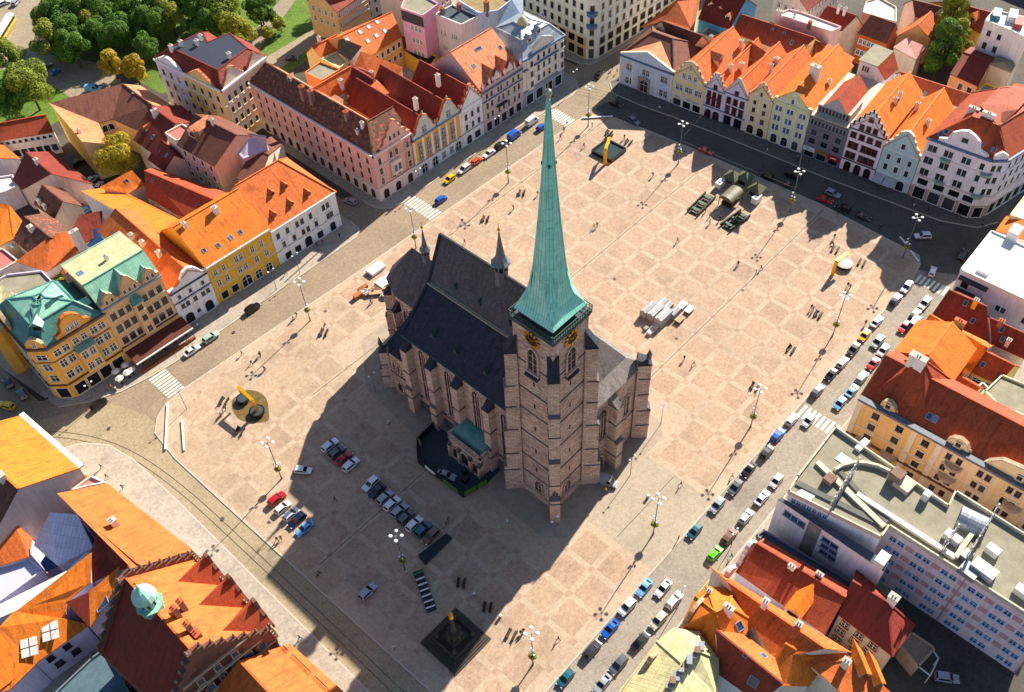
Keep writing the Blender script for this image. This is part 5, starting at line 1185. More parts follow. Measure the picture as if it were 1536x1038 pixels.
# gabled houses
def ghouse(label, s0, s1, he, zt, kind, wall, roof, rows, dep=24, fr=None, bar=None, cop=None, gr=(), shop=None, trim=WHITE, hr=None, back=None, gf=None):
    b = rowh(label, fs, s0, s1, he, hr or zt-1.4, dep, 'perp', wall, roof, back=back, group=SG)
    if fr: b.fr = fr
    if bar: b.bar = bar
    b.parapet(fs, gable_pts(s0+.05, s1-.05, he-.1, zt, kind), wall, .5, .15, 'gable', cop or STONE)
    if gf: b.face_slab(fs, s0+.03, s1-.03, .1, 3.4, gf)
    b.grid(fs, s0+.5, s1-.5, rows)
    for z, h, w, n in gr:
        b.grid(fs, (s0+s1)/2-(w*n*.9), (s0+s1)/2+(w*n*.9), [(z,h,w,n)])
    b.grid(fs, s0+.4, s1-.4, shop or [(.2,2.7,2.0,2,'s')], pane=SHOP)
    b.band(fs,s0,s1,he-.3,.25,.25,trim); b.band(fs,s0,s1,3.6,.25,.25,trim,'string_course')
    return b
b = ghouse('cream house with curly gable and bookshop sign', 17.9, 28.2, 9.5, 15.6, 'bar', CRM, TILE['or'], [(5.4,1.8,1.0,[.12,.25,.45,.58,.78,.91],'h')], gr=[(9.8,1.5,1.0,3),(12.8,1.2,.8,1)], shop=[(.2,2.2,2.4,3,'s')])
b.band(fs, 18.2, 27.9, 2.9, .9, .2, WHITE, 'shop_sign'); text_part('KNIHY', fs, 19.9, 3.1, .55, TRIMD, b.root, -.24); text_part('DŮM KNIHY', fs, 25.0, 3.05, .72, TRIMD, b.root, -.24)
b.dormer(U1(890,480),3.0,2.0,TILE['pk'],CRM); b.chimney(U1(820,305),1.6,.9); b.chimney(U1(1040,360),2.6,1.0,mat=WHCH); b.skylight(U1(990,410))
b = ghouse('narrow lilac house with stepped gable and maroon window frames', 28.3, 34.2, 9.8, 14.8, 'step', VIO, TILE['or'], [(7.2,1.5,.9,3),(4.5,1.8,.95,3,'h')], fr=TRIMR, bar=TRIMR, gr=[(9.9,1.2,.9,1)], trim=TRIMBL, shop=[(.2,2.5,1.8,2,'a')])
b.chimney(U1(965,525),1.8,.9); b.chimney(U1(1045,520),2.2,1.0)
b = ghouse('white house with pointed gable and maroon windows', 34.2, 41.4, 10.4, 15.8, 'tri', plaster('#c9c9dc'), TILE['or'], [(7.2,1.8,1.05,3),(4.0,1.9,1.1,3,'h')], fr=TRIMR, bar=TRIMR, gr=[(10.3,1.3,.9,1)], trim=TRIMBL)
b.chimney(U1(1060,510),2.4,.8); b.chimney(U1(1100,490),2.0,.7)
b = ghouse('tall cream house with scrolled gable beside the white pointed one', 41.4, 48.4, 12.4, 17.2, 'volute', CRM, TILE['or'], [(9.8,1.3,.95,2),(7.2,1.5,1.0,2,'h'),(4.2,1.7,1.2,2)], bar=TRIMB, gr=[(12.8,1.3,.7,1)], shop=[(.2,2.8,2.0,2,'a')])
b.chimney(U2(630,270),2.6,.8); b.chimney(U2(675,200),2.0,1.2)
b = rowh('pale green four-storey house with blue casements and small central gable', fs, 48.6, 59.1, 13.6, 18.2, 26, 'perp', GRN, TILE['br'], group=SG); b.bar = TRIMBL; b.pane = GLASSB
b.grid(fs, 49.2, 58.6, [(10.6,1.4,.75,[.07,.18,.42,.53,.8,.91]),(7.4,1.6,.75,[.07,.18,.42,.53,.8,.91]),(4.4,1.7,.75,[.07,.18,.42,.53,.8,.91])]); b.grid(fs, 49.2, 58.6, [(.2,2.8,1.8,[.15,.48,.82],'a')], pane=SHOP)
b.parapet(fs, [(48.6,13.5),(59.1,13.5),(59.1,14.2),(56.2,14.3),(55.6,15.2),(54.9,16.2),(53.8,16.6),(52.7,16.2),(52.0,15.2),(51.4,14.3),(48.6,14.2)], GRN, .6, .12, 'gable', GRN); b.win(fs, 53.8, 14.0, .7, 1.4, 'a'); b.band(fs,48.6,59.1,13.2,.35,.35,GRN)
for z in (6.8,9.9): b.band(fs,48.6,59.1,z,.14,.12,WHITE,'string_course')
b.dormer(U2(850,450),2.4,1.8,TILE['or'],GRN); b.chimney(U2(985,300),3.2,1.4,2.6); b.skylight(U2(700,330)); b.chimney(U2(1110,360),1.2,.8)
# grey modern block
b = mansard('grey modernist house with ribbon of narrow windows and shop signs', [fs.at(59.2)[:2], fs.at(70.1)[:2], fs.at(70.1,0,22)[:2], fs.at(59.2,0,22)[:2]], 13.2, 13.21, 1.2, 13.2, GRY, [plain('pale_roof_sheet','#b9b3a2',.8,.15,.6)]*2, group=SG, ov=.6); b.fr = TRIMG; b.bar = TRIMD
b.grid(fs, 59.6, 69.7, [(10.3,1.5,.6,10),(7.2,1.7,1.6,[.16,.5,.84]),(4.4,1.7,1.9,[.16,.5,.84])])
ub = MB(); q = [fs.at(60.2,13.3,1.4),fs.at(69.2,13.3,1.4),fs.at(69.2,13.3,9),fs.at(60.2,13.3,9)]; ub.prism(q, [v+Vector((0,0,2.4)) for v in q]); part('attic_storey', ub, plaster('#a9a6a6'), b.root); b.grid(fs, 60.4, 69.0, [(13.8,1.5,.6,9)], dep=1.4)
gb = MB(); r0_, r1_ = fs.at(64.9,19.4,1.2), fs.at(64.9,19.4,14); 
gb.face([fs.at(61.4,15.75,1.0),r0_,r1_,fs.at(61.4,15.75,14)]); gb.face([r0_,fs.at(68.4,15.75,1.0),fs.at(68.4,15.75,14),r1_]); part('attic_roof', gb, TILE['rd'], b.root); gb = MB(); gb.face([fs.at(61.4,15.7,1.3),fs.at(68.4,15.7,1.3),fs.at(64.9,19.3,1.3)]); part('attic_gable', gb, plaster('#a9a6b0'), b.root)
sg = b.band(fs, 59.4, 62.6, 1.9, 1.2, .25, plain('sign_white','#dfe6ee',.5,.05), 'shop_sign'); text_part('TRIOLA', fs, 61.0, 2.2, .75, plain('sign_blue','#2a5f8f',.5,.05), b.root, -.3)
b.band(fs, 62.8, 66.2, 2.2, .8, .25, plain('sign_ochre','#8a6a2a',.6,.1), 'shop_sign'); b.band(fs, 66.6, 69.9, 1.7, 1.4, .3, plain('sign_red','#b01028',.5,.05), 'shop_sign'); mk_ = MB(); mk_.bar(fs.at(67.4,2.45,-.33), fs.at(69.0,2.45,-.33), .03, .3); part('sign_mark', mk_, WHITE, b.root)
b.grid(fs, 59.5, 69.9, [(.2,1.8,2.6,3,'s')], pane=SHOP)
# renaissance house with red windows
b = ghouse('white renaissance house with pinnacled stepped gable and dark red windows', 70.2, 79.6, 13.6, 19.6, 'step', RSE, TILE['br'], [(10.9,1.5,1.3,[.1,.37,.63,.9]),(7.6,1.8,1.3,[.1,.24,.52,.68,.86]),(4.4,1.8,1.3,[.1,.24,.52,.68,.86])], fr=TRIMB, bar=TRIMR, cop=TRIMD, gr=[(14.0,1.4,1.0,3),(17.0,1.1,1.0,1)], trim=TRIMD, shop=[(.2,2.8,1.6,[.18,.5,.82],'a')]); b.pane = plain('red_shutters','#5b1f1f',.6,.1)
for s, z in ((70.8,14.6),(71.9,15.9),(73.0,17.3),(76.8,17.3),(77.9,15.9),(79.0,14.6),(74.9,19.6)):
    pb = MB(); pb.lathe(fs.at(s,z,.05), [(.28,0),(.3,.3),(.14,.45),(.3,.7),(.05,1.2)], 8); part('pinnacle', pb, TRIMD, b.root)
b.chimney(U3(460,200),1.4,.8); b.chimney(U3(490,165),1.4,.8)
b = ghouse('pale turquoise house with curved gable and cafe awnings', 79.8, 89.1, 11.6, 18.0, 'bar', MINT, TILE['br'], [(8.3,1.6,.9,3),(5.0,1.8,1.0,3,'h')], gr=[(12.6,1.5,1.0,1)], cop=CREAM, shop=[(.2,2.6,2.8,[.25],'s'),(.2,3.0,2.0,[.76],'a')], bar=TRIMD, hr=17.0)
b.chimney(U3(605,250),2.2,.9); b.chimney(U3(680,350),1.4,.9)
for k in range(2):
    aw = MB(); s0 = 80.0+k*2.8; q = [fs.at(s0,3.4),fs.at(s0+2.6,3.4),fs.at(s0+2.6,2.6,-3.2),fs.at(s0,2.6,-3.2)]; aw.prism([v-Vector((0,0,.08)) for v in q], q); part('awning', aw, plain('awning_grey','#b4b6ba',.8,.1), b.root)
# big pink-white corner house
pA, pB = fs.at(89.3), fs.at(107.2); sdv = Vector((.96,-.20,0)).normalized(); pC = pB+sdv*34; pD = pA+Vector((1,0,0))*24
cA = fs.at(105.0); cB = pB+sdv*2.2
b = mansard('large pale pink corner house with curved attic gable and rounded corner balconies', [pA[:2], cA[:2], cB[:2], pC[:2], (pC+Vector((2,14,0)))[:2], pD[:2]], 18.4, 23.6, 6.2, 24.4, RSE, [TILE['rd'],TILE['rd']], group=SG); b.bar = TRIMD
fr_ = Fac(cB[:2], pC[:2]); fcn = Fac(cA[:2], cB[:2])
R9 = [(14.9,1.8,1.0),(11.2,1.9,1.0),(7.6,1.9,1.0)]
b.grid(fs, 89.9, 104.6, [(z,h,w,[.05,.13,.32,.4,.62,.7,.92]) for z,h,w in R9]); b.grid(fr_, 1, 31, [(z,h,w,12) for z,h,w in R9]); b.grid(fcn, .3, fcn.L-.3, [(z,h,w,2) for z,h,w in R9])
b.grid(fs, 89.9, 104.8, [(4.6,1.8,2.6,[.12,.4,.66,.9],'s'),(.2,3.4,2.8,[.12,.38,.64,.9],'s')], pane=SHOP); b.grid(fr_, 1, 31, [(.2,3.4,2.4,9,'s')], pane=SHOP); b.grid(fcn, 0, fcn.L, [(.2,3.2,2.2,1,'s')], pane=SHOP)
for fc, l0, l1 in ((fs,89.3,105),(fr_,0,fr_.L),(fcn,0,fcn.L)):
    b.band(fc,l0,l1,18.0,.5,.55,TRIMBL); b.band(fc,l0,l1,6.9,.3,.35,TRIMP,'string_course'); b.band(fc,l0,l1,14.0,.16,.16,TRIMP,'string_course'); b.face_slab(fc,l0,l1,.1,3.9,plaster('#a58d80'))
b.parapet(fs, [(91.6,18.3),(103.6,18.3),(103.4,19.2),(101.2,19.8),(100.6,22.0),(99.2,23.0),(97.6,23.6),(96,23.0),(94.6,22.0),(94.0,19.8),(91.8,19.2)], RSE, .6, .12, 'attic_gable', WHITE); b.win(fs, 97.6, 20.4, 1.6, 1.3, 'c')
b.parapet(fcn, [(0,18.3),(fcn.L,18.3),(fcn.L-.3,19.6),(fcn.L/2,20.6),(.3,19.6)], RSE, .5, .1, 'attic_gable', WHITE)
for s, z in ((95.0,13.6),(104.9,13.6),(104.9,6.9),(95.6,6.9)):
    bl = MB(); bl.lathe(fs.at(s,z,.2), [(.9,-.3),(1.35,0),(1.35,.8)], 14); part('balcony', bl, plain('balcony_green','#8fa59a',.6,.15), b.root)
for px in (U3(770,410),U3(810,395),U3(1045,490),U3(1130,520)): b.skylight(px,1.0,1.2)
b.chimney(U3(1090,300),1.2,.9,3); b.chimney(U3(990,262),1.2,.9,2.6)

# ------------------------------------------------------------------ roofs behind the south side
BG = 'houses behind the south side'
free('rear_house', 'broad orange roof behind the light blue house', [(U1(325,188),10.5),(U1(560,12),14.5),(U1(740,-10),14.5),(U1(690,230),11),(U1(460,155),11)], [[0,1,2,3,4]], PALE, TILE['or'])
b = gabled('dark maroon rear range parallel to the light blue house', U1(460,155), U1(760,265), U1(490,242), U1(700,330), 13.8, 11.3, CRM, TILE['bn'], 'rear_house')
b = gabled('maroon roofed house with three white dormers round a turquoise yard', U1(800,-40), U1(1085,-10), U1(735,130), U1(965,205), 17.5, 11.8, plaster('#55a2c4'), TILE['ma'], 'rear_house')
for px in (U1(820,60),U1(885,92),U1(945,150)): b.dormer(px,1.8,1.3,TILE['or'],WHT)
flat('low grey flat roof in the turquoise yard', [U1(745,255),U1(850,180),U1(950,205),U1(890,262),U1(810,292)], 9, CRM, FELT)
b = gabled('long brownish red range with small skylights behind the gabled row', U4(65,120), U4(670,312), U4(0,255), U4(505,440), 13.6, 9.6, plaster('#c9b08a'), TILE['dk'], 'rear_house')
for px in (U4(320,250),U4(415,280),U4(480,348),U4(580,380)): b.skylight(px)
free('rear_wing', 'small orange lean-to on a yellow wall', [(U4(110,300),9),(U4(165,200),11),(U4(288,245),11),(U4(215,345),9)], [[0,1,2,3]], YEL, TILE['or'])
b = flat('long cream flat-roofed building with pinkish wall and chimney', [U4(360,125),U4(455,88),U4(545,108),U4(880,232),U4(800,268),U4(475,165)], 13.5, plaster('#d4b2ae'), plain('pale_membrane','#d6cfbf',.8,.15,.5)); b.chimney(U4(365,150),2.4,1.2); b.chimney(U4(625,210),1.2,1.0,mat=BRICK); b.chimney(U4(500,140),.8,.6)
b = gabled('maroon gabled roof with pair of white chimneys', U4(770,50), U4(1010,130), U4(705,150), U4(900,235), 14, 10.2, plaster('#cdb9a6'), TILE['ma'], 'rear_house'); b.chimney(U4(860,95),1.6,.8); b.chimney(U4(910,110),1.6,.8)
b = gabled('dark brown roof over orange timbered gallery', U4(1130,125), U4(1330,195), U4(1030,260), U4(1260,345), 13.8, 10, plaster('#b8602a'), TILE['bn'], 'rear_house')
gf = Fac(P(U4(1030,260),10)[:2], P(U4(1260,345),10)[:2]); b.grid(gf, .5, gf.L-.5, [(6.6,1.5,1.1,6)]); b.grid(gf, .5, gf.L-.5, [(3.0,1.6,1.1,6)])
flat('pale pink blind-walled house at the rear', [U4(1090,20),U4(1190,-10),U4(1330,70),U4(1330,190),U4(1060,112)], 12, plaster('#e0b9a8'), plain('pale_membrane','#d6cfbf',.8,.15,.5))
b = free('rear_house', 'tall white house with grey flat top and red mansard side', [(U4(1040,490),17.5),(U4(1165,370),17.5),(U4(1310,425),17.5),(U4(1190,548),17.5),(U4(1238,640),13.5),(U4(1345,545),13.5)], [([0,1,2,3],0),([3,2,5,4],1)], WHT, [FELT,TILE['rd']], ridge=False)
gf = Fac(P(U4(1040,490),17.5)[:2], P(U4(1190,548),17.5)[:2]); b.bar = TRIMD; b.grid(gf, .6, gf.L-.4, [(14.8,1.5,.6,[.2,.35,.5]),(10.6,1.7,.7,[.1,.25,.4,.8]),(6.5,1.7,.8,[.3,.8])])
free('rear_house', 'orange roof slope sweeping behind the pale green house', [(U4(785,365),14.5),(U4(985,472),11),(U4(828,632),11),(U4(640,540),14)], [[0,1,2,3]], PALE, TILE['or'])
free('rear_house', 'dull orange roof with pale gable wall', [(U4(668,345),13.5),(U4(775,385),13.5),(U4(650,480),10.5),(U4(590,525),10.5)], [[0,1,2,3]], plaster('#dcc49a'), TILE['rd'])
free('rear_wing', 'orange ridge-roofed annex among the chimneys', [(U4(120,350),13.5),(U4(255,440),13.5),(U4(175,520),11),(U4(80,420),11)], [[0,1,2,3]], PALE, TILE['or'])
b = gabled('peach roofed tan house beside the large courtyard tree', U5(440,205), U5(550,95), U5(545,318), U5(655,190), 12.5, 8.5, plaster('#d8a070'), TILE['or'], 'rear_house')
b = gabled('dark red long roof beyond the courtyard tree', U5(690,10), U5(1060,110), U5(800,170), U5(960,260), 14, 10.5, plaster('#cf9a4a'), TILE['dk'], 'rear_house'); b.dormer(U5(870,180),3,1.6,TILE['or'],plaster('#cf9a4a'))
b = gabled('brown roofed house at the top of the yard', U5(400,0), U5(640,60), U5(420,120), U5(530,140), 13, 10, PALE, TILE['bn'], 'rear_house')
free('rear_wing', 'red sheet roofs beside the tree', [(U5(250,385),8.5),(U5(340,320),9.5),(U5(500,390),9.5),(U5(430,480),8)], [[0,1,2,3]], PALE, PINKROOF)
b = flat('tall white modern block with roof terrace', [U5(992,178),U5(1060,95),U5(1345,160),U5(1345,330),U5(1190,255)], 20, plaster('#d8d2cc'), GRAVEL); gf = Fac(P(U5(992,178),20)[:2], P(U5(1190,255),20)[:2]); b.bar = TRIMD; b.grid(gf, .6, gf.L-.4, [(16.5,1.7,1.1,2),(12.5,2,1.2,2),(8,2,1.2,2)])
for k, px in enumerate((U5(1080,140),U5(1210,150),U5(1260,210))):
    mb = MB(); p = P(px,20.1); mb.box(p, 4.5, 2.2, 1.6, .3); part('roof_hut', mb, [plain('hut_blue','#4a7c92',.6,.2),WHT,plain('hut_red','#b0564a',.7,.2)][k], b.root)
b = gabled('dark maroon roof over a tan wall with two tall windows', U5(820,430), U5(1035,512), U5(712,600), U5(935,700), 13, 10.6, plaster('#d9a878'), TILE['ma'], 'rear_house'); gf = Fac(P(U5(712,600),10.6)[:2], P(U5(935,700),10.6)[:2]); b.bar = TRIMB; b.grid(gf, .5, gf.L-.5, [(6.8,2.2,1.3,[.45,.82])])
b = gabled('long dark orange range between the yard and the turquoise house', U5(300,590), U5(890,782), U5(330,700), U5(840,870), 12.5, 9.8, PALE, TILE['rd'], 'rear_house')
for px in (U5(420,740),U5(460,755),U5(500,770)): b.skylight(px,.6,1.2)
free('rear_house', 'bright orange roofs with three white chimneys behind the turquoise house', [(U5(480,880),11.5),(U5(630,765),14.5),(U5(650,900),12),(U5(560,1010),11)], [[0,1,2,3]], PALE, TILE['br'])
flat('cluttered light roof terrace with yellow parapet', [U5(990,690),U5(1190,765),U5(1120,860),U5(848,850)], 9.5, plaster('#d9b23a'), FELT)
free('rear_house', 'small hipped grey pavilion roof', [(U5(1040,520),12),(U5(1110,455),12),(U5(1250,500),12),(U5(1200,585),12),(U5(1150,515),13.6)], [[0,1,4],[1,2,4],[2,3,4],[3,0,4]], PALE, FELT)
b = gabled('orange tiled range with long brick edge on the corner house court', U5(1311,700), U5(1130,960), U5(1240,690), U5(1040,920), 19.5, 16.8, PALE, TILE['or'], 'rear_house')
# ------------------------------------------------------------------ west side
LW = plaster('#dcd8e0'); PKS = plaster('#e0c4c8'); YWT = plaster('#d9b36a')
def clutter(b, px, h, sx, sy, sz, mat, rz=0.0, name='roof_unit'):
    p = P(px, h); mb = MB(); mb.box(p, sx, sy, sz, rz); return part(name, mb, mat, b.root)
# white-roofed corner block
b = flat('white flat-roofed block with lilac wall at the south-west corner', [W3(652,292),W3(1150,520),W3(1150,1010),W3(372,645)], 14.0, LW, GRAVEL, par=.5, parm=WHITE)
clutter(b, W3(850,335), 14.0, 3.4, 2.2, 2.4, WHITE); clutter(b, W3(560,700), 12.5, 2.2, 2.6, 2.4, LW, 0, 'wall_pier'); gf = Fac(P(W3(372,645),14)[:2], P(W3(1150,1010),14)[:2]); b.bar = TRIMD
b.grid(gf, 1, gf.L-1, [(9.8,2.0,1.6,[.06]),(8.0,1.6,.9,[.55,.62,.9]),(4.0,1.6,.9,[.5,.6,.8])]); bl = MB(); bl.prism([gf.at(.6,9.0),gf.at(6.5,9.0),gf.at(6.5,9.0,-1.4),gf.at(.6,9.0,-1.4)],[gf.at(.6,9.3),gf.at(6.5,9.3),gf.at(6.5,9.3,-1.4),gf.at(.6,9.3,-1.4)]); part('balcony', bl, TRIMD, b.root); b.band(gf,.4,6.8,12.4,.5,1.2,TRIMD,'canopy')
free('house', 'orange roof edge beyond the white-roofed block', [(W3(800,155),10),(W3(1010,215),13),(W3(1010,380),13),(W3(705,285),10)], [[0,1,2,3]], PALE, TILE['br'])
flat('cream flat roof beyond the orange roof edge', [W3(822,150),W3(960,-30),W3(1100,20),W3(1100,240),W3(1000,205)], 11.5, CRM, plain('pale_membrane','#d6cfbf',.8,.15,.5))
def frontw(b, x0, x1, he, mat, trim=TRIMP):
    f_ = Fac((x1,-75.2),(x0,-75.2)); return f_
b = gabled('dark red roofed house with yellow chimney next to the white-roofed block', W2(680,72), W2(940,190), W2(565,238), W2(945,435), 13.4, 9.6, PALE, TILE['dk']); b.chimney(W2(850,190),2.2,.9,mat=OCH); b.skylight(W2(795,165)); b.skylight(W2(845,290))
b = gabled('dark red rear range with two skylights and chimney', W2(968,268), W2(1230,390), W2(985,440), W2(1220,545), 12.8, 9.8, LW, TILE['dk']); b.skylight(W2(1050,352)); b.skylight(W2(1055,420)); b.chimney(W2(1035,320),1.4,1.0,mat=BRICK); b.chimney(W2(1085,460),1.6,.8)
b = gabled('orange roofed house with long chimney stacks facing the west road', W2(545,246), W2(950,480), W2(455,372), W2(835,640), 13.6, 10.4, PALE, TILE['br']); b.chimney(W2(740,330),1.8,.8,2.2,BRICK); b.chimney(W2(680,390),2.0,1.0,3.6); b.skylight(W2(745,495))
b = gabled('brownish gable roof wedged between orange roofs', W2(420,375), W2(590,470), W2(330,497), W2(490,528), 13.2, 10.8, PALE, TILE['rd'])
free('house', 'orange roof slope with white verge and chimney', [(W2(600,470),13),(W2(705,430),14),(W2(805,655),11.5),(W2(690,690),10.5),(W2(570,590),11.5)], [[0,1,2,3,4]], PALE, TILE['br']).chimney(W2(565,550),1.8,1.1)
b = gabled('dark orange wing with skylight above a yellow wall', W2(835,455), W2(1140,605), W2(850,645), W2(1030,725), 12.8, 9.8, YWT, TILE['rd']); b.skylight(W2(915,600)); gf = Fac(P(W2(850,645),9.8)[:2], P(W2(1030,725),9.8)[:2]); b.grid(gf,.4,gf.L-.3,[(6.6,1.8,1.6,[.2,.75])])
b = gabled('small dark orange wing beside the brick stack', W2(695,645), W2(895,762), W2(695,790), W2(805,860), 12.6, 10.2, PALE, TILE['rd']); b.skylight(W2(762,785)); b.chimney(W2(640,720),2.6,1.6,2.2,BRICK,pots=3)
flat('grey felt flat roof in the yard behind the yellow house', [W1(1118,135),W1(1238,22),W1(1450,110),W1(1450,330),W1(1215,235)], 11, plaster('#b9bfae'), FELT)
flat('pale green walled stair block', [W1(1050,118),W1(1100,75),W1(1190,170),W1(1150,300),W1(1000,225)], 10.5, plaster('#c2d0b4'), plain('pale_green_roof','#b9c4a6',.8,.2))
free('house', 'pink sheet-metal roof on the yard side', [(W1(1150,290),10.5),(W1(1260,262),11.5),(W1(1450,395),11.5),(W1(1450,490),10.5)], [[0,1,2,3]], PALE, PINKROOF)
# yellow art nouveau house with long side facade
A0 = P(W1(240,160),16.4); B0 = P(W1(1397,790),16.4); fy = Fac(A0[:2], (A0+(B0-A0)*1.35)[:2]); LY = fy.L
YP = plaster('#ddb36c'); YP2 = plaster('#d9bf8e')
b = rowh('long yellow art nouveau house with bay windows and dark orange roof', fy, 0, LY, 16.4, 21.5, 15, 'par', YP, TILE['rd'], rf=.52, name='town_house', ov=.1); b.fr = CREAM; b.bar = TRIMB
b.grid(fy, 1, 16.5, [(12.3,1.9,1.5,[.2,.52,.86]),(8.6,1.9,1.5,[.2,.52,.86],'h'),(5.2,1.8,1.5,[.2,.52,.86]),(1.2,2,1.5,[.2,.52,.86])]); b.grid(fy, 17.5, LY-.5, [(12.3,1.9,1.1,[.06,.14,.30,.36,.52,.58,.74,.8,.94]),(8.6,1.9,1.1,[.06,.14,.30,.36,.52,.58,.74,.8,.94],'h'),(5.2,1.8,1.1,[.06,.14,.30,.36,.52,.58,.74,.8,.94]),(1.2,2,1.1,[.06,.14,.30,.36,.52,.58,.74,.8,.94])])
b.face_slab(fy, 17, LY, .1, 16.3, YP2, .05, 'facade_panel'); b.band(fy,0,LY,16.2,.6,1.2,plain('lead_gutter','#5f6670',.6,.15)); b.band(fy,0,LY,4.6,.3,.5,TRIMB,'string_course'); b.band(fy,0,LY,8.0,.2,.25,CREAM,'string_course')
for s, w_, zt in ((5.5,1.6,19.0),(19.5,2.2,19.2),(31,6.5,20.2)):
    b.parapet(fy, [(s-w_,16.6),(s+w_,16.6),(s+w_*.9,17.4),(s+w_*.6,zt-.6),(s,zt),(s-w_*.6,zt-.6),(s-w_*.9,17.4)], YP2 if s > 10 else YP, .7, .2, 'gable', STONE); b.win(fy, s, 17.2, 1.0, 1.1, 'c', dep=-.2)
for s, z in ((3.8,4.4),(9.2,4.4),(20.5,7.6),(20.5,11.4),(32.5,9.4),(42,8.0)):
    bl = MB(); bl.lathe(fy.at(s,z,0), [(1.0,-.8),(1.7,-.1),(1.75,0),(1.75,.8)], 14); part('balcony', bl, STONE, b.root)
for s in (.4,11.8,16.8): b.band(fy,s-.5,s+.6,.2,16.0,.25,CREAM,'pilaster')
b.skylight(W1(725,305),.9,1.3); b.skylight(W1(768,325),.9,1.3)
fyw = Fac(fy.at(0,0,26)[:2], fy.A[:2])
c0, c1_, c2_, c3_ = fy.at(0,16.6,0), fy.at(12.5,16.6,0), fy.at(12.5,16.6,15), fy.at(0,16.6,15); ap = fy.at(6.6,24.8,8.2)
q = [fy.at(1.2,16.5,.8), fy.at(7,16.5,.8), fy.at(12.2,16.5,1.6), fy.at(13.6,16.5,8), fy.at(12,16.5,14.6), fy.at(6,16.5,15.4), fy.at(1,16.5,12), fy.at(.4,16.5,5)]
b2 = free('corner_pavilion', 'many-sided dark orange tent roof with white chimney at the yellow house corner', q+[ap], [[i,(i+1)%8,8] for i in range(8)], YP, TILE['rd'], ov=.2); b2.chimney(W2(440,600),2.4,1.4,3.2)
b3 = rowh('yellow side wing with orange roof facing the west road', fyw, 0, 11, 16.0, 19.5, 12, 'par', YP, TILE['br'])
# flat-roofed office block and its pink slab
HO = 17.0
pts = [W8(435,15),W8(1090,472),W8(1132,385),W8(1700,742),W8(1700,1195),W8(745,582),W8(700,652),W8(165,385),W8(215,300)]
b = flat('big flat-roofed office block with aerials and pink panelled rear facade', pts, HO, PKS, FELT, par=.9, parm=plain('parapet_buff','#c9bfa8',.8,.2,1.5)); b.fr = plain('blue_white_frame','#b9cbe6',.6,.05); b.bar = b.fr; b.pane = GLASSB
gf = Fac(P(W8(745,582),HO)[:2], P(W8(1700,1195),HO)[:2])
cols = []
nc = int(gf.L/4.6)
for i in range(nc):
    c = (i+.5)/nc; cols += [c-.75/gf.L, c+.75/gf.L]
b.grid(gf, 0, gf.L, [(z,1.35,1.25,cols,'p') for z in (13.9,10.6,7.3,4.0,.9)])
PKD = plain('pink_dark_panel','#c79a9e',.8,.15)
for z in (13.9,10.6,7.3,4.0):
    for i in range(nc-1):
        s = gf.L*(i+1)/nc; b.face_slab(gf, s-.75, s+.75, z-.05, z+1.4, PKD, .03, 'spandrel_panel')
for i in range(1, nc//3+1): b.band(gf, gf.L*3*i/nc-.1, gf.L*3*i/nc+.1, .1, 16.6, .12, plain('pipe_pink','#b98a8a',.7,.1), 'downpipe')
g2 = Fac(P(W8(165,385),HO)[:2], P(W8(700,652),HO)[:2]); b.face_slab(g2, 0, g2.L, 9, 16.9, LW, .06, 'white_wall'); 
for i in range(7): b.win(g2, 1.3+i*1.0, 14.9, .8, 1.2, 'p', dep=-.07, pane=SHOP)
WM = plain('unit_white','#d8d6d0',.6,.1,2); GM = plain('unit_grey','#8b8e90',.55,.15,2,metal=.3)
rx = -.10
def strip(p1, p2, w_, h_, mat, name): 
    mb = MB(); a_, c_ = P(p1,HO), P(p2,HO); mb.bar(a_+Vector((0,0,h_/2)), c_+Vector((0,0,h_/2)), w_, h_); return part(name, mb, mat, b.root)
PB = MATS['parapet_buff']
strip(W8(330,215), W8(720,590), 1.0, .7, PB, 'roof_upstand'); strip(W8(560,400), W8(1130,770), .9, .8, plain('upstand_white','#d9d4c8',.7,.1), 'roof_upstand'); strip(W8(210,330), W8(740,590), 1.1, .45, plain('upstand_dark','#5d5f5a',.8,.2), 'roof_upstand'); strip(W8(440,240), W8(740,560), .9, .4, MATS['upstand_dark'], 'roof_upstand'); strip(W8(1130,770), W8(1250,600), .8, .9, PB, 'roof_upstand')
arc = [W8(430,262),W8(480,235),W8(540,220),W8(610,222),W8(680,238),W8(750,270)]
for p1, p2 in zip(arc, arc[1:]): strip(p1, p2, .5, 1.0, PB, 'curved_parapet')
for px, sx, sy, sz, mt in ((W8(785,310),2.2,2.2,2.6,BRICK),(W8(835,345),3.0,3.0,1.2,plain('hut_pink','#d9b7a4',.8,.1)),(W8(958,420),1.4,1.2,2.0,WM),(W8(1110,660),1.5,2.8,1.6,WM),(W8(1290,850),2.2,4.0,1.8,WM),(W8(1345,735),1.5,2.2,1.6,WM),(W8(1515,975),1.5,2.4,1.6,WM),(W8(400,320),2.0,1.8,1.4,BRICK),(W8(265,400),2.6,2.6,.25,WM),(W8(590,115),3.2,1.2,.8,WM),(W8(485,195),2.0,2.4,.25,WM),(W8(1195,760),2.0,1.6,1.2,GM),(W8(1210,850),2.6,3.0,1.2,GM)): clutter(b, px, HO, sx, sy, sz, mt, rx)
dr = MB(); p = P(W8(1225,560),HO); ax_ = Vector((.15,-1,0)).normalized(); 
for i in range(10):
    a0, a1 = pi*i/10, pi*(i+1)/10; n_ = Vector((1,.15,0)).normalized(); f_ = lambda a: p+n_*2.2*cos(a)+Vector((0,0,2.2*sin(a)))
    dr.face([f_(a0)-ax_*2.2, f_(a1)-ax_*2.2, f_(a1)+ax_*2.2, f_(a0)+ax_*2.2])
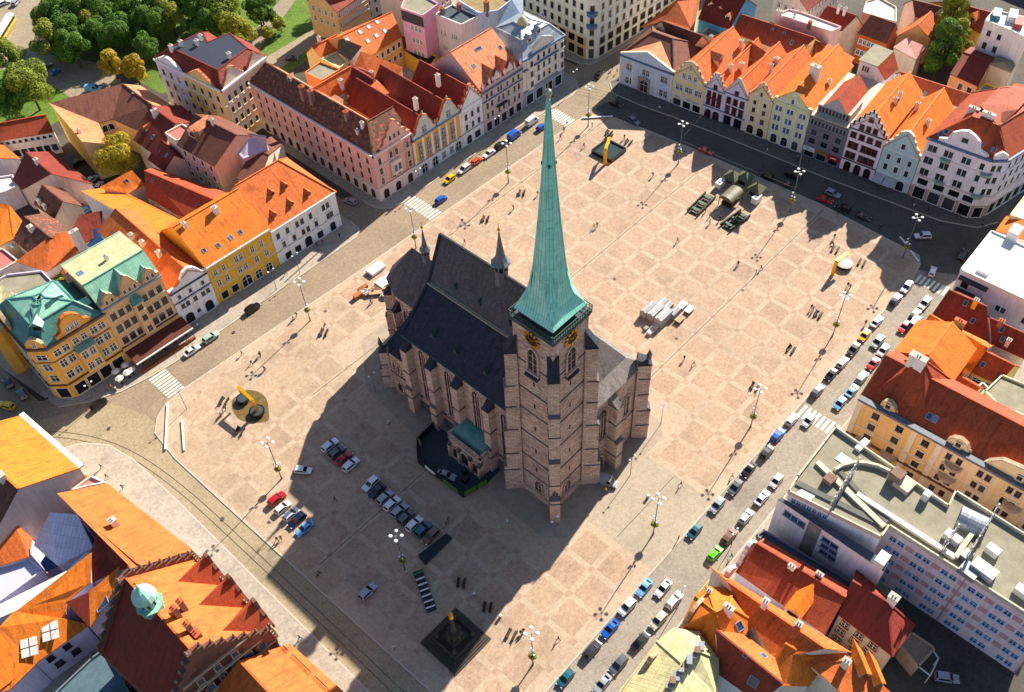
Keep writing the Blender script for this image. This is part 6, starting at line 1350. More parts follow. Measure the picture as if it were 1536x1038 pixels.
dr.face([p+n_*2.2*cos(pi*i/10)+Vector((0,0,2.2*sin(pi*i/10)))+ax_*2.2 for i in range(11)]); part('barrel_skylight', dr, SEAM['silver'], b.root, True)
def aerial(p1, p2, n):
    a_, c_ = P(p1,HO), P(p2,HO); mb = MB(); mb.bar(a_+Vector((0,0,1.0)), c_+Vector((0,0,1.0)), .3,.3); mb.bar(a_+Vector((0,0,.4)), c_+Vector((0,0,.4)), .25,.25)
    for i in range(n):
        p_ = a_.lerp(c_, i/(n-1)); mb.bar(p_, p_+Vector((0,0,4.4+1.2*(i%2))), .12,.12); mb.bar(p_-Vector((1.3,.2,-.3)), p_+Vector((1.3,.2,.3)), .14,.14)
    o = part('aerial_frame', mb, GM, b.root)
    for i in range(n):
        p_ = a_.lerp(c_, i/(n-1))
        for k in range(2):
            m2 = MB(); m2.box(p_+Vector((.35*(k*2-1),.25,2.4+k*.6)), .3, .2, 1.8); part('aerial_panel', m2, WM, o)
aerial(W8(545,275), W8(405,500), 6); aerial(W8(1050,735), W8(1110,660), 3); aerial(W8(1340,545), W8(1190,790), 5)
# narrow white wing, dark yards between
b = free('house', 'narrow white wing with tall lilac wall and strip windows', [(W8(105,422),15.2),(W8(122,412),15.2),(W8(750,790),15.2),(W8(722,842),15.2)], [[0,1,2,3]], LW, plain('dark_membrane','#4d5660',.8,.2), ov=0, rake=0)
gf = Fac(P(W8(105,422),15.2)[:2], P(W8(722,842),15.2)[:2]); b.pane = GLASSB; b.fr = TRIMG; b.win(gf, 4.0, 12.1, 4.2, 1.5, 's'); b.win(gf, 11.4, 12.3, 3.0, 1.2, 's'); b.win(gf, 11.6, 10.3, 3.0, 1.2, 's'); b.win(gf, 11.8, 8.3, 3.0, 1.2, 's')
b.face_slab(gf, 6.6, 9.2, 4, 15.0, SEAM['grey'], .1, 'ribbed_panel'); clutter(b, W8(700,790), 15.2, 2.6, 1.8, 1.8, WM)
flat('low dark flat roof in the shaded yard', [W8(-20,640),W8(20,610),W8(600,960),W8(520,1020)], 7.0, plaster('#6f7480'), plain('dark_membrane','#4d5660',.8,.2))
b = gabled('long dark red roof with vents beside the narrow white wing', W6(640,168), W6(1262,545), W6(500,358), W6(1122,795), 12.6, 9.6, plaster('#a9aed0'), TILE['rd'], back=.4, hb=11.4); b.chimney(W6(880,345),1.0,.6,1.2); b.chimney(W6(1075,400),1.0,.6,1.2); b.dormer(W6(880,690),3.0,2.0,TILE['br'],PALE)
ct = Fac((P(W6(650,110),12).x,-75.4),(P(W6(390,470),12).x,-75.6)); b.parapet(ct, gable_pts(.2, ct.L*.5, 9.6, 13.6, 'bar'), plaster('#c98a6a'), .5, .1, 'gable', TRIMP); b.parapet(ct, gable_pts(ct.L*.52, ct.L-.2, 9.6, 13.0, 'bar'), plaster('#c98a6a'), .5, .1, 'gable', TRIMP)
b = gabled('long orange roof with peach far slope and white chimney', W6(432,432), W6(1120,905), W6(600,722), W6(762,978), 13.8, 11.0, PALE, TILE['or'], back=.55, hb=11.6); b.chimney(W6(690,610),2.0,1.0,mat=WHCH); b.chimney(W6(930,755),1.2,.9); b.skylight(W6(895,808)); 
b = free('house', 'many-sided orange roof with curved chimney at the kerb', [(W6(290,478),11.5),(W6(465,492),11.5),(W6(608,712),11.5),(W6(545,803),11.5),(W6(352,980),11),(W6(225,800),11),(W6(105,757),11),(W6(215,540),11.5),(W6(345,650),15.8),(W6(440,610),15.2)], [[0,1,9,8],[1,2,9],[2,3,9],[3,4,8,9],[4,5,8],[5,6,8],[6,7,8],[7,0,8]], LW, TILE['br']); b.chimney(W6(430,655),2.2,.8,1.8); b.skylight(W6(515,752),1.2,1.6); b.chimney(W6(300,515),.8,.7)
ct = Fac((P(W6(300,450),12).x,-75.2),(P(W6(45,740),12).x,-75.2)); b.parapet(ct, gable_pts(.2, ct.L-.2, 10.4, 13.4, 'bar'), LW, .5, .1, 'gable', STONE)
b = free('house', 'steep roof with skylight, maroon shaded near slope and peach sunlit far slope', [(W5(905,500),15.6),(W5(1478,966),15.6),(W5(925,850),10.4),(W5(1290,1110),10.4),(W5(1140,540),12.2),(W5(1410,752),12.2)], [([2,3,1,0],0),([0,1,5,4],1)], LW, [TILE['dk'],TILE['or']]); b.skylight(W5(1225,945),1.6,2.0); b.skylight(W5(1315,722),1.0,1.2); b.skylight(W5(1155,718),.7,.7)  # maroon near slope, brighter far slope: shade and sun put into the tiles
b = free('house', 'cream-green standing-seam roof with ridge ducts at the kerb', [(W5(395,602),11.5),(W5(535,490),11.5),(W5(740,520),12),(W5(905,750),12),(W5(910,1120),12),(W5(40,1060),11.5),(W5(600,790),15.5),(W5(745,680),15.5),(W5(480,1060),15.5)], [[0,1,2,7,6],[2,3,7],[3,4,8,6,7],[4,5,8],[5,0,6,8]], LW, [SEAM['cream']]); 
for i in range(9):
    q = P(W5(480+i*36,1000-i*44),15.6); mb = MB(); mb.box(q, .7+.4*(i%3), .9, .8+.5*(i%2), .6); part('roof_duct', mb, [GM,BRICK,TRIMG][i%3], b.root)
ct = Fac((P(W5(390,590),12).x,-75.0),(P(W5(20,1060),12).x,-75.0)); b.parapet(ct, gable_pts(.2, ct.L*.6, 10.8, 13.6, 'volute'), plaster('#c99a7a'), .5, .1, 'gable', STONE)
b = free('house', 'orange hipped roof meeting at a ridge with tall chimney', [(W6(840,878),13.2),(W6(1035,930),11),(W6(1105,1025),10),(W6(1000,1160),9.6),(W6(700,1150),9.6),(W6(752,975),11)], [[0,1,2],[0,2,3,4],[0,4,5]], PALE, TILE['br'])
b = free('house', 'orange roof with small dormers beside the red-roofed house', [(W7(0,590),11),(W7(235,750),11),(W7(540,1010),9),(W7(300,1120),9),(W7(-60,800),11)], [[0,1,4],[1,2,3,4]], PALE, TILE['or']); b.chimney(W7(180,800),2.2,.9,1.2); b.dormer(W7(110,640),1.8,1.2,TILE['br'],PALE); b.dormer(W7(330,880),1.8,1.2,TILE['br'],PALE); b.dormer(W7(440,950),1.6,1.2,TILE['br'],PALE)
a_, b_, c_, r1_, r2_ = P(W7(150,400),10), P(W7(545,705),10), P(W7(697,492),10), P(W7(250,160),13.4), P(W7(505,315),13.4)
d_ = r1_*2-a_; d_.z = 10
b = free('house', 'plain red hipped roof house with rendered wall and brown shutters', [a_,b_,c_,d_,r1_,r2_], [[0,1,5,4],[1,2,5],[2,3,4,5]], plaster('#b9a596'), TILE['ma'] if False else tiles('tile_plain_red','#9a3a2c',.15)); gf = Fac(a_[:2], b_[:2]); b.fr = plain('rust_frame','#8a4a3a',.7,.1); b.grid(gf, .5, gf.L-.5, [(7.2,1.5,1.3,[.12,.42,.72]),(4.2,1.7,1.4,[.1,.4,.68]),(1.0,1.6,1.4,[.12,.44])]); b.chimney(W7(540,310),1.6,1.2,1.6)
b = flat('low tan stair block with glazed canopy in the rear yard', [W7(682,552),W7(858,672),W7(735,805),W7(610,655)], 4.2, plaster('#a8907c'), plain('tan_roof','#9c8672',.8,.2))
cg = MB(); p = [P(W7(850,680),3.2),P(W7(893,740),3.2),P(W7(830,870),3.2),P(W7(740,800),3.2)]
for i in range(4): cg.bar(p[i], p[(i+1)%4], .2, .2); cg.bar(p[i], Vector((p[i].x,p[i].y,0)), .15,.15)
part('canopy_frame', cg, WM, b.root)
# street-front houses hidden behind roofs along the west road keep the row closed
# ------------------------------------------------------------------ north side
A_, B_, R2_ = P(N1(165,78),13), P(N1(650,503),13), P(N1(148,672),19.5); R1_ = R2_+(A_-B_)
C2_ = R2_+(R2_-B_)*.9; C2_.z = 13; C1_ = R1_+(R1_-A_)*.9; C1_.z = 13
b = free('town_house', 'bright orange roofed corner house with white metal gutter', [A_,B_,R1_,R2_,C1_,C2_], [([0,1,3,2],0),([2,3,5,4],1)], plaster('#b9a7a0'), [TILE['br'],TILE['bn']]); gt = MB(); gt.bar(A_+Vector((.5,.4,-.1)), B_+Vector((.5,0,-.1)), 1.0, .5); part('gutter', gt, WHITE, b.root); b.chimney(N1(30,600),1.6,1.4)  # north slope in brown tile, its shade put into the colour
A_, B_ = P(N1(868,638),10.2), P(N3(640,112),10.2); R1_, R2_ = P(N1(490,712),15.5), P(N3(265,225),15.5)
b = free('town_house', 'peach-orange roof slope with white chimney facing the north road', [A_,B_,R2_,R1_], [[0,1,2,3]], plaster('#a5a3b8'), TILE['or']); b.chimney(N1(945,970),1.8,1.2)
flat('small pink flat roof beside the bright orange corner house', [N1(600,690),N1(755,580),N1(865,632),N1(740,655)], 9.6, PALE, PINKROOF)
free('house', 'narrow orange roofs behind the peach slope', [(N1(370,810),8.5),(N1(660,560),9.5),(N1(730,590),9.5),(N1(470,760),8.5)], [[0,1,2,3]], LW, TILE['br'])
free('house', 'orange lean-to beside the lilac wall', [(N1(165,960),8),(N1(260,845),9.5),(N1(325,890),9.5),(N1(200,1010),8)], [[0,1,2,3]], LW, TILE['br'])
free('house', 'dark maroon slope with blue skylights behind the peach roof', [(N2(590,80),15.2),(N2(815,272),15.2),(N2(705,300),12.5),(N2(545,378),11.5),(N2(548,205),12.5)], [[0,1,2,3,4]], LIL, TILE['ma']).skylight(N2(625,280),1.6,1.8)
free('house', 'lilac sheet-metal roof with three small skylights', [(N2(300,-30),13.5),(N2(470,-20),13.5),(N2(560,170),10),(N2(355,265),9),(N2(215,145),9)], [[0,1,2,3,4]], LIL, seam('lilac_sheet','#d6d2e2','#c2bed0',.7))
free('house', 'blue tarpaulin roof in the narrow yard', [(N2(300,205),6),(N2(350,265),5),(N2(275,300),5),(N2(255,270),6)], [[0,1,2,3]], LIL, SEAM['blue'])
b = free('house', 'orange and maroon roofed house at the left yard', [(N2(-30,60),12),(N2(90,20),12),(N2(185,105),9.5),(N2(160,215),9),(N2(-30,275),9)], [[0,1,2,3,4]], LIL, TILE['or'])
b = flat('lilac walled yard house with two small windows', [N2(-30,300),N2(155,225),N2(262,310),N2(-30,520)], 7.5, plaster('#b9b7cc'), plain('lilac_roof','#b4b2c4',.8,.15))
flat('long cream parapet roof strip', [N2(-20,600),N2(-20,520),N2(395,312),N2(520,198),N2(548,205),N2(105,545)], 10.6, LIL, plain('pale_membrane','#d6cfbf',.8,.15,.5), par=0)
b = free('house', 'orange roof with single skylight and brick verge', [(N2(108,552),11.5),(N2(548,205),14.0),(N2(545,372),12.6),(N2(400,492),11.0),(N2(390,595),9.5)], [[0,1,2,3,4]], LIL, TILE['br']); b.skylight(N2(355,510),1.3,1.6)
b = free('house', 'orange roof with two four-part roof windows above a lilac wall', [(N2(0,665),11.5),(N2(95,560),11.5),(N2(385,600),10.5),(N2(520,635),8.2),(N2(205,858),8.2),(N2(0,1010),8.2)], [[0,1,2,3,4,5]], LIL, TILE['br'])
for px in (N2(305,670),N2(178,768)):
    p, n_ = b.hit(px); h_ = Vector((0,0,1)).cross(n_).normalized(); v_ = n_.cross(h_)
    for i in (-1,1):
        for j in (-1,1):
            mb = MB(); c_ = p+h_*.75*i+v_*.85*j+n_*.12; mb.extr([(-.65,-.75),(.65,-.75),(.65,.75),(-.65,.75)], c_, h_, v_, n_*.08); part('roof_window', mb, plain('white_glazing','#c9c9c4',.3,.1), b.root)
gf = Fac(P(N2(205,858),8.2)[:2], P(N2(520,635),8.2)[:2]); b.fr = DOORM; b.bar = DOORM; b.grid(gf, .4, gf.L-.4, [(5.6,1.3,1.0,[.2,.55]),(2.6,1.4,1.2,[.25,.6])])
b = free('house', 'orange roof with maroon hip against the town hall gable', [(N2(405,500),11.8),(N2(540,440),12.5),(N2(715,290),14),(N2(690,420),13),(N2(545,645),10)], [([0,1,4],1),([1,2,3,4],0)], LIL, [TILE['br'],TILE['ma']]); b.skylight(N2(620,510),1.6,2.6)
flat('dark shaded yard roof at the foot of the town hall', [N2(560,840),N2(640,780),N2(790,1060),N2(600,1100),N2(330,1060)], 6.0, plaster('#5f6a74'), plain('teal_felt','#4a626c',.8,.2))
free('house', 'orange roof with dark gable at the lower corner', [(N2(0,790),9),(N2(80,872),9),(N2(205,870),8),(N2(60,1010),7.6),(N2(0,1030),7.6)], [[0,1,2,3,4]], LIL, TILE['br'])
# town hall
RH, EHh = 25.5, 15.5
e1, e2, r1, r2 = P(N3(655,160),EHh), P(N3(1160,650),EHh), P(N3(205,282),RH), P(N3(648,772),RH)
m1, m2 = P(N3(50,790),EHh), P(N3(500,1190),EHh)
THB = masonry('town_hall_brick','#7a3c2c','#64301f','#8a7464',.4,.16,.35)
b = free('town_hall', 'brick town hall with steep red roof, copper lantern and stepped gables', [e1,e2,r1,r2,m1,m2], [([0,1,3,2],0),([2,3,5,4],1)], THB, [TILE['or'],TILE['ma']], ov=.1, cat='town hall'); b.bar = TRIMD  # maroon on the north slope paints its shade, orange the sunny side
ft = Fac((e1.x+.6,e1.y+1.2),(e2.x+.6,e2.y-1.2))
def stepgable(A, R, B, steps, th=1.0):
    mb = MB(); cp = MB()
    for i in range(steps):
        for (p, q) in ((A,R),(B,R)):
            a0, a1 = p.lerp(q, i/steps), p.lerp(q, (i+1)/steps); z = a1.z+.5
            v = [Vector((a0.x,a0.y,0)), Vector((a1.x,a1.y,0))]; d = (v[1]-v[0]).normalized(); nn = Vector((-d.y,d.x,0))*th/2
            mb.prism([v[0]-nn+Vector((0,0,a0.z-1.5)), v[1]-nn+Vector((0,0,a0.z-1.5)), v[1]+nn+Vector((0,0,a0.z-1.5)), v[0]+nn+Vector((0,0,a0.z-1.5))], [v[0]-nn+Vector((0,0,z)), v[1]-nn+Vector((0,0,z)), v[1]+nn+Vector((0,0,z)), v[0]+nn+Vector((0,0,z))])
            cp.lathe(v[0].lerp(v[1],.15)+Vector((0,0,z)), [(.22,0),(.26,.2),(.12,.35),(.24,.55),(.05,1.1)], 7)
    g_ = part('stepped_gable', mb, THB, b.root); o = part('gable_finials', cp, plain('finial_stone','#7d6a58',.9,.2,2), g_); o['kind'] = 'stuff'
stepgable(e1, r1, m1, 7); stepgable(e2, r2, m2, 7)
fw_ = Fac(m2[:2], e2[:2]); b.fr = STONE; b.pane = GLASSB
b.grid(fw_, 1, fw_.L-1, [(z,2.0,1.2,7) for z in (1.5,5.6,9.8,13)]); b.grid(fw_, fw_.L*.25, fw_.L*.75, [(17,1.6,1.0,3)])
for z in (4.6,8.8,12.6,16.0,19.6): b.band(fw_, fw_.L*max(0,(z-15)/24), fw_.L*(1-max(0,(z-15)/24)), z, .35, .35, STONE, 'string_course')
for s in [fw_.L*k/6 for k in range(7)]: b.band(fw_, s-.25, s+.25, 0.2, 15, .3, THB, 'pilaster')
b.grid(ft, 1, ft.L-1, [(1.0,3.4,2.2,7,'a'),(6,2.4,1.5,7),(10.5,2.2,1.5,7)]); b.band(ft, 0, ft.L, 14.8, .9, .5, STONE)
bal = MB(); 
for i in range(40): bal.lathe(ft.at(ft.L*(i+.5)/40, 16.0, .0), [(.18,0),(.25,.2),(.12,.4),(.22,.6),(.05,.9)], 6)
o = part('balustrade_urns', bal, STONE, b.root); o['kind'] = 'stuff'; b.band(ft, 0, ft.L, 15.7, .3, .6, STONE, 'parapet')
for k, (ra, rb2) in enumerate(((N3(552,316),N3(715,190)),(N3(688,470),N3(855,340)),(N3(845,638),N3(1010,490)))):
    p_in = b.hit(ra)[0]; s = (p_in-ft.A).dot(ft.d); zz = p_in.z; 
    front = ft.at(s, zz, .6); hw = 3.3; lo = 15.9
    # the dormer's eaves meet the main slope
    def onroof(dep_s, z): 
        n_ = Bld.nrm([e1,e2,r2,r1]); n_ = n_ if n_.z > 0 else -n_; base = ft.at(dep_s, 0, 0); 
        dirn = ft.n; t = (n_.dot(e1)-n_.z*z-n_.x*base.x-n_.y*base.y)/(n_.x*dirn.x+n_.y*dirn.y); return base+dirn*t+Vector((0,0,z))
    rm = MB(); rr = onroof(s, zz); l0, l1 = ft.at(s-hw,lo,.6), onroof(s-hw,lo); q0, q1 = ft.at(s+hw,lo,.6), onroof(s+hw,lo)
    up = Vector((0,0,.12)); rm.face([l0+up,front+up,rr+up,l1+up]); rm.face([front+up,q0+up,q1+up,rr+up]); dm_ = part('dormer_roof', rm, [TILE['rd']], b.root)
    gm = MB(); gm.extr([(s-hw,lo-.6),(s+hw,lo-.6),(s+hw,lo+.6),(s+hw*.66,lo+1.2),(s+hw*.6,lo+(zz-lo)*.55),(s+hw*.3,lo+(zz-lo)*.7),(s+.5,zz+.8),(s-.5,zz+.8),(s-hw*.3,lo+(zz-lo)*.7),(s-hw*.6,lo+(zz-lo)*.55),(s-hw*.66,lo+1.2),(s-hw,lo+.6)], ft.at(0)+ft.n*.1, ft.d, Vector((0,0,1)), ft.n*.6); part('dormer_gable', gm, THB, b.root)
for px in (N3(600,500),N3(560,545)): b.chimney(px,3.2,.9,.9,BRICK)
b.chimney(N3(640,640),2.8,.9,.9,BRICK); b.chimney(N3(680,665),1.0,1.0,1.6,BRICK)
bm_ = MB(); tp = r1.lerp(r2,.40); 
lt = MB(); lt.lathe((tp.x,tp.y,0), [(1.9,RH-3.0),(1.9,RH+.4),(2.3,RH+.5),(2.3,RH+.8)], 8); o = part('lantern_base', lt, SEAM['green'], b.root)
lt = MB(); lt.lathe((tp.x,tp.y,0), [(1.35,RH+.8),(1.35,RH+3.0)], 8); part('lantern', lt, plain('verdigris','#9fd0bc',.55,.2,1), o)
for i in range(8):
    a = pi/8+i*pi/4; mb = MB(); mb.face([Vector((tp.x+1.38*cos(a-.16),tp.y+1.38*sin(a-.16),RH+1.1)),Vector((tp.x+1.38*cos(a+.16),tp.y+1.38*sin(a+.16),RH+1.1)),Vector((tp.x+1.38*cos(a+.16),tp.y+1.38*sin(a+.16),RH+2.6)),Vector((tp.x+1.38*cos(a-.16),tp.y+1.38*sin(a-.16),RH+2.6))]); part('lantern_opening', mb, CLKB, o)
lt = MB(); lt.lathe((tp.x,tp.y,0), [(1.9,RH+3.0),(2.0,RH+3.3),(1.7,RH+4.4),(1.0,RH+5.4),(.3,RH+6.0),(.1,RH+7.6)], 12); part('lantern_dome', lt, MATS['verdigris'], o, True)
lt = MB(); lt.lathe((tp.x,tp.y,0), [(.08,RH+7.4),(.3,RH+7.7),(.05,RH+8.1)], 8); part('gilt_finial', lt, GOLD, o)
b = gabled('orange roofed house with ladder rails beside the town hall', N4(228,556), N4(600,945), N4(790,362), N4(1390,902), 15.8, 10.8, plaster('#9a6a58'), TILE['or'], 'town_house')
for a_, c_ in ((N4(735,390),N4(790,440)),(N4(840,490),N4(1050,690)),(N4(1095,735),N4(1260,890))):
    p1, p2 = b.hit(a_)[0], b.hit(c_)[0]; mb = MB(); mb.bar(p1+Vector((0,0,.5)), p2+Vector((0,0,.5)), .08,.08); mb.bar(p1+Vector((0,0,.9)), p2+Vector((0,0,.9)), .08,.08)
    for i in range(6): q = p1.lerp(p2,i/5); mb.bar(q, q+Vector((0,0,.9)), .06,.06)
    part('roof_rail', mb, IRON, b.root)
# ------------------------------------------------------------------ houses behind the east side
b = free('school_house', 'large L-shaped house with brown roofs, peach on the sunlit slopes, round a yard', [(E5(88,290),13),(E5(340,585),13),(E5(520,603),10.2),(E5(445,437),10),(E5(630,145),13.6),(E5(565,400),10),(E5(872,300),13.6),(E5(757,485),10),(E5(775,150),11),(E5(1060,330),11)], [([0,1,2,3],1),([0,4,5,3],0),([4,6,7,5],0),([4,8,9,6],1)], plaster('#d9b98a'), [TILE['bn'],TILE['pk']]); gf = Fac(P(E5(445,437),10)[:2], P(E5(565,400),10)[:2]); b.bar = TRIMD; b.grid(gf, .8, gf.L-.6, [(6.6,2.0,1.7,2,'a'),(2.6,2.0,1.7,2,'a')])  # paler tile on the south-facing slopes stands in for sunlight
gf = Fac(P(E5(88,290),13)[:2], P(E5(340,585),13)[:2]); b.face_slab(gf, 0, gf.L, .1, 12.8, plaster('#d8b04e'), .06, 'yellow_wall'); b.skylight(E5(735,210)); b.chimney(E5(310,520),1.2,.8)
b = gabled('maroon roofed house with white stack behind the school house', E5(870,312), E5(1048,445), E5(735,562), E5(930,700), 15.5, 10.5, PALE, TILE['ma']); b.chimney(E5(905,385),2.0,1.6,.8); b.dormer(E5(820,500),1.4,1.0,TILE['or'],PALE); b.skylight(E5(880,550))
b = gabled('small maroon roof in the narrow shaded yard', E5(938,548), E5(1042,690), E5(845,712), E5(972,806), 12.5, 9, PALE, TILE['ma']); b.skylight(E5(925,660)); b.skylight(E5(985,690))
free('house', 'orange peach roof strip beside the maroon roofed house', [(E5(885,290),12.5),(E5(1090,330),11),(E5(1140,385),11),(E5(1030,415),13.5)], [[0,1,2,3]], PALE, TILE['or'])
b = gabled('tall tenement with dark violet-brown roof and peach far slope', K1(868,508), K1(1050,600), K1(790,640), K1(955,735), 19.5, 15.0, plaster('#cfb39c'), TILE['bn'], back=.8); b.bar = TRIMD
gf = Fac(P(K1(790,640),15)[:2], P(K1(955,735),15)[:2]); b.grid(gf, .6, gf.L-.4, [(12.2,1.6,1.0,4),(8.8,1.6,1.0,4),(5.4,1.6,1.0,4),(2,1.6,1.0,4)]); b.chimney(K1(880,620),2.6,1.0,mat=BRICK); b.chimney(K1(950,555),1.6,.8); b.dormer(K1(860,615),3.2,2.2,TILE['pk'],PALE)
flat('pink roof terrace with white stack', [K1(738,597),K1(812,558),K1(862,590),K1(790,632)], 15.2, PALE, plain('terrace_red','#c46a62',.8,.15)); gf = None
b = free('house', 'lilac firewall house with brick pier and tiled lean-to', [(K1(1010,625),16),(K1(1100,598),17),(K1(1180,612),17),(K1(1190,660),14),(K1(1080,700),14)], [[0,1,2,3,4]], LIL, plain('lilac_roof','#b4b2c4',.8,.15)); 
b = gabled('small brown tiled roof next to the lilac firewall', K1(1130,658), K1(1195,690), K1(1055,790), K1(1150,815), 13.5, 11, PALE, TILE['bn'])
free('house', 'orange roof with white skylights and tall white wall', [(K1(365,850),12.2),(K1(560,958),12.2),(K1(720,1040),12.2),(K1(835,1000),9.6),(K1(560,862),9.6),(K1(455,838),9.6)], [[0,1,2,3,4,5]], WHT, TILE['br'], rake=.05)
for px in (K1(545,882),K1(575,895),K1(640,932),K1(670,946),K1(715,972),K1(768,1000),K1(505,860)): D_b = None
b = free('house', 'orange monopitch roof beside the yard tree', [(K1(590,765),12.5),(K1(637,815),9.8),(K1(560,858),9.8),(K1(460,836),12)], [[0,1,2,3]], PALE, TILE['br']); b.skylight(K1(565,808),.8,1.2)
b = gabled('long dark orange range with dormer windows along the shaded lane', K1(645,760), K1(992,905), K1(650,866), K1(862,993), 13.2, 9.8, CRM, TILE['rd']); gf = Fac(P(K1(650,866),9.8)[:2], P(K1(862,993),9.8)[:2]); b.grid(gf, .5, gf.L-.5, [(6.6,1.5,1.0,9),(3,1.5,1.0,9)])
for px in (K1(680,802),K1(708,868),K1(798,868),K1(872,905)): b.skylight(px)
# corner tenement by the park
pts = [P(E6(60,300),18)[:2],P(E6(290,412),18)[:2],P(E6(580,553),18)[:2],P(E6(925,285),18)[:2],P(E6(800,180),18)[:2],P(E6(610,262),18)[:2],P(E6(560,150),18)[:2],P(E6(475,95),18)[:2]]
b = mansard('ornate yellow and white corner tenement with dark and maroon roofs by the park', pts, 18, 21.0, 3.6, 21.0, plaster('#d8b878'), [TILE['ma'],plain('navy_slate','#2b3040',.7,.2)]); b.bar = TRIMD; b.fr = CREAM
fA = Fac(pts[0], pts[2]); fB = Fac(pts[2], pts[3])
b.face_slab(fA, 0, fA.L*.42, .1, 17.8, plaster('#c9c4d4'), .07, 'pale_bay'); b.face_slab(fB, 0.3, fB.L, 3, 17.8, plaster('#d8c4b4'), .07, 'pale_bay')
b.grid(fA, .8, fA.L-.8, [(z,1.9,1.1,8) for z in (13.6,9.8,6.0,2.2)]); b.grid(fB, .8, fB.L-.6, [(z,1.9,1.1,7) for z in (13.6,9.8,6.0,2.2)])
for fc in (fA, fB): b.band(fc,0,fc.L,17.6,.6,.5,WHITE); b.band(fc,0,fc.L,12.8,.2,.2,WHITE,'string_course')
b.parapet(fB, gable_pts(1.0, 9.5, 18, 22.5, 'bar'), plaster('#d8c4b4'), .6, .1, 'gable', TILE['pk']); b.parapet(fA, gable_pts(fA.L*.5, fA.L*.9, 18, 21.5, 'volute'), plaster('#d8b878'), .6, .1, 'gable', TILE['pk']); b.parapet(fA, gable_pts(1, fA.L*.4, 18, 20.5, 'bar'), LW, .6, .1, 'gable', WHITE); b.parapet(fB, gable_pts(fB.L*.6, fB.L-.5, 18, 21.5, 'tri'), plaster('#d8c4b4'), .6, .1, 'gable', TILE['pk'])
for px in (E6(200,240),E6(275,205),E6(400,200),E6(430,160),E6(650,300)): b.chimney(px,1.6,1.0,mat=WHCH)
# low houses at the left edge
b = gabled('long low white house with dormers and rusty roof at the yard', K1(-60,560), K1(203,512), K1(-60,630), K1(236,582), 10.2, 7.6, plaster('#dcd2c4'), TILE['rd']); gf = Fac(P(K1(-60,630),7.6)[:2], P(K1(236,582),7.6)[:2]); b.bar = TRIMD; b.grid(gf, 1, gf.L-.5, [(5.6,1.0,1.0,10,'a'),(1.2,2.2,1.6,8)])
free('house', 'pale house with peach roof at the left edge', [(E4(-100,50),6.5),(E4(20,82),6.5),(E4(138,178),9),(E4(-100,172),9)], [[0,1,2,3]], plaster('#dcc6c0'), TILE['or'])
b = gabled('maroon gabled house with white chimney and pink wall', E4(185,135), E4(362,285), E4(95,322), E4(166,392), 11.5, 7.2, plaster('#dfbdb2'), TILE['ma']); b.chimney(E4(268,215),1.4,1.0)
flat('pale lilac flat roof between two gables', [E4(-60,330),E4(92,305),E4(132,378),E4(30,425),E4(-60,440)], 6.2, plaster('#d4c2c6'), plain('pale_membrane','#d6cfbf',.8,.15,.5))
b = gabled('small house with brown near slope and orange far slope', E4(300,365), E4(442,482), E4(246,490), E4(386,602), 11, 7.4, plaster('#dccabc'), [TILE['bn']]); b.chimney(E4(285,500),1.2,.8); b.chimney(E4(325,535),1.2,.8)
free('house', 'bright orange roof with roof windows at the left edge', [(E4(-80,500),12),(E4(68,515),12),(E4(155,622),9.5),(E4(100,735),8.5),(E4(-80,830),8.5)], [[0,1,2,3,4]], PALE, TILE['br'])
b = gabled('mottled brown roof beside the narrow tree', E4(180,590), E4(358,738), E4(100,745), E4(212,840), 11.4, 8.4, PALE, TILE['md']); b.chimney(E4(228,690),1.4,1.2)
free('house', 'orange roof slope running down to the small tree', [(E4(358,738),11.2),(E4(480,700),11.2),(E4(550,835),8.5),(E4(330,968),8),(E4(125,905),8.5)], [[0,1,2,3,4]], PALE, TILE['or']).chimney(E4(575,800),5,2.2,1.0,WHCH)
flat('red flat roof with white hatches', [E4(-60,820),E4(30,830),E4(130,910),E4(0,985),E4(-60,990)], 7.5, PALE, plain('terrace_red','#c46a62',.8,.15)).skylight(E4(90,800))
flat('grey felt roof with lilac wall behind the copper roofs', [T1(-60,40),T1(60,-30),T1(330,-60),T1(480,95),T1(400,110),T1(120,125)], 12.5, LIL, FELT)
free('house', 'orange gabled roof tucked behind the yellow corner house', [(T1(110,130),13),(T1(380,115),13),(T1(415,150),12.5),(T1(200,245),11)], [[0,1,2,3]], PALE, TILE['or'])
b = free('house', 'cream-roofed neighbour house on the side street', [(T1(-80,130),16),(T1(20,60),16),(T1(130,150),16),(T1(0,400),14),(T1(-80,430),14)], [[0,1,2,3,4]], YEL, SEAM['cream'])
free('shed', 'blue sheet-metal roof in the yard behind the tan house', [(T2(262,28),9.5),(T2(345,35),10),(T2(460,125),9.5),(T2(350,222),7.5),(T2(210,128),7.5)], [[0,1,2,3,4]], PALE, SEAM['blue'])
b = free('house', 'dark maroon roof behind the blue sheet roof', [(E4(510,690),10),(E4(560,590),11),(E4(720,560),11),(E4(720,700),9),(E4(600,770),8.5)], [[0,1,2,3,4]], PALE, TILE['ma'])
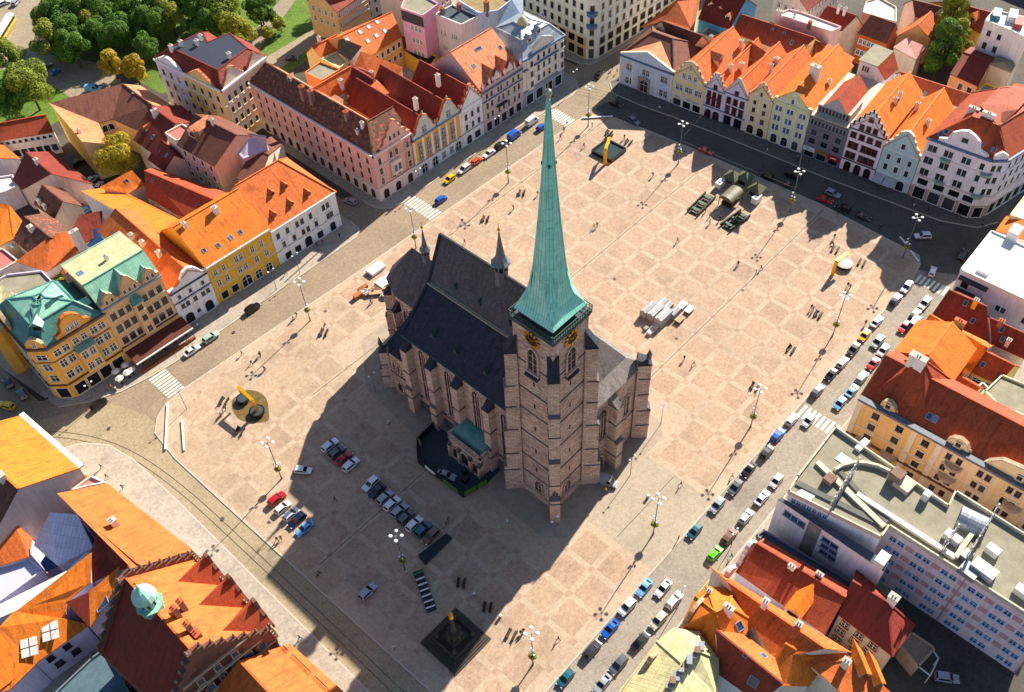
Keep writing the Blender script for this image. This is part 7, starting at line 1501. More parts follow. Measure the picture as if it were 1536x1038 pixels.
# roofs behind the pink block
b = gabled('orange roofed house with nine skylights and tan windowed wall', E7(445,298), E7(862,100), E7(695,442), E7(942,290), 14.6, 10.4, plaster('#d0a05e'), TILE['or']); gf = Fac(P(E7(695,442),10.4)[:2], P(E7(942,290),10.4)[:2]); b.bar = TRIMB; b.grid(gf, .6, gf.L-.4, [(7.2,1.7,1.1,5),(3.6,1.7,1.1,5)])
for px in (E7(498,325),E7(605,262),E7(675,220),E7(745,180),E7(668,335),E7(738,292),E7(808,255)): b.skylight(px,1.3,1.5,plain('white_glazing','#c9c9c4',.3,.1))
b = gabled('cream villa with red roof facing the lawn', E7(210,385), E7(412,285), E7(290,482), E7(425,415), 12.5, 9.5, CRM, TILE['or']); b.chimney(E7(270,340),1.4,.9)
flat('pale green sheet roof beside the cream villa', [E7(290,490),E7(425,430),E7(505,515),E7(430,570)], 9.5, CRM, SEAM['cream'])
b = gabled('dark grey tiled roof of a white rear house', E7(425,318), E7(480,300), E7(420,415), E7(535,480), 13, 10.5, WHT, TILE['sl'])
free('house', 'dark grey mossy roof slope on a white rear house', [(E7(425,318),13.5),(E7(605,392),13.5),(E7(530,482),11),(E7(422,415),11)], [[0,1,2,3]], WHT, tiles('tile_mossy','#5a5c50',.4,patch='#6c7048'))
b = free('house', 'orange brown roof with three boxed skylights', [(E7(605,432),14.5),(E7(945,560),14.5),(E7(840,690),12),(E7(700,640),12.2),(E7(555,545),12.4)], [[0,1,2,3,4]], PALE, TILE['or'])
for px in (E7(665,505),E7(755,548),E7(850,592)): b.skylight(px,1.4,1.6)
free('house', 'maroon roof abutting a round white parapet', [(E7(525,545),16),(E7(700,615),16),(E7(760,690),15),(E7(640,800),13),(E7(500,700),14)], [[0,1,2,3,4]], PALE, TILE['ma'])
b = flat('tall pink tenement with dark attic and white windows', [E8(88,102),E8(328,188),E8(500,60),E8(330,-40),E8(150,-60)], 19, plaster('#dd9fb4'), FELT); gf = Fac(P(E8(88,102),19)[:2], P(E8(328,188),19)[:2]); b.bar = WHITE; b.grid(gf, 1, gf.L-.6, [(z,1.5,1.0,[.38,.6,.82]) for z in (13.4,9.2,5.0)]); b.face_slab(gf, 0, gf.L, 15.6, 18.9, TRIMD, .2, 'dark_attic')
b = flat('white tenement with two chimneys on its flat roof', [E8(470,172),E8(758,288),E8(950,188),E8(660,70)], 16.5, plaster('#d9d2d2'), plain('navy_felt','#3a4a52',.8,.3)); gf = Fac(P(E8(470,172),16.5)[:2], P(E8(758,288),16.5)[:2]); b.grid(gf,.5,gf.L-.4,[(11,1.5,.7,[.16,.22,.28,.62,.7,.78]),(6,1.5,.7,[.2,.3,.65,.78])]); b.chimney(E8(548,160),2,1.1,mat=BRICK); b.chimney(E8(735,130),2.4,1.0,mat=BRICK)
b = flat('pale blue rear building with glazed roof bays', [E8(725,20),E8(955,160),E8(1165,130),E8(1305,20),E8(1100,-80),E8(820,-90)], 17.5, plaster('#b4c4e4'), plain('amber_felt','#8f7a4e',.8,.35,.4)); b.chimney(E8(1040,140),3.4,1.2,mat=BRICK)
free('house', 'steel-blue sheet roof beside the pale corner house', [(E8(1175,275),18),(E8(1305,25),21),(E8(1440,-60),21),(E8(1440,200),18)], [[0,1,2,3]], PALE, seam('steel_blue','#5d7c9c','#4f6a88',.7))
A, B, Cc = P(E7(365,190)), P(E7(552,240)), P(E7(880,55)); Dd = A+(Cc-B)
b = flat('tall grey-white tenement with weathered gable by the park', [A,B,Cc,Dd], 21, plaster('#cfcbd4'), FELT); gf = Fac(B[:2], Cc[:2]); b.bar = TRIMD; b.grid(gf,.8,gf.L-.5,[(z,1.8,.9,6) for z in (17,13,9,5,1.4)]); g2 = Fac(A[:2], B[:2]); b.grid(g2,.8,g2.L-.5,[(17,1.6,.9,[.3,.8]),(13,1.6,.9,[.8])])
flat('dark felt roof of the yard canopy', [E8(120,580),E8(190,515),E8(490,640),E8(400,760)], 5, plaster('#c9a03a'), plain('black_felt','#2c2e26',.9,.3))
# far background roofs beyond the frame's top edge
far = [((100,60),16),((128,70),18),((150,30),15),((175,10),14),((190,-30),16),((160,-50),13),((130,-70),15),((120,20),13),((165,60),17),((200,40),16),((100,95),18),((70,125),17),((35,110),18),((20,130),16)]
WALLC = ['#d8c6b4','#cfb39c','#dcd2c4','#d9b98a','#c9c4d4']
FARL = ['pale','tan','white','sandy','lilac']; RKL = ['orange','dark red','brown','maroon']
for i, ((x,y),h) in enumerate(far):
    a = random.uniform(-.15,.15); L_, w_ = random.uniform(14,22), random.uniform(11,14); d = Vector((cos(a),sin(a),0)) if i % 2 else Vector((-sin(a),cos(a),0)); n_ = Vector((-d.y,d.x,0)); c = Vector((x,y,0)); he = h-4.5
    q = [c-d*L_/2-n_*w_/2, c+d*L_/2-n_*w_/2, c+d*L_/2+n_*w_/2, c-d*L_/2+n_*w_/2, c-d*L_/2, c+d*L_/2]
    b = free('far_house', '%s walled house with %s roof in the far rows, gable %d windows long' % (FARL[i%5], RKL[i%4], i+3), [Vector((v.x,v.y,he)) for v in q[:4]]+[Vector((v.x,v.y,h)) for v in q[4:]], [[0,1,5,4],[2,3,4,5]], plaster(WALLC[i%5]), [TILE[k] for k in (('or','dk','bn','ma')[i%4],)])
    gf = Fac(q[3][:2], q[0][:2]); b.grid(gf, .8, gf.L-.8, [(he-2.6,1.6,1.0,4),(he-6,1.6,1,4)]); gf = Fac(q[0][:2], q[1][:2]); b.grid(gf, .8, gf.L-.8, [(he-2.6,1.6,1.0,i+3),(he-6,1.6,1,i+3)]) if n_.y > 0 or n_.x > 0 else None

# ------------------------------------------------------------------ park
GRASS = cobble('grass', '#4a6a1c', '#6c8a2a', .35, None, .35, .08, .3); LIGHTP = cobble('park_gravel', '#a0937c', '#b8ab92', .3, None, .15, .1); SANDM = cobble('sand_yellow', '#b98c38', '#c99a44', .4, None, .2)
def pxsheet(name, pts, mat, z): return struct(name, poly_mesh(name, [P(p)[:2] for p in pts]), mat, z)
pxsheet('park_lawn', [(60,-120),(560,-120),(520,30),(455,95),(400,125),(330,135),(240,140),(160,95),(85,80),(70,20)], GRASS, .004)
pxsheet('corner_lawn', [(-120,110),(45,90),(112,140),(120,160),(60,200),(-120,210)], GRASS, .004)
pxsheet('park_path', [(388,100),(400,85),(480,38),(520,10),(530,28),(497,52),(405,112)], LIGHTP, .012)
pxsheet('park_walk', [(300,72),(370,60),(420,0),(440,-60),(470,-60),(440,5),(385,80),(310,88)], LIGHTP, .016)
pxsheet('parking_lane', [(52,110),(85,80),(150,95),(182,120),(175,150),(108,148)], LIGHTP, .012)
pxsheet('avenue', [(-200,-120),(70,-120),(92,-20),(62,15),(48,70),(85,85),(52,115),(-40,95),(-200,110)], LIGHTP, .02)
pxsheet('sand_play_area', [(58,26),(70,-6),(100,-6),(88,16)], SANDM, .03)
# ------------------------------------------------------------------ trees
def leafmat(name, c1, c2, c3):
    m, nt, b = nmat(name); MATS[name] = m
    oi = N(nt, 'ShaderNodeObjectInfo'); g = N(nt, 'ShaderNodeNewGeometry')
    n1 = N(nt, 'ShaderNodeTexNoise', i_Scale=.55, i_Detail=4.0); nt.links.new(g.outputs['Position'], n1.inputs['Vector'])
    o = ramp(nt, n1.outputs[0], [(.3, lin(c1)), (.52, lin(c2)), (.74, lin(c3))])
    o = mul(nt, o, ramp(nt, oi.outputs['Random'], [(0, (.72,.85,.7)), (.5, (1,1,1)), (1, (1.0,.9,.7))]))
    nt.links.new(o, b.inputs['Base Color']); b.inputs['Roughness'].default_value = .6; b.inputs['Specular IOR Level'].default_value = .25
    try:
        b.inputs['Subsurface Weight'].default_value = 0.0
    except Exception: pass
    tr = nt.nodes.new('ShaderNodeBsdfTranslucent'); mx = nt.nodes.new('ShaderNodeMixShader'); mx.inputs[0].default_value = .25
    nt.links.new(o, tr.inputs[0]); nt.links.new(b.outputs[0], mx.inputs[1]); nt.links.new(tr.outputs[0], mx.inputs[2]); nt.links.new(mx.outputs[0], nt.nodes['Material Output'].inputs[0])
    return m
LEAF = [leafmat('leaves_green', '#3f6420', '#5c8228', '#84a038'), leafmat('leaves_olive', '#6c7c22', '#93982c', '#b4b040'), leafmat('leaves_gold', '#8a8018', '#b49c20', '#d0b030')]
BARK = plain('bark', '#4a3c30', .9, .3, 3)
def crown_mesh(name, r, h, n, seed, z0):
    """leaf sprays on lumps spread through an uneven crown"""
    rnd = random.Random(seed); v = []; f = []
    lumps = []
    for i in range(24):
        a = rnd.uniform(0,2*pi); u = rnd.uniform(-.75,.95); rr = sqrt(max(0,1-u*u))*rnd.uniform(.35,.88)
        lumps.append((Vector((cos(a)*rr*r, sin(a)*rr*r, z0+h/2+u*h*.36)), rnd.uniform(.2,.42)*r))
    lumps.append((Vector((0,0,z0+h*.55)), r*.55))
    for i in range(n):
        c, lr = lumps[i % len(lumps)]
        d = Vector((rnd.gauss(0,1), rnd.gauss(0,1), rnd.gauss(.15,1))).normalized()
        p = c+d*lr*rnd.uniform(.72,1.08)**.5
        s = rnd.uniform(.12,.29); nn = (d+Vector((rnd.uniform(-.7,.7),rnd.uniform(-.7,.7),rnd.uniform(-.2,.9)))).normalized()
        x = nn.orthogonal().normalized(); y = nn.cross(x); a = rnd.uniform(0,pi); x, y = x*cos(a)+y*sin(a), y*cos(a)-x*sin(a)
        k = len(v); v += [tuple(p-x*s), tuple(p-y*s*.62+nn*.05), tuple(p+x*s), tuple(p+y*s*.62+nn*.05)]; f.append((k,k+1,k+2,k+3))
    me = D.meshes.new(name); me.from_pydata(v, [], f); me.update(); return me
def trunk_mesh(name, h, r, cr, seed):
    rnd = random.Random(seed); mb = MB(); mb.tube((0,0,-.1), (0,0,h*.5), r, r*.7, 8)
    for i in range(7):
        a = i*2*pi/7+rnd.uniform(-.3,.3); z = h*rnd.uniform(.3,.5); e = Vector((cos(a)*cr*.6, sin(a)*cr*.6, h*rnd.uniform(.6,.85))); m = Vector((cos(a)*cr*.25, sin(a)*cr*.25, (z+e.z)/2+.3))
        mb.tube((0,0,z), m, r*.45, r*.3, 6); mb.tube(m, e, r*.3, r*.1, 5)
    mb.tube((0,0,h*.5), (0,0,h*.85), r*.7, r*.2, 6)
    return mb.mesh(name)
PROT = []
for i, (r, h, z0, n) in enumerate(((4.6,9.8,1.3,10500),(3.8,9.2,1.1,8500),(5.4,11.2,1.6,13000),(2.2,4.6,.7,3400),(3.4,13,1.2,10000))):
    PROT.append((crown_mesh('crown', r, h, n, 11+i, z0), trunk_mesh('trunk', z0+h, .3 if i != 3 else .15, r, i), r, z0+h*.5))
for c_, t_, r_, z_ in PROT: t_.materials.append(BARK)
def tree(px, pi_, mi, label, s=1.0, zc=None, group=None):
    cm, tm, r, zm = PROT[pi_]; p = P(px, zm*s)
    t = root('tree', label, 'tree', (p.x,p.y,0), random.uniform(0,6.28), group)
    k = cm.copy() if False else cm
    s *= 1.22; o = link('crown', cm, None, t); o.scale = (s,s,s)
    if not cm.materials: cm.materials.append(LEAF[0])
    o.material_slots[0].link = 'OBJECT'; o.material_slots[0].material = LEAF[mi]
    q = link('trunk', tm, None, t); q.scale = (s,s,s)
PT = 'trees in the park'
TL = {(2,0):'large spreading dark green tree in the park grove',(0,0):'mid-sized rounded dark green tree in the park grove',(0,1):'mid-sized olive tree at the edge of the park grove',(1,1):'slender olive tree at the edge of the park grove',(1,0):'slender dark green tree near the park path',(2,1):'large olive tree behind the ornate corner tenement',(3,0):'small dark bushy tree along the park path',(3,1):'small yellowish bushy tree along the park path'}
for px, k, m, s in ((K1(390,60),2,0,1.15),(K1(320,140),2,0,1.0),(K1(225,190),0,1,1.1),(K1(205,105),1,1,1.0),(K1(490,85),2,0,1.0),(K1(440,170),0,0,1.0),(K1(610,50),2,0,1.1),(K1(560,-10),2,0,1.1),(K1(330,225),0,0,1.0),(K1(900,35),2,0,1.1),(K1(990,70),2,1,1.15),(K1(1040,160),0,1,1.1),(K1(830,0),0,0,1.1),(K1(690,0),2,0,1.0),(K1(935,120),0,0,1.0),(K2(30,40),0,0,.9),(K2(120,110),3,1,.9),(K2(300,10),1,1,.8),(K2(75,75),3,0,.9),(K2(60,150),3,1,.8),(K1(1150,60),1,0,.9),(K1(790,30),0,0,1.0),(K1(580,130),0,0,.9),(K1(270,60),2,0,1.0),(K1(450,15),0,0,1.1),(K1(520,160),2,0,.9),(K1(400,130),0,1,1.0),(K1(690,110),2,0,.9),(K1(870,90),0,0,1.0),(K1(285,110),0,0,1.0),(K1(640,120),0,0,1.0),(K1(740,40),2,0,1.0),(K1(960,20),0,0,1.0),(K1(360,185),0,0,.9)):
    tree(px, k, m, TL[(k,m)], s, group=PT)
tree(K1(760,90), 0, 1, 'light green round tree on the sunny park lawn', 1.05); tree(K1(650,225), 1, 0, 'dark tree at the park edge behind the yellowing pair', .9)
for px in (K1(500,290), K1(600,315)): tree(px, 1, 2, 'yellowing tree by the parking lane next to the school house', .85, group='yellowing trees by the parking lane')
tree(K1(130,390), 2, 1, 'big olive tree on the corner lawn', 1.1); tree(K1(35,255), 0, 1, 'loose-crowned tree beside the avenue', .9); tree(K1(45,455), 2, 0, 'dark green tree behind the long low white house', .95)
tree(K1(525,715), 2, 2, 'golden round tree in the school yard', .92)
tree(U5(700,220), 4, 1, 'tall olive tree in the rear court, upper crown', 1.25); tree(U5(640,440), 4, 0, 'tall dark green tree leaning over the rear court wall', 1.25); tree(U5(760,380), 4, 1, 'third tall tree crowding the rear court by the maroon roof', 1.05)
tree(T1(480,20), 3, 1, 'small bright tree squeezed behind the copper roofs', 1.0); tree(E4(440,960), 3, 1, 'bushy little tree beside the cream roof', 1.1)
# ------------------------------------------------------------------ vehicles
CGL = plain('car_glass', '#0d1116', .08, 0, spec=.7); TYRE = plain('tyre_rubber', '#15161a', .85, 0); RIM = plain('alloy_rim', '#8d9096', .35, 0, metal=.8)
HLT = plain('headlight_glass', '#d5dadf', .15, 0, spec=.8); TLT = plain('taillight_red', '#8e1010', .25, 0); CTRIM = plain('car_black_trim', '#17181a', .6, 0)
def paint(col):
    return plain('car_paint_'+col.lstrip('#'), col, .28, 0, metal=.15, coat=.6, spec=.5)
CARS = {}
def car_proto(kind):
    if kind in CARS: return CARS[kind]
    # stations: x, floor, shoulder height, half width
    if kind == 'van':
        st = [(-2.55,.42,1.0,.86),(-2.5,.3,1.1,.95),(-1.2,.26,1.12,.97),(1.1,.26,1.08,.97),(1.9,.28,1.0,.95),(2.4,.34,.85,.9),(2.52,.42,.7,.8)]
        cab = [(-2.5,1.1,.93),(-2.42,2.2,.84),(.95,2.25,.84),(1.75,1.06,.9)]
    elif kind == 'suv':
        st = [(-2.18,.5,.86,.78),(-2.1,.36,.98,.88),(-1.3,.3,1.02,.92),(0,.3,1.0,.93),(1.1,.3,.97,.92),(1.85,.34,.9,.88),(2.15,.42,.78,.8),(2.22,.5,.66,.7)]
        cab = [(-2.08,.98,.86),(-1.75,1.6,.72),(.25,1.64,.74),(1.05,.98,.86)]
    elif kind == 'sedan':
        st = [(-2.25,.5,.74,.74),(-2.18,.36,.86,.84),(-1.5,.26,.9,.88),(0,.25,.9,.89),(1.2,.26,.88,.88),(1.9,.32,.78,.84),(2.2,.4,.66,.76),(2.26,.48,.58,.66)]
        cab = [(-1.75,.88,.8),(-1.0,1.4,.66),(.15,1.43,.67),(1.05,.88,.82)]
    else:
        st = [(-1.98,.48,.8,.74),(-1.92,.34,.9,.84),(-1.2,.26,.94,.87),(0,.25,.92,.88),(1.0,.26,.9,.87),(1.65,.32,.8,.83),(1.94,.42,.66,.75),(2.0,.5,.58,.66)]
        cab = [(-1.9,.9,.8),(-1.55,1.42,.67),(.2,1.47,.68),(1.0,.9,.81)]
    mb = MB(); rings = []
    for x, z0, z1, hw in st:
        zm = (z0+z1)/2; rings.append([Vector((x,-hw*.86,z0)),Vector((x,-hw,z0+.14)),Vector((x,-hw*1.0,zm+.06)),Vector((x,-hw*.95,z1-.05)),Vector((x,-hw*.86,z1)),Vector((x,hw*.86,z1)),Vector((x,hw*.95,z1-.05)),Vector((x,hw,zm+.06)),Vector((x,hw,z0+.14)),Vector((x,hw*.86,z0))])
    for A, B in zip(rings, rings[1:]):
        for i in range(10): mb.face([A[i], A[(i+1)%10], B[(i+1)%10], B[i]])
    mb.face(rings[0][::-1]); mb.face(rings[-1])
    (xa,za,wa),(xb,zb,wb),(xc,zc,wc),(xd,zd,wd) = cab
    lo = [Vector((xa,-wa,za-.08)),Vector((xd,-wd,zd-.08)),Vector((xd,wd,zd-.08)),Vector((xa,wa,za-.08))]; hi = [Vector((xb,-wb,zb)),Vector((xc,-wc,zc)),Vector((xc,wc,zc)),Vector((xb,wb,zb))]
    for i in range(4): j=(i+1)%4; mb.face([lo[i],lo[j],hi[j],hi[i]])
    mid = [Vector(((xb+xc)/2,-wb*.98,max(zb,zc)+.035)), Vector(((xb+xc)/2,wb*.98,max(zb,zc)+.035))]
    mb.face([hi[0],mid[0],mid[1],hi[3]]); mb.face([mid[0],hi[1],hi[2],mid[1]]); mb.face([hi[0],hi[1],mid[0]]); mb.face([hi[3],mid[1],hi[2]])
    body = mb.mesh('body', weld=True); body.materials.append(paint('#888888'))
    def quad(p, k, n): 
        c = sum(p, Vector())/4; q = [c+(v-c)*k+n for v in p]; m = MB(); m.face(q); me = m.mesh('glass'); me.materials.append(CGL); return me
    g = []
    up = Vector((0,0,.02))
    g.append(('windscreen', quad([lo[1]+Vector((0,0,.1)),lo[2]+Vector((0,0,.1)),hi[2],hi[1]], .84, Vector((.025,0,.02)))))
    g.append(('rear_window', quad([lo[3]+Vector((0,0,.1)),lo[0]+Vector((0,0,.1)),hi[0],hi[3]], .72 if kind != 'van' else .5, Vector((-.025,0,.02)))))
    sl = [lo[0]+Vector((.12,0,.12)),lo[1]+Vector((-.12,0,.12)),hi[1]+Vector((-.03,0,-.04)),hi[0]+Vector((.06,0,-.04))]
    if kind == 'van': sl = [lo[0].lerp(lo[1],.62)+Vector((0,0,.25)), lo[1]+Vector((-.2,0,.15)), hi[1]+Vector((-.1,0,-.15)), hi[0].lerp(hi[1],.72)+Vector((0,0,-.15))]
    g.append(('side_window', quad(sl, .86, Vector((0,-.02,.0)))))
    g.append(('side_window', quad([Vector((v.x,-v.y,v.z)) for v in sl[::-1]], .86, Vector((0,.02,.0)))))
    def bxm(name, c, sx, sy, sz, mat): m = MB(); m.box(c, sx, sy, sz); me = m.mesh(name); me.materials.append(mat); return me
    xf, xr, wz = st[-1][0], st[0][0], st[-1][2]
    for s in (-1,1):
        g.append(('headlight', bxm('headlight', (st[-2][0]-.05, s*st[-2][3]*.78, st[-2][2]-.16), .3, .34, .16, HLT))); g.append(('taillight', bxm('taillight', (st[1][0]-.02, s*st[1][3]*.82, st[1][2]-.24), .14, .28, .24, TLT)))
        g.append(('mirror', bxm('mirror', (xd-.25, s*(wd+.12), zd), .16, .22, .14, CTRIM)))
    wr_ = .33 if kind in ('suv','van') else .3; wb_ = 1.35 if kind != 'van' else 1.6
    m = MB(); m.tube((0,-.1,0),(0,.1,0),wr_,wr_,14); ty = m.mesh('wheel'); ty.materials.append(TYRE)
    m = MB(); m.tube((0,-.115,0),(0,.115,0),wr_*.62,wr_*.62,10); ri = m.mesh('rim'); ri.materials.append(RIM)
    wheels = [(sx*wb_, sy*(st[3][3]-.1), wr_) for sx in (-1,1) for sy in (-1,1)]
    CARS[kind] = (body, g, ty, ri, wheels); return CARS[kind]
def car(px, kind, col, label, heading=0.0, group=None, name='parked_car', z=0.0, cat='car', world=None, sign=False):
    body, g, ty, ri, wheels = car_proto(kind); p = P(px, z+.7) if world is None else Vector(world)
    t = root(name, label, cat, (p.x,p.y,z+.02), heading, group); t.scale = (.93,.93,.95)
    o = link('body', body, None, t); o.material_slots[0].link = 'OBJECT'; o.material_slots[0].material = paint(col)
    for nm, me in g: link(nm, me, None, t if nm != 'mirror' else o)
    for x, y, r in wheels: wl = link('wheel', ty, None, t, (x,y,r)); link('rim', ri, None, wl)
    if sign:
        m = MB(); m.box((0,0,1.45), .25, .9, .18); link('roof_sign', m.mesh('roof_sign'), plain('taxi_sign','#e8d020',.5,.05), t)
    return t
CN = {'white':'#d8d9da','silver':'#9a9fa3','grey':'#55595e','dark grey':'#2e3135','black':'#101114','navy':'#141d3a','blue':'#0f56b8','light blue':'#6fa8d8','red':'#b00f18','teal':'#1a5f6a','green':'#5fd010','yellow':'#e8b800','orange':'#d8480a','brown':'#6b4a3a','beige':'#c9bca6','dark green':'#12261f','pale green':'#9db8aa'}
def carrow(items, what, grp, heading, name='parked_car'):
    n = len(items)
    for i, (px, kind, cn) in enumerate(items):
        KN = {'hatch':'hatchback','suv':'estate','sedan':'saloon','van':'van'}[kind]
        if i == 0: rel = 'at the end beside the %s one' % items[1][2]
        elif i == n-1: rel = 'at the end beside the %s one' % items[-2][2]
        else: rel = 'between the %s and %s ones' % (items[i-1][2], items[i+1][2])
        car(px, kind, CN[cn], '%s %s %s %s' % (cn, KN, rel, what), heading+random.uniform(-.03,.03)+(pi if random.random() < .4 else 0), grp, name, cat='van' if kind == 'van' else 'car')
carrow([(K8(665,268),'suv','white'),(K8(617,322),'suv','navy'),(K8(532,420),'sedan','white'),(K8(477,483),'hatch','yellow'),(K8(428,545),'suv','dark grey'),(K8(380,602),'hatch','white'),(K8(328,657),'hatch','black'),(K8(268,728),'suv','grey')], 'along the square kerb', 'cars parked along the square kerb', 0)
carrow([(K8(155,857),'hatch','white'),(K8(92,925),'suv','blue'),(K8(43,1000),'suv','dark grey'),(K11(1077,48),'sedan','black'),(K11(1017,126),'suv','grey'),(K11(937,206),'suv','silver')], 'at the crossing kerb', 'cars parked along the square kerb', 0)
carrow([(K11(613,572),'sedan','light blue'),(K11(537,657),'suv','white'),(K11(460,755),'sedan','blue'),(K11(380,848),'suv','dark grey'),(K11(262,975),'hatch','teal')], 'on the kerb towards the column', 'cars parked along the square kerb', 0)
carrow([(K8(745,340),'suv','white'),(K8(702,390),'suv','black'),(K8(690,440),'van','grey')], 'by the red-roofed house', 'cars parked along the west houses', 0)
carrow([(K8(560,550),'hatch','white'),(K8(515,608),'sedan','red'),(K8(465,670),'suv','silver'),(K8(422,728),'sedan','light blue'),(K8(367,785),'hatch','light blue')], 'before the yellow house', 'cars parked along the west houses', 0)
carrow([(K12(85,98),'hatch','white'),(K11(1137,172),'sedan','white'),(K11(1065,257),'hatch','white'),(K11(990,345),'suv','brown'),(K11(927,420),'hatch','green')], 'below the office block', 'cars parked along the west houses', 0)
carrow([(K11(745,630),'suv','white'),(K11(675,718),'suv','beige'),(K11(595,810),'sedan','black'),(K11(497,915),'suv','grey'),(K11(425,1000),'sedan','silver')], 'by the green sheet roof', 'cars parked along the west houses', 0)
for px, k, cn, lb in ((K8(655,445),'sedan','red','red saloon car driving past the black parked estate'),(K8(535,512),'suv','silver','silver estate car driving down the west road'),(K8(228,862),'hatch','white','white hatchback driving over the zebra crossing edge'),(K11(835,322),'hatch','teal','teal hatchback alone on the open roadway'),(K11(697,575),'sedan','white','white saloon car with sunroof driving on the west road')):
    car(px, k, CN[cn], lb, pi+random.uniform(-.04,.04), None, 'moving_car')
car(K8(780,198), 'hatch', CN['white'], 'white car with black roof bars driving onto the shaded crossing', .25, None, 'moving_car'); car(K8(737,40), 'suv', CN['white'], 'white estate car turning in the shaded corner', 2.3, None, 'moving_car'); car(K8(915,125), 'suv', CN['black'], 'black car in the shade beside the white-roofed block', .1, None, 'moving_car')
yh = -pi/2+.1
carrow([(K4(48,785),'sedan','black'),(K4(140,822),'sedan','dark grey'),(K4(155,780),'suv','black')], 'shaded by the south lamp', 'cars in the shaded south road', yh)
carrow([(K4(300,885),'sedan','red'),(K4(335,860),'suv','silver'),(K4(382,925),'suv','black'),(K4(468,958),'sedan','dark grey')], 'before the turquoise house', 'cars in the shaded south road', yh)
for px, k, cn, lb, hd in ((K3(485,458),'sedan','black','black saloon in the shade before the light blue house',yh),(K3(565,537),'suv','grey','grey estate at the shaded bend near the square fountain',yh-.2),(K3(885,670),'sedan','red','dark red saloon alone on the shaded south road',yh),(K3(1160,780),'sedan','black','black saloon behind the market kiosks',yh),(K3(410,330),'sedan','black','black car driving out of the side street into the sun',.25)): car(px, k, CN[cn], lb, hd, None, 'moving_car')
carrow([(T5(470,940),'hatch','yellow'),(T5(570,873),'suv','white'),(T5(655,817),'hatch','orange'),(T5(738,767),'sedan','white'),(T5(815,712),'suv','dark green')], 'before the yellow baroque house', 'cars parked on the east road', .02)
car(T5(910,645), 'van', CN['blue'], 'blue van with white roof bars parked before the grey house', .02, None, 'delivery_van', cat='van'); car(T5(1030,550), 'van', CN['white'], 'white box van parked near the spire-side crossing', .02, None, 'delivery_van', cat='van'); car(T5(1095,588), 'hatch', CN['blue'], 'bright blue hatchback driving beside the white box van', 0, None, 'moving_car')
car(K2(835,885), 'hatch', CN['blue'], 'blue hatchback driving up to the zebra crossing by the pink house', 0, None, 'moving_car'); car(K2(432,895), 'hatch', CN['silver'], 'silver hatchback in the lane between white and pink houses', pi/2+.3)
car(K5(1123,362), 'suv', CN['black'], 'black estate parked before the ochre house', 0); car(K5(937,492), 'suv', CN['pale green'], 'pale green estate parked behind the white saloon', 0); car(K5(853,550), 'sedan', CN['white'], 'white saloon parked near the first zebra crossing', 0); car(K5(440,790), 'suv', CN['black'], 'black van-like car stopped in the corner shadow', .1)
car(K5(35,695), 'hatch', CN['navy'], 'navy hatchback in the shaded side street', pi/2-.1); car(K5(97,745), 'hatch', CN['grey'], 'grey hatchback in the shaded side street behind the navy one', pi/2-.1); car(K5(30,795), 'suv', CN['yellow'], 'yellow taxi with roof sign turning into the side street', 2.0, None, 'taxi', cat='taxi', sign=True)
carrow([(I(494.7,668),'suv','white'),(I(505.5,678),'suv','grey'),(I(515,687),'sedan','red'),(I(526,697),'suv','white')], 'in the short shaded row', 'cars parked north of the cathedral', 0.02)
carrow([(K10(105,178),'suv','red'),(K10(130,217),'hatch','white'),(K10(168,247),'hatch','white'),(K10(195,272),'suv','navy'),(K10(228,308),'sedan','light blue')], 'at the shadow edge', 'cars parked north of the cathedral', 0.02)
carrow([(K10(523,110),'suv','white'),(K10(549,143),'sedan','navy'),(K10(585,173),'suv','silver'),(K10(617,200),'suv','white'),(K10(650,230),'suv','silver'),(K10(680,260),'suv','grey'),(K10(716,290),'suv','white'),(K10(756,314),'suv','teal'),(K10(790,342),'suv','brown')], 'in the long shaded row', 'cars parked north of the cathedral', 0.02)
car(K10(220,50), 'hatch', CN['white'], 'white hatchback alone under the lamp in the sun', -.95); car(K10(507,592), 'suv', CN['silver'], 'silver estate parked alone near the folded ramp', .05); car(K11(445,100), 'van', CN['silver'], 'silver minivan at the west portal of the cathedral', -1.25, cat='van'); car(K10(858,72), 'sedan', CN['silver'], 'silver show car inside the black fenced enclosure', -1.25, z=.13)
car(W7(955,885), 'suv', CN['silver'], 'silver estate in the dark yard behind the pink slab', -1.0)
for px, k, cn, lb in ((K1(245,318),'hatch','blue','blue car in the shade of the parking lane'),(K1(205,295),'sedan','grey','grey car under the park trees'),(K1(415,395),'van','light blue','light blue van at the end of the parking lane'),(K1(345,722),'suv','black','black car below the yellow school wall'),(K1(410,795),'hatch','white','white hatchback by the golden tree'),(K1(440,824),'hatch','white','second white hatchback close under the golden tree'),(K1(272,800),'suv','navy','navy car beside the pink gable'),(K1(365,888),'sedan','blue','blue saloon in the yard by the white wall'),(K1(388,930),'hatch','light blue','light blue hatchback at the foot of the white wall'),(K1(18,12),'suv','white','white car at the avenue edge'),(K1(70,10),'suv','silver','silver car at the avenue edge beside the white one'),(K2(170,258),'hatch','navy','navy car on the lawn side of the cream villa')): car(px, k, CN[cn], lb, random.uniform(-.8,.8))
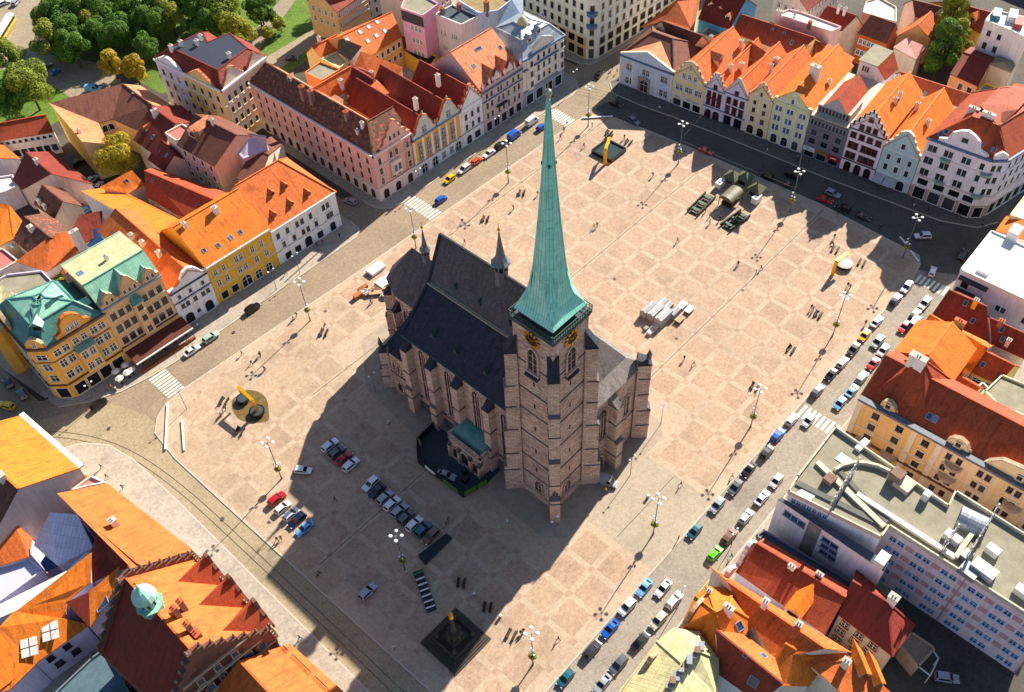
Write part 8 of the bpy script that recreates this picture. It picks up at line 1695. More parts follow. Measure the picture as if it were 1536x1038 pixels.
# tram at the avenue
tp_ = P(K1(22,125), 1.6); t = root('tram', 'yellow and white tram on the avenue by the park', 'tram', (tp_.x,tp_.y,.04), .75)
m = MB(); m.prism([Vector((x,y,.5)) for x,y in ((-7.5,-1.1),(6.6,-1.1),(7.5,-.6),(7.5,.6),(6.6,1.1),(-7.5,1.1))],[Vector((x,y,1.5)) for x,y in ((-7.5,-1.25),(6.6,-1.25),(7.5,-.7),(7.5,.7),(6.6,1.25),(-7.5,1.25))]); link('body', m.mesh('body'), plain('tram_yellow','#e0b400',.4,.05), t)
m = MB(); m.prism([Vector((x,y,1.5)) for x,y in ((-7.4,-1.2),(6.5,-1.2),(7.3,-.6),(7.3,.6),(6.5,1.2),(-7.4,1.2))],[Vector((x,y,2.6)) for x,y in ((-7.4,-1.2),(6.5,-1.2),(7.2,-.6),(7.2,.6),(6.5,1.2),(-7.4,1.2))]); link('window_band', m.mesh('window_band'), CGL, t)
m = MB(); m.prism([Vector((x,y,2.6)) for x,y in ((-7.5,-1.25),(6.5,-1.25),(7.3,-.6),(7.3,.6),(6.5,1.25),(-7.5,1.25))],[Vector((x,y,3.1)) for x,y in ((-7.3,-1.0),(6.3,-1.0),(6.9,-.5),(6.9,.5),(6.3,1.0),(-7.3,1.0))]); link('roof', m.mesh('roof'), WHITE, t)

# ------------------------------------------------------------------ lamps
LAMPW = plain('lamp_white', '#e9ebec', .35, 0); STEEL = plain('lamp_steel', '#6f7478', .45, .08, 3, metal=.5)
FLW = plain('basket_flowers', '#9a9a1e', .7, .4, 6)
def lamp_meshes():
    H = 13.2; m = MB(); m.tube((0,0,0),(0,0,1.0),.2,.16,10); m.tube((0,0,1.0),(0,0,H),.13,.075,8); post = m.mesh('post'); post.materials.append(STEEL)
    m = MB()
    for a in range(4): m.bar(Vector((0,0,H-.15)), Vector((1.0*cos(a*pi/2+pi/4),1.0*sin(a*pi/2+pi/4),H+.05)), .07,.07)
    arms = m.mesh('arm'); arms.materials.append(STEEL)
    m = MB(); m.lathe((0,0,0), [(.1,-.14),(.3,-.08),(.36,.02),(.22,.12),(.04,.16)], 12); head = m.mesh('lamp_head'); head.materials.append(LAMPW)
    rnd = random.Random(3); m = MB(); m.lathe((0,0,3.3), [(.25,0),(.5,.3),(.55,.5)], 10); bk = m.mesh('flower_basket'); bk.materials.append(IRON)
    m = MB()
    for i in range(170):
        d = Vector((rnd.gauss(0,1),rnd.gauss(0,1),rnd.gauss(0,.7))).normalized(); p = Vector((0,0,3.85))+Vector((d.x*.85,d.y*.85,d.z*.5))*rnd.uniform(.6,1); x = d.orthogonal().normalized()*.16; y = d.cross(x).normalized()*.16; m.face([p-x,p-y,p+x,p+y])
    fl = m.mesh('flowers'); fl.materials.append(FLW)
    m = MB(); m.box((0,0,0), .3,.22,.35); spot = m.mesh('spotlight'); spot.materials.append(LAMPW)
    return H, post, arms, head, bk, fl, spot
LH, lpost, larm, lhead, lbk, lfl, lspot = lamp_meshes()
def tall_lamp(px, where):
    p = P(px, LH); t = root('street_lamp', 'tall four-headed steel lamp with flower basket '+where, 'street lamp', (p.x,p.y,.13), group='tall lamps round the square')
    po = link('post', lpost, None, t); link('arm', larm, None, t)
    for a in range(4): link('lamp_head', lhead, None, t, (1.05*cos(a*pi/2+pi/4),1.05*sin(a*pi/2+pi/4),LH+.05))
    k = link('flower_basket', lbk, None, t); q = link('flowers', lfl, None, k); q['kind'] = 'stuff'
    for a, z in ((.4,5.0),(2.5,5.3),(4.4,5.0),(1.2,5.9)): link('spotlight', lspot, None, po, (.45*cos(a),.45*sin(a),z), a)
for px, wh in (((987.7,748.7),'by the path to the west portal'),((1140.5,584),'before the first west crossing'),((759.5,215.9),'across from the yellow taxi-coloured hatchback'),((883.8,131),'at the corner near the square fountain'),((448.5,423.6),'across from the ochre house'),(K3(784,553),'in the shadow teeth of the gabled houses'),(K6(62,962),'above the lone white hatchback'),(K10(635,345),'in the cathedral shadow by the long car row'),(K11(110,780),'near the plague column'),(K4(187,765),'beside the market kiosks'),(K4(713,970),'at the south-west shaded corner'),(Z(1080,340,.15625)(1205,670),'beside the yellow parked hatchback'),(K2(697,930),'behind the choir roof')): tall_lamp(px, wh)
def small_lamp(px, label, h=6.5, rz=0.0, group=None):
    p = P(px); t = root('lamp_post', label, 'lamp post', (p.x,p.y,.13), rz, group); m = MB(); m.tube((0,0,0),(0,0,h),.08,.05,7); link('post', m.mesh('post'), STEEL, t)
    for s in (-1,1):
        m = MB(); m.bar(Vector((0,0,h-.1)), Vector((s*.7,0,h)), .05,.05); link('arm', m.mesh('arm'), STEEL, t); m = MB(); m.lathe((s*.8,0,h-.08), [(.08,0),(.24,.06),(.2,.16),(.03,.22)], 8); link('lamp_head', m.mesh('lamp_head'), LAMPW, t)
for px, lb in ((T3(790,922),'slim pavement lamp before the ochre house'),(T3(948,815),'slim pavement lamp before the white corner house'),(T1(770,950),'slim pavement lamp by the yellow corner house'),(K5(832,812),'slim lamp with yellow box at the kerb island'),(T5(275,1010),'slim pavement lamp before the pink house'),(T6(840,700),'slim pavement lamp at the rounded corner'),(T5(800,655),'slim pavement lamp before the grey house'),(K11(995,400),'slim lamp on the west pavement by the green car'),(K11(765,655),'slim lamp on the west pavement by the white estate'),(K11(550,75),'slim lamp at the cathedral west portal'),(K7(685,880),'slim lamp by the south-west church corner'),(K11(215,345),'slim lamp at the foot of the tower buttress'),(K6(545,740),'slim lamp in the shade by the sacristy')): small_lamp(px, lb)
# overhead wires
def wire(a, b, label):
    mb = MB(); mb.bar(a, b, .03, .03); tag(part('overhead_wire', mb, TRIMD, None), label, 'wire')
l1, l2 = P(K3(784,553),LH), P(K4(187,765),LH)
wire(Vector((l1.x,l1.y,8.5)), fs.at(33,9,-.2), 'thin tram wire from the shadow-side lamp to the gabled houses'); wire(Vector((l2.x,l2.y,8.5)), fs.at(59,9,-.2), 'thin tram wire from the kiosk lamp to the grey house'); wire(Vector((l1.x,l1.y,8.0)), Vector((l2.x,l2.y,8.0)), 'long tram wire between two south lamps')
# ------------------------------------------------------------------ fountains
BLK = plain('black_granite', '#101113', .25, .1, 2, spec=.6); WATER = plain('water', '#2a3a34', .05, .1, 2, spec=.8); GLDF = plain('gold_leaf', '#e8a800', .3, .06, 2, metal=.55)
def beam(t, pts, w=.75, name='golden_arm', off=Vector((0,0,0))):
    for a, b in zip(pts, pts[1:]): mb = MB(); mb.bar(Vector(a), Vector(b), w, w*.8); part(name, mb, GLDF, t)
c = Vector((25.2,23.6,0)); t = root('fountain', 'square black fountain basin with tall golden beam', 'fountain', (c.x,c.y,.13), group='golden fountains on the square')
m = MB(); h_ = 3.3
for a, b in (((-h_,-h_),(h_,-h_)),((h_,-h_),(h_,h_)),((h_,h_),(-h_,h_)),((-h_,h_),(-h_,-h_))): m.bar(c+Vector((a[0],a[1],.65)), c+Vector((b[0],b[1],.65)), .5, 1.1)
part('basin', m, BLK, t); m = MB(); m.face([c+Vector((x,y,.85)) for x,y in ((-3.1,-3.1),(3.1,-3.1),(3.1,3.1),(-3.1,3.1))]); part('water', m, WATER, t)
g0 = P(K3(437,735)); beam(t, [(g0.x,g0.y,.1),(g0.x+.3,g0.y+.3,5.2)]); beam(t, [(g0.x+.2,g0.y+.2,5.2),(c.x,c.y,5.0)]); beam(t, [(c.x,c.y,5.0),(c.x,c.y,3.6)], .5)
a_, b_ = Vector((-95.2,30.6,0)), Vector((-95.3,25.4,0)); t = root('fountain', 'pair of black round fountain bowls joined by a golden bent arm', 'fountain', (-95.2,28,.13), group='golden fountains on the square')
for p, r in ((a_,1.5),(b_,1.75)):
    m = MB(); m.lathe(p+Vector((0,0,.1)), [(r*.7,0),(r,.5),(r,1.0),(r-.22,1.0)], 20); o = part('bowl', m, BLK, t, False); m = MB(); m.lathe(p+Vector((0,0,1.11)), [(r-.34,0),(.02,.02)], 20); part('water', m, plain('water_bright','#3f4a48',.1,.2,3,spec=.8), o)
beam(t, [(b_.x,b_.y,1.0),(b_.x,b_.y,4.6)],.7); beam(t, [(b_.x,b_.y,4.6),(a_.x,a_.y+.2,4.9)],.7); beam(t, [(a_.x,a_.y,4.9),(a_.x,a_.y,3.0)],.5)
m = MB(); n = 60; m.face([Vector((-95.2+(3.4+.5*sin(4*pi*i/n+1))*cos(2*pi*i/n), 28+(5.4+.6*sin(6*pi*i/n))*sin(2*pi*i/n), .158)) for i in range(n)]); q = part('wet_paving', m, plain('wet_setts','#6b5a34',.35,.3,1.0), None); q.parent = square; q.location = (0,0,-.13)
c = Vector((27.6,-47.8,0)); t = root('fountain', 'black round fountain bowl with leaning golden slab', 'fountain', (c.x,c.y,.13), group='golden fountains on the square')
m = MB(); m.lathe(c+Vector((0,0,.1)), [(1.6,0),(2.1,.5),(2.1,1.1),(1.85,1.1)], 22); o = part('bowl', m, BLK, t); m = MB(); m.lathe(c+Vector((0,0,1.21)), [(1.6,0),(.02,.02)], 22); part('water', m, plain('water_white','#8a9494',.2,.2,3,spec=.7), o)
g0 = P(K8(333,217)); beam(t, [(g0.x,g0.y,.1),(g0.x+.4,g0.y+.1,4.4)]); beam(t, [(g0.x+.3,g0.y+.1,4.4),(c.x,c.y,4.2)])
# ------------------------------------------------------------------ plague column
DST = plain('dark_sandstone', '#4c443a', .9, .3, 1.2, fine=.2); c = Vector((-103.3,-44.2,0)); t = root('plague_column', 'dark stone plague column with gilded statue on stepped square base', 'monument', (c.x,c.y,.13))
for i in range(5): m = MB(); m.box(c+Vector((0,0,.12+i*.26)), 9.2-i*.8, 9.2-i*.8, .26); part('step', m, DST, t)
zb = 1.42
for a, b in (((-2.9,-2.9),(2.9,-2.9)),((2.9,-2.9),(2.9,2.9)),((2.9,2.9),(-2.9,2.9)),((-2.9,2.9),(-2.9,-2.9))):
    m = MB(); m.bar(c+Vector((a[0],a[1],zb+.9)), c+Vector((b[0],b[1],zb+.9)), .35,.22); m.bar(c+Vector((a[0],a[1],zb+.1)), c+Vector((b[0],b[1],zb+.1)), .4,.2)
    for i in range(9): p = c+Vector((a[0]+(b[0]-a[0])*i/8,a[1]+(b[1]-a[1])*i/8,zb)); m.tube(p, p+Vector((0,0,.85)), .12,.09,6)
    part('balustrade', m, DST, t)
m = MB(); m.box(c+Vector((0,0,zb)), 3.0,3.0,1.6); m.box(c+Vector((0,0,zb+1.602)), 2.2,2.2,1.4, top=.85); part('pedestal', m, DST, t)
m = MB(); m.lathe(c+Vector((0,0,zb+3.0)), [(.62,0),(.5,.25),(.42,.6),(.36,4.6),(.5,4.9),(.62,5.2),(.62,5.4)], 12); part('column', m, DST, t)
def statue(p, s, mat, par, name='statue'):
    m = MB(); m.lathe(p, [(.34*s,0),(.36*s,.2*s),(.26*s,.9*s),(.3*s,1.3*s),(.24*s,1.48*s),(.09*s,1.55*s),(.13*s,1.62*s),(.14*s,1.75*s),(.08*s,1.86*s),(.02*s,1.9*s)], 10)
    m.tube(p+Vector((.25*s,0,1.35*s)), p+Vector((.42*s,.15*s,.95*s)), .09*s,.07*s,6); m.tube(p+Vector((-.25*s,0,1.35*s)), p+Vector((-.3*s,.3*s,1.05*s)), .09*s,.07*s,6); return part(name, m, mat, par)
for sx, sy in ((-1,-1),(1,-1),(1,1),(-1,1)): statue(c+Vector((sx*2.3,sy*2.3,zb+.3)), 1.15, DST, t)
for sx, sy in ((0,-1),(1,0),(0,1),(-1,0)): statue(c+Vector((sx*1.2,sy*1.2,zb+1.6)), 1.0, DST, t)
statue(c+Vector((0,0,zb+8.4)), 1.25, GLDF, t, 'gilded_statue')
# ------------------------------------------------------------------ market kiosks and seating
KR = plain('kiosk_roof_green', '#5d6048', .6, .25, 1); KW = plaster('#8f8878'); AWN = seam('canvas_olive','#6f6c50','#5a573e',.5)
for i, px in enumerate((K3(1005,780),K3(1062,785),K3(1112,835))):
    p = P(px, 2.8); t = root('kiosk', 'small market kiosk with olive pyramid roof, ' + ('next to the white box','in the middle of three','at the parasol end')[i], 'kiosk', (p.x,p.y,.13), group='market kiosks on the square')
    m = MB(); m.box(p-Vector((0,0,2.67)), 3.0,3.0,2.5); part('cabin', m, KW, t); m = MB(); m.box(p-Vector((0,0,.16)), 3.9,3.9,1.5, top=.06); part('roof', m, KR, t); m = MB(); m.lathe(p+Vector((0,0,1.3)), [(.2,0),(.25,.3),(.03,.8)], 6); part('roof_finial', m, KR, t)
    f_ = Fac((p.x-1.52,p.y+1.4),(p.x-1.52,p.y-1.4)); m = MB(); m.prism([f_.at(.3,1.0),f_.at(2.5,1.0),f_.at(2.5,1.0,-.04),f_.at(.3,1.0,-.04)],[f_.at(.3,2.2),f_.at(2.5,2.2),f_.at(2.5,2.2,-.04),f_.at(.3,2.2,-.04)]); part('serving_hatch', m, SHOP, t)
p = P(K3(1000,868), 2.6); t = root('market_tent', 'olive barrel-roofed market tent beside the kiosks', 'tent', (p.x,p.y,.13)); m = MB(); n = 10
prof = [(2.0*cos(pi*i/n), 1.2*sin(pi*i/n)) for i in range(n+1)]
for (x0,z0),(x1,z1) in zip(prof, prof[1:]): m.face([p+Vector((-2.8,x0,z0)),p+Vector((2.8,x0,z0)),p+Vector((2.8,x1,z1)),p+Vector((-2.8,x1,z1))])
for sx in (-2.8,2.8): m.face([p+Vector((sx,x,z)) for x,z in prof])
part('canopy', m, AWN, t)
for sx in (-2.6,2.6):
    for sy in (-1.9,1.9): m = MB(); q = p+Vector((sx,sy,0)); m.bar(Vector((q.x,q.y,.13)), q, .14,.14); part('post', m, DOORM, t)
m = MB(); m.box(Vector((p.x,p.y,.13)), 4.2,2.8,1.1); part('counter', m, DOORM, t)
for px, lb, s in ((K3(948,820),'white generator box beside the kiosks',(2.4,1.6,1.6)),(K3(1110,890),'white cooling trailer by the parasol end kiosk',(2.6,1.6,1.9))):
    p = P(px,.9); t = root('white_box', lb, 'container', (p.x,p.y,.13)); m = MB(); m.box(Vector((p.x,p.y,.35)), *s); part('casing', m, WHITE, t); m = MB(); m.box(Vector((p.x,p.y,.13)), s[0]*.8, s[1]*.8, .218); part('skid', m, IRON, t); m = MB(); m.box(Vector((p.x,p.y,.35+s[2]+.002)), s[0]*.5, s[1]*.5, .15); part('lid', m, TRIMG, t)
TG = plain('dark_green_seating', '#1d2c22', .7, .3, 2)
for ri, (a, b) in enumerate(((K3(825,955),K3(905,875)),(K3(970,1020),K3(1060,955)))):
    A, B = P(a), P(b); d = (B-A).normalized(); n_ = Vector((-d.y,d.x,0)); L_ = (B-A).length; k = int(L_/2.2)
    t = root('seating_fence', 'long dark beer-garden platform with planters, ' + ('nearer the tent' if ri == 0 else 'nearer the big plaza'), 'seating', A.lerp(B,.5))
    m = MB(); m.prism([v+Vector((0,0,.14)) for v in (A-n_*1.5,B-n_*1.5,B+n_*1.5,A+n_*1.5)], [v+Vector((0,0,.3)) for v in (A-n_*1.5,B-n_*1.5,B+n_*1.5,A+n_*1.5)]); part('deck', m, DOORM, t)
    for s_ in (-1,1): m = MB(); m.bar(A+n_*1.5*s_+Vector((0,0,.75)), B+n_*1.5*s_+Vector((0,0,.75)), .35, .7); part('planter', m, TG, t)
    for i in range(k):
        p = A+d*(L_*(i+.5)/k); q = root('beer_table', 'green beer table with benches on the platform ' + ('nearer the tent' if ri == 0 else 'nearer the big plaza'), 'table', (p.x,p.y,.3), atan2(n_.y,n_.x), group='beer tables on the platforms')
        for nm, y, w_, z, mm in (('table_top',0,.7,.75,plain('green_table','#2f5a44',.6,.2)),('bench',-.62,.28,.45,TG),('bench',.62,.28,.45,TG)):
            m = MB(); m.box((0,y,z), 2.0, w_, .06); link(nm, m.mesh(nm), mm, q)
        for x in (-.8,.8): m = MB(); m.box((x,0,0), .08, .6, .74); link('trestle', m.mesh('trestle'), IRON, q)
# ------------------------------------------------------------------ folded market stalls
for i, (px, L_, w_, h_, cl) in enumerate(((K7(628,372),4.2,1.8,2.2,'#8f9092'),(K7(662,383),4.6,2.0,2.2,'#a2a3a4'),(K7(690,343),3.2,2.0,1.8,'#8a8b8c'),(K7(712,360),3.4,1.6,1.6,'#96979a'),(K7(697,408),4.8,2.2,2.6,'#9c9d9f'),(K7(746,383),3.0,1.8,1.8,'#858688'))):
    p = P(px,1); t = root('covered_stall', 'grey sheeted market stall, ' + ('longest narrow one','second in the front line','shortest at the back','low one behind','tallest at the front','one beside the trestle tables')[i], 'stall', (p.x,p.y,.13), group='sheeted market stalls on the open square')
    m = MB(); m.prism([Vector((p.x+x*L_/2,p.y+y*w_/2,.3)) for x,y in ((-1,-1),(1,-1),(1,1),(-1,1))], [Vector((p.x+x*L_/2*.97,p.y+y*w_/2*.9,h_)) for x,y in ((-1,-1),(1,-1),(1,1),(-1,1))]); part('cover', m, plain('tarp_'+cl[1:],cl,.6,.2,1.5), t)
    m = MB(); m.prism([Vector((p.x+x*L_/2*.98,p.y+y*w_/2*.5,h_+.003)) for x,y in ((-1,-1),(1,-1),(1,1),(-1,1))], [Vector((p.x+x*L_/2*.9,p.y+y*.06,h_+.35)) for x,y in ((-1,-1),(1,-1),(1,1),(-1,1))]); part('ridge', m, plain('tarp_light','#b4b5b6',.6,.15,1.5), t)
    for x in (-1,1): m = MB(); m.box(Vector((p.x+x*L_*.4,p.y,.13)), .15, w_*.9, .168); part('skid', m, DOORM, t)
WOODL = plain('pale_timber', '#b8997a', .8, .25, 2)
for i, px in enumerate((K7(782,348),K7(812,368),K7(770,410))):
    p = P(px,.8); t = root('trestle_table', 'pale timber trestle table by the sheeted stalls, ' + ('white-topped far one','white-topped near one','bare plank one')[i], 'table', (p.x,p.y,.13), group='trestle tables')
    for k in range(4): m = MB(); m.box(Vector((p.x,p.y-.6+k*.4,.9)), 2.4,.34,.07); part('plank', m, WHITE if i < 2 else WOODL, t)
    for s_ in (-.9,.9): m = MB(); m.box(Vector((p.x+s_,p.y,.13)), .1,1.4,.76); part('trestle', m, DOORM, t)
for i, (px, cl, s_) in enumerate(((K7(640,468),'#c9c5bc',(1.6,1.1,.7)),(K7(660,448),'#bdb8ae',(1.2,1.2,1.0)),(K7(620,452),'#8a8a88',(1,.8,.6)),(K6(465,308),'#a8642e',(2.2,1.2,1.0)),(K6(478,282),'#8a4f2a',(1.4,1.0,.9)),(K6(497,268),'#9a5a30',(1.2,.9,.8)))):
    p = P(px,.5); t = root('crate', ('white','cream','grey','orange-brown long','dark brown','rust brown')[i]+' market crate on the paving', 'crate', (p.x,p.y,.13)); m = MB(); m.box(Vector((p.x,p.y,.13)), *s_); part('box', m, plain('crate_'+cl[1:],cl,.75,.2,2), t); m = MB(); m.box(Vector((p.x,p.y,.13+s_[2]+.002)), s_[0]*1.06, s_[1]*1.06, .1); part('lid', m, plain('crate_'+cl[1:],cl,.75,.2,2), t)
for i, (px, sx, sy) in enumerate(((K6(545,188),4.4,2.6),(K6(596,236),6.0,2.8))):
    p = P(px,.6); t = root('pallet_stack', ('square white sheeted stack near the choir' if i == 0 else 'long white sheeted stack near the choir'), 'stack', (p.x,p.y,.13)); m = MB(); m.box(Vector((p.x,p.y,.3)), sx,sy,.8); part('sheet', m, WHITE, t)
    for k in range(3): m = MB(); m.box(Vector((p.x+(k-1)*sx*.35,p.y,.13)), .2, sy*1.05, .168); part('batten', m, WOODL, t)
for i, px in enumerate((K6(535,293),K6(563,272),K6(575,262))):
    p = P(px,.5); t = root('timber_table', 'pale timber market table with slats, ' + ('long one nearest the crates','slatted middle one','narrow one by the round tub')[i], 'table', (p.x,p.y,.13), -.7)
    for k in range(5): m = MB(); m.box((0,-.8+k*.4,.7), 4.0,.34,.08); link('slat', m.mesh('slat'), WOODL, t)
    for s_ in (-1.5,1.5): m = MB(); m.box((s_,0,0), .12,1.8,.7); link('trestle', m.mesh('trestle'), DOORM, t)
for px, lb, r, mt in ((K6(590,303),'round metal tub near the choir',1.1,GM),(K6(495,292),'white round sack beside the brown crates',.9,WHITE)):
    p = P(px,.5); t = root('tub', lb, 'tub', (p.x,p.y,.13)); m = MB(); m.lathe(Vector((p.x,p.y,.13)), [(r*.8,0),(r,.4),(r,.9),(r*.88,.9),(r*.8,.6)], 16); part('vessel', m, mt, t); m = MB(); m.lathe(Vector((p.x,p.y,.73)), [(r*.78,0),(.05,.05)], 16); part('contents', m, WM, t)
# ------------------------------------------------------------------ black enclosure by the porch
t = root('event_enclosure', 'black fenced event enclosure with green banners at the cathedral porch', 'enclosure', (-78,-16,.13)); FB = plain('black_hoarding','#1b1e22',.6,.1,2); GBN = plain('green_banner','#4f7a1e',.6,.1,1)
E0 = [(-71.6,-6.8),(-77.7,-7.3),(-80.9,-10.9),(-80.8,-17.4),(-80.7,-23.9),(-74.6,-25.2)]
for a, b in zip(E0, E0[1:]): m = MB(); m.bar(Vector((*a,1.2)), Vector((*b,1.2)), .12, 2.1); part('hoarding', m, FB, t)
m = MB(); m.face([Vector((*q,.15)) for q in E0+[(-70.6,-25)]]); part('carpet', m, plain('dark_carpet','#3c484c',.9,.2,1), t)
for a, b, z in (((-80.95,-18.4),(-80.9,-22.8),1.3),((-80.4,-24.05),(-77.6,-24.7),1.3),((-77.3,-24.8),(-75.2,-25.3),1.3)): m = MB(); m.bar(Vector((*a,z)), Vector((*b,z)), .1, 1.5); part('banner', m, GBN, t)
m = MB(); m.bar(Vector((-81.0,-13.2,1.3)), Vector((-81.0,-16.0,1.3)), .1, .9); part('banner', m, WHITE, t)
for x, y in ((-78.6,-9.8),): m = MB(); m.tube((x,y,.13),(x,y,5.2),.05,.04,6); o = part('flag_pole', m, STEEL, t); m = MB(); m.face([Vector((x,y,5.1)),Vector((x+.2,y+1.2,4.6)),Vector((x+.3,y+1.0,1.8)),Vector((x,y,1.6))]); part('flag', m, GBN, o)
for x, y, w_, h_ in ((-77.4,-21.4,1.6,1.0),(-76.2,-20.0,1.0,1.4)): m = MB(); m.box((x,y,.152), w_, 1.0, h_); part('display_stand', m, FB, t)
# ------------------------------------------------------------------ mat, ramp, benches, low walls
q = [P(p) for p in (K10(735,437),K10(862,340),K10(885,357),K10(765,477))]; t = root('cover_board', 'long black covered platform beside the brown parked car', 'platform', q[0].lerp(q[2],.5)); m = MB(); m.prism([v+Vector((0,0,.13)) for v in q], [v+Vector((0,0,.6)) for v in q]); part('deck', m, FB, t); m = MB(); m.bar(q[0]+Vector((0,0,.64)), q[1]+Vector((0,0,.64)), .12,.08); part('edge_rail', m, IRON, t)
A, B = P(K10(732,505)), P(K10(795,680)); d = (B-A).normalized(); n_ = Vector((-d.y,d.x,0)); t = root('folded_ramp', 'narrow black folded ramp with white cross bars near the column', 'ramp', A.lerp(B,.5)); m = MB(); m.prism([v+Vector((0,0,.14)) for v in (A-n_*.95,B-n_*.95,B+n_*.95,A+n_*.95)],[v+Vector((0,0,.55)) for v in (A-n_*.95,B-n_*.95,B+n_*.95,A+n_*.95)]); part('deck', m, FB, t)
for i in range(7): p = A.lerp(B,(i+.4)/7); m = MB(); m.bar(p-n_*.9+Vector((0,0,.6)), p+n_*.9+Vector((0,0,.6)), .3,.1); part('cross_bar', m, WM if i else plain('green_bar','#2f7a54',.6,.1), t)
BW = plain('bench_slats', '#3a2c24', .75, .2, 3); IR2 = IRON
def bench(px, rz, where):
    p = P(px,.5); t = root('bench', 'dark slatted double bench '+where, 'bench', (p.x,p.y,.13), rz, group='benches on the square')
    for y in (-.55,.55):
        m = MB(); m.box((0,y,.42), 2.0,.5,.08); s_ = link('seat', m.mesh('seat'), BW, t); m = MB(); m.box((0,y*1.45,.55), 2.0,.08,.4); link('backrest', m.mesh('backrest'), BW, t)
        for x in (-.85,.85): m = MB(); m.box((x,y,0), .08,.45,.42); link('leg', m.mesh('leg'), IR2, t)
for px, rz, wh in ((K3(455,590),.2,'between lamp and square fountain'),(K3(543,632),.2,'beside the square fountain'),(K8(347,100),.2,'near the round fountain and shadow'),(K8(465,160),.2,'at the shadow edge by the round fountain'),(K8(270,390),.1,'behind the lamp near the yellow car'),(K8(150,545),.1,'alone on the open paving'),(K6(315,470),.6,'near the lamp across from the ochre house'),(Z(660,270,.10417)(660,555),.6,'near the choir spirelet'),(Z(660,270,.10417)(1180,180),.6,'beyond the choir spirelet'),(K7(1105,710),.3,'by the lamp before the west crossing'),(K10(925,552),.6,'in the shade north of the column'),(K10(1042,660),.6,'at the shadow edge north of the column'),(K11(22,782),.3,'beside the plague column in the sun'),(K5(1068,908),.5,'below the twin-bowl fountain'),(K5(998,775),.5,'above the twin-bowl fountain'),(K3(455,605),.2,'closest to the square fountain')): bench(px, rz, wh)
for a, b, lb in ((K5(748,790),K5(738,995),'long white low wall at the kerb island'),(K5(812,865),K5(822,1000),'thin white railing near the kerb island'),(K3(335,530),K3(472,522),'long pale low wall at the corner lamp'),(K8(632,50),K8(668,92),'short pale low wall in the corner shade'),(K8(680,112),K8(714,160),'second pale low wall in the corner shade')):
    A, B = P(a), P(b); t = root('low_wall', lb, 'low wall', A.lerp(B,.5)); m = MB(); m.bar(A+Vector((0,0,.5)), B+Vector((0,0,.5)), .38, .12); part('coping', m, WHITE, t); m = MB(); m.bar(A+Vector((0,0,.27)), B+Vector((0,0,.27)), .25, .3); part('plinth', m, KERB, t)
for px, wh in ((K10(982,605),'between the two shaded benches'),(K10(1130,283),'on the shaded paving by the tower'),(K6(602,872),'in the shade beside the nave'),(K11(628,170),'on the path setts'),(K10(1098,703),'at the sunny bench by the column')):
    q = P(px,.5); t = root('litter_bin', 'small round steel litter bin '+wh, 'bin', (q.x,q.y,.13)); m = MB(); m.lathe((0,0,0), [(.24,0),(.28,.1),(.28,.85),(.22,.9)], 12); link('body', m.mesh('body'), GM, t); m = MB(); m.lathe((0,0,.95), [(.3,0),(.26,.08),(.05,.12)], 12); link('lid', m.mesh('lid'), WM, t)
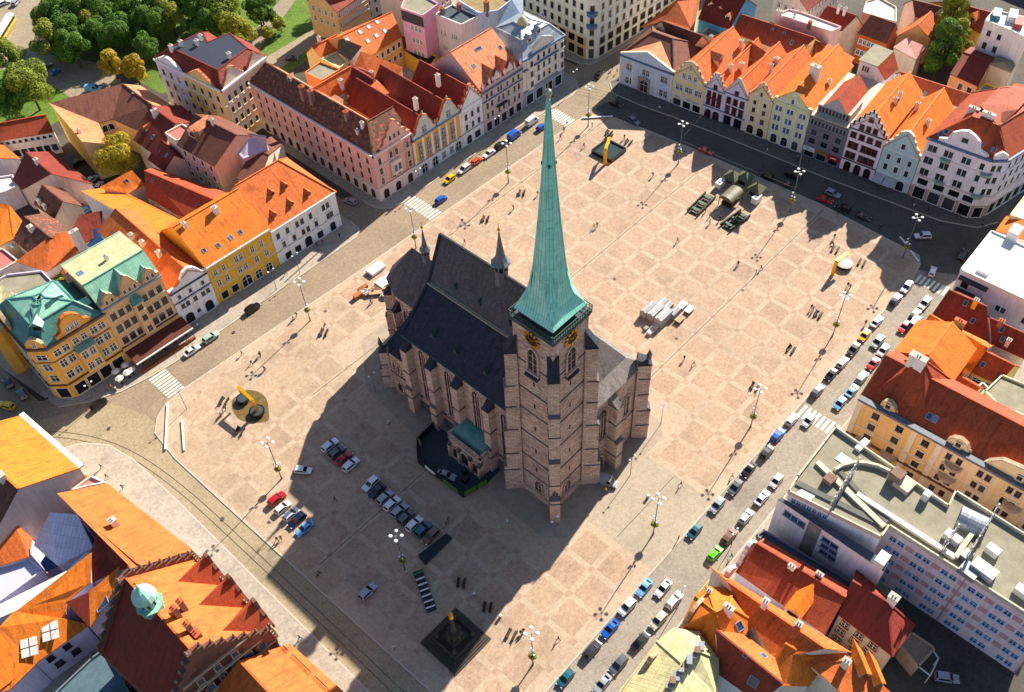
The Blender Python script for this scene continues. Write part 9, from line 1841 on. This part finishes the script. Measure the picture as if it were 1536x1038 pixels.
# ------------------------------------------------------------------ people
SKIN = plain('skin', '#b98468', .6, 0); HAIRS = [plain('hair_brown','#2e2018',.7,0), plain('hair_fair','#8a6a40',.7,0), plain('hair_dark','#14110f',.7,0)]
CL = {'black':'#15161a','navy':'#1a2440','grey':'#6a6c70','white':'#d8d8d4','red':'#b01a20','blue':'#2a52a0','olive':'#4a5030','brown':'#5a3c28','yellow':'#c8c820','beige':'#b8a68a','denim':'#34486a','purple':'#5a3a6a'}
CLM = {k: plain('cloth_'+k.replace(' ','_'), v, .85, 0) for k, v in CL.items()}
SHOE = plain('shoe_leather', '#1a1614', .6, 0)
def person_mesh(pose):
    J = {'pel':(0,0,.95,.15),'wai':(0,.0,1.12,.13),'che':(.02,0,1.34,.16),'nk':(.02,0,1.5,.06),'hd0':(.03,0,1.6,.09),'hd1':(.03,0,1.72,.085)}
    if pose == 'walk': legs = {1:((.02,.1,.9),(.22,.1,.5),(.28,.1,.09),(.42,.1,.05)),-1:((0,-.1,.9),(-.1,-.1,.5),(-.42,-.1,.14),(-.3,-.1,.05))}; arms = {1:((.02,.2,1.42),(-.1,.26,1.15),(-.02,.27,.9)),-1:((.02,-.2,1.42),(.12,-.26,1.16),(.28,-.25,.98))}
    elif pose == 'sit':
        J = {k:(x-.0,y,z-.45,r) for k,(x,y,z,r) in J.items()}
        legs = {s:((.05,.1*s,.5),(.48,.12*s,.5),(.5,.12*s,.1),(.64,.12*s,.05)) for s in (1,-1)}; arms = {s:((.02,.2*s,.97),(.1,.25*s,.7),(.32,.16*s,.58)) for s in (1,-1)}
    elif pose == 'talk': legs = {s:((0,.1*s,.9),(.02,.12*s,.5),(0,.13*s,.09),(.14,.14*s,.05)) for s in (1,-1)}; arms = {1:((.02,.2,1.42),(.1,.27,1.18),(.34,.16,1.24)),-1:((.02,-.2,1.42),(-.02,-.27,1.15),(.04,-.27,.9))}
    else: legs = {s:((0,.1*s,.9),(.02,.11*s,.5),(0,.12*s,.09),(.14,.13*s,.05)) for s in (1,-1)}; arms = {s:((.02,.2*s,1.42),(-.02,.26*s,1.15),(.05,.27*s,.9)) for s in (1,-1)}
    vs, es, rs = [], [], []
    def add(p, r): vs.append(p); rs.append(r); return len(vs)-1
    ids = {}
    for k, (x,y,z,r) in J.items(): ids[k] = add((x,y,z), r)
    ch_ = ['pel','wai','che','nk','hd0','hd1']
    for a, b in zip(ch_, ch_[1:]): es.append((ids[a], ids[b]))
    for s in (1,-1):
        prev = ids['pel']
        for p, r in zip(legs[s], (.095,.07,.05,.045)): i = add(p, r); es.append((prev,i)); prev = i
        prev = ids['che']
        for p, r in zip(arms[s], (.07,.05,.04)): i = add(p, r); es.append((prev,i)); prev = i
        e = Vector(arms[s][2]); dv = (e-Vector(arms[s][1])).normalized(); i = add(tuple(e+dv*.1), .038); es.append((prev,i)); base = i
        for k in (-1,0,1): j = add(tuple(e+dv*.19+Vector((.03*k,0,0))), .012); es.append((base,j))
        j = add(tuple(e+dv*.1+Vector((.07,0,.0))), .014); es.append((base,j))
    me = D.meshes.new('person_base'); me.from_pydata(vs, es, []); o = D.objects.new('tmp', me); COL.objects.link(o)
    md = o.modifiers.new('s','SKIN'); sv = me.skin_vertices[0].data
    for i, r in enumerate(rs): sv[i].radius = (r, r*1.15)
    sv[0].use_root = True
    o.modifiers.new('u','SUBSURF').levels = 1
    dg = bpy.context.evaluated_depsgraph_get(); out = D.meshes.new_from_object(o.evaluated_get(dg)); D.objects.remove(o); out.name = 'person_'+pose
    out.materials.clear()
    for m_ in (SKIN, HAIRS[0], CLM['black'], CLM['denim'], SHOE): out.materials.append(m_)
    off = -.45 if pose == 'sit' else 0
    for f_ in out.polygons:
        c_ = f_.center; z = c_.z-off
        if c_.z < .1: k = 4
        elif z > 1.7 or (z > 1.58 and c_.x < .01): k = 1
        elif z > 1.49 and abs(c_.y) < .14: k = 0
        elif abs(c_.y) > .18 and z < .93 and pose != 'sit': k = 0
        elif z > .98 or (abs(c_.y) > .17 and z > .9): k = 2
        else: k = 3
        f_.material_index = k; f_.use_smooth = True
    return out
PM = {k: person_mesh(k) for k in ('walk','stand','talk','sit')}
def person(px, pose, top, bot, where, rz=None):
    p = P(px,.9) if pose != 'sit' else P(px,.6); hz = random.uniform(0,6.28) if rz is None else rz
    verb = {'walk':'walking','stand':'standing','talk':'talking','sit':'sitting'}[pose]
    o = link('person', PM[pose], None, None, (p.x,p.y,.14), hz); o.scale = (1,1,random.uniform(.95,1.05))
    tag(o, ' '.join(('person in %s top and %s trousers %s %s' % (top, bot, verb, where)).split()[:16]), 'person', 'people on and around the square')
    for i, m_ in ((1, random.choice(HAIRS)), (2, CLM[top]), (3, CLM[bot])): o.material_slots[i].link = 'OBJECT'; o.material_slots[i].material = m_
R1_=Z(850,200,.15625); R2_=Z(880,340,.15625); R3_=Z(1080,340,.15625); R4_=Z(960,490,.15625); R6_=Z(380,430,.15625); R7_=Z(660,270,.10417)
PEO = [(R1_(165,115),'walk','blue','denim','near the square fountain'),(R1_(555,35),'walk','black','navy','behind the square fountain'),(R1_(828,395),'walk','black','denim','on the open paving by the lamp shadow'),(R1_(262,890),'walk','navy','black','in a pair beside the drain line'),(R1_(292,878),'walk','brown','black','in a pair beside the drain line'),(R2_(875,125),'walk','navy','black','towards the sheeted stalls'),(R2_(1455,350),'walk','red','grey','alone east of the west lamp'),(R3_(398,390),'walk','brown','denim','beside a child near the drain'),(R3_(348,432),'stand','red','navy','beside an adult near the drain'),(R3_(175,350),'walk','black','grey','across the empty middle of the square'),(R3_(1100,95),'walk','black','black','at the edge of the saw-tooth shadow'),(R3_(1078,155),'sit','navy','black','on the bench at the shadow edge'),(R3_(1230,555),'walk','black','brown','towards the round fountain'),(R3_(1250,575),'walk','grey','black','towards the round fountain'),(R3_(880,770),'walk','black','navy','near the bench and lamp'),(R3_(895,790),'talk','blue','white','near the bench and lamp'),(R3_(945,825),'sit','navy','denim','on the bench behind the lamp'),(R3_(1400,920),'stand','black','black','at the kerb by the yellow hatchback'),(R4_(425,300),'walk','black','brown','on the paving west of the tower'),(R4_(518,345),'walk','beige','black','on the paving west of the tower'),(R4_(1438,180),'sit','black','black','on the lone bench'),(R4_(1080,540),'sit','black','navy','on the bench near the lamp'),
(R6_(380,300),'walk','olive','black','along the east kerb'),(R6_(412,265),'walk','navy','denim','along the east kerb'),(R6_(62,640),'walk','brown','denim','below the east kerb'),(R6_(105,780),'walk','purple','navy','below the east kerb'),(R6_(692,365),'sit','purple','black','on the bench near the east lamp'),(R6_(1125,145),'walk','blue','navy','beside the timber market tables'),(R6_(1140,130),'talk','red','black','beside the timber market tables'),(R7_(320,590),'walk','black','black','behind the choir'),(R7_(1055,395),'walk','brown','black','behind the nave ridge'),(R7_(1408,190),'walk','red','grey','beside the spire'),(R7_(355,890),'walk','red','black','behind the nave gable'),
(K5(1075,560),'walk','black','brown','near the east kerb'),(K5(1155,570),'walk','brown','black','near the east kerb'),(K5(1117,603),'walk','grey','black','above the twin-bowl fountain'),(K5(1175,630),'walk','brown','navy','above the twin-bowl fountain'),(K5(990,820),'talk','blue','denim','in a group by the twin bowls'),(K5(1002,805),'stand','black','black','in a group by the twin bowls'),(K5(980,835),'talk','grey','navy','in a group by the twin bowls'),(K5(880,440),'walk','white','denim','before the small white house'),(K5(470,725),'walk','red','black','by the yellow corner house'),(K5(495,712),'walk','red','denim','by the yellow corner house'),(K5(400,755),'stand','beige','black','in front of the yellow corner house'),(K5(210,770),'stand','black','grey','at the mouth of the side street'),
(K9(473,78),'walk','red','black','on the north pavement'),(K9(447,33),'walk','black','grey','by the orange corner house'),(K9(542,125),'walk','navy','black','below the peach roof'),(K10(104,357),'walk','brown','black','below the row at the shadow edge'),(K10(122,352),'walk','brown','navy','below the row at the shadow edge'),(K10(283,518),'walk','black','black','in the cathedral shadow'),(K10(293,508),'walk','navy','black','in the cathedral shadow'),(K10(411,533),'stand','white','denim','in the cathedral shadow'),(K10(362,180),'walk','black','navy','crossing the shaded car park'),(K10(857,290),'talk','black','black','beside the black platform'),(K10(866,270),'stand','black','grey','beside the black platform'),(K10(680,505),'stand','white','blue','beside the folded ramp'),(K10(626,838),'walk','white','grey','near the north kerb in the shade'),(K10(205,795),'walk','black','black','before the orange house by the town hall'),
(K11(775,110),'walk','black','black','on the path setts west of the tower'),(K11(1005,75),'walk','yellow','navy','along the parked cars in a bright vest'),(K11(765,352),'stand','purple','black','at the kerb by the teal hatchback'),(K11(230,800),'walk','black','brown','near the plague column'),(K11(75,765),'stand','black','grey','by the bench at the column'),(K11(62,770),'sit','navy','black','by the bench at the column'),(K11(440,140),'stand','yellow','blue','in bright vest by the minivan'),(K11(1000,430),'walk','black','navy','on the west pavement'),
(K3(255,575),'walk','black','black','at the crossing near the spire tip'),(K3(268,550),'walk','blue','white','on the zebra crossing near the spire tip'),(K3(240,610),'walk','brown','black','below the zebra crossing'),(K3(380,555),'stand','brown','black','beside the corner lamp'),(K3(470,300),'walk','black','denim','in the sunny side street'),(K3(460,325),'walk','grey','black','in the sunny side street'),(K3(490,315),'walk','olive','navy','in the sunny side street'),(K3(680,480),'walk','white','black','in the shade before the light blue house'),(K3(705,525),'stand','black','navy','in the shade before the bookshop'),(K3(575,410),'stand','red','black','at the light blue house wall'),(K3(935,930),'walk','white','grey','among the market seating'),(K3(905,955),'stand','beige','black','among the market seating'),(K3(885,935),'stand','red','denim','among the market seating'),(K3(950,970),'walk','black','black','among the market seating'),(K3(905,985),'talk','white','navy','among the market seating'),(K3(205,435),'walk','black','white','in the shade of the corner house'),
(K4(45,660),'walk','black','white','before the cream scrolled house'),(K4(180,700),'walk','grey','black','before the pale green house'),(K4(360,945),'stand','black','black','at the kerb of the shaded south road'),(K4(695,915),'stand','white','blue','before the pink corner house'),(K4(760,930),'walk','black','black','before the pink corner house'),(K4(545,1010),'walk','black','navy','at the shaded south-west corner'),(K4(890,960),'stand','olive','navy','at the corner shop'),(K4(1000,1005),'walk','black','grey','round the pink corner house'),
(T3(850,808),'walk','brown','black','on the pavement before the ochre house'),(T3(1060,615),'walk','black','navy','before the white corner house'),(T3(1100,600),'walk','red','denim','before the white corner house'),(T3(1215,555),'stand','black','black','at the white house corner'),(T5(630,770),'stand','black','blue','by the white hatchback on the east road')]
for pr_ in PEO: person(*pr_)
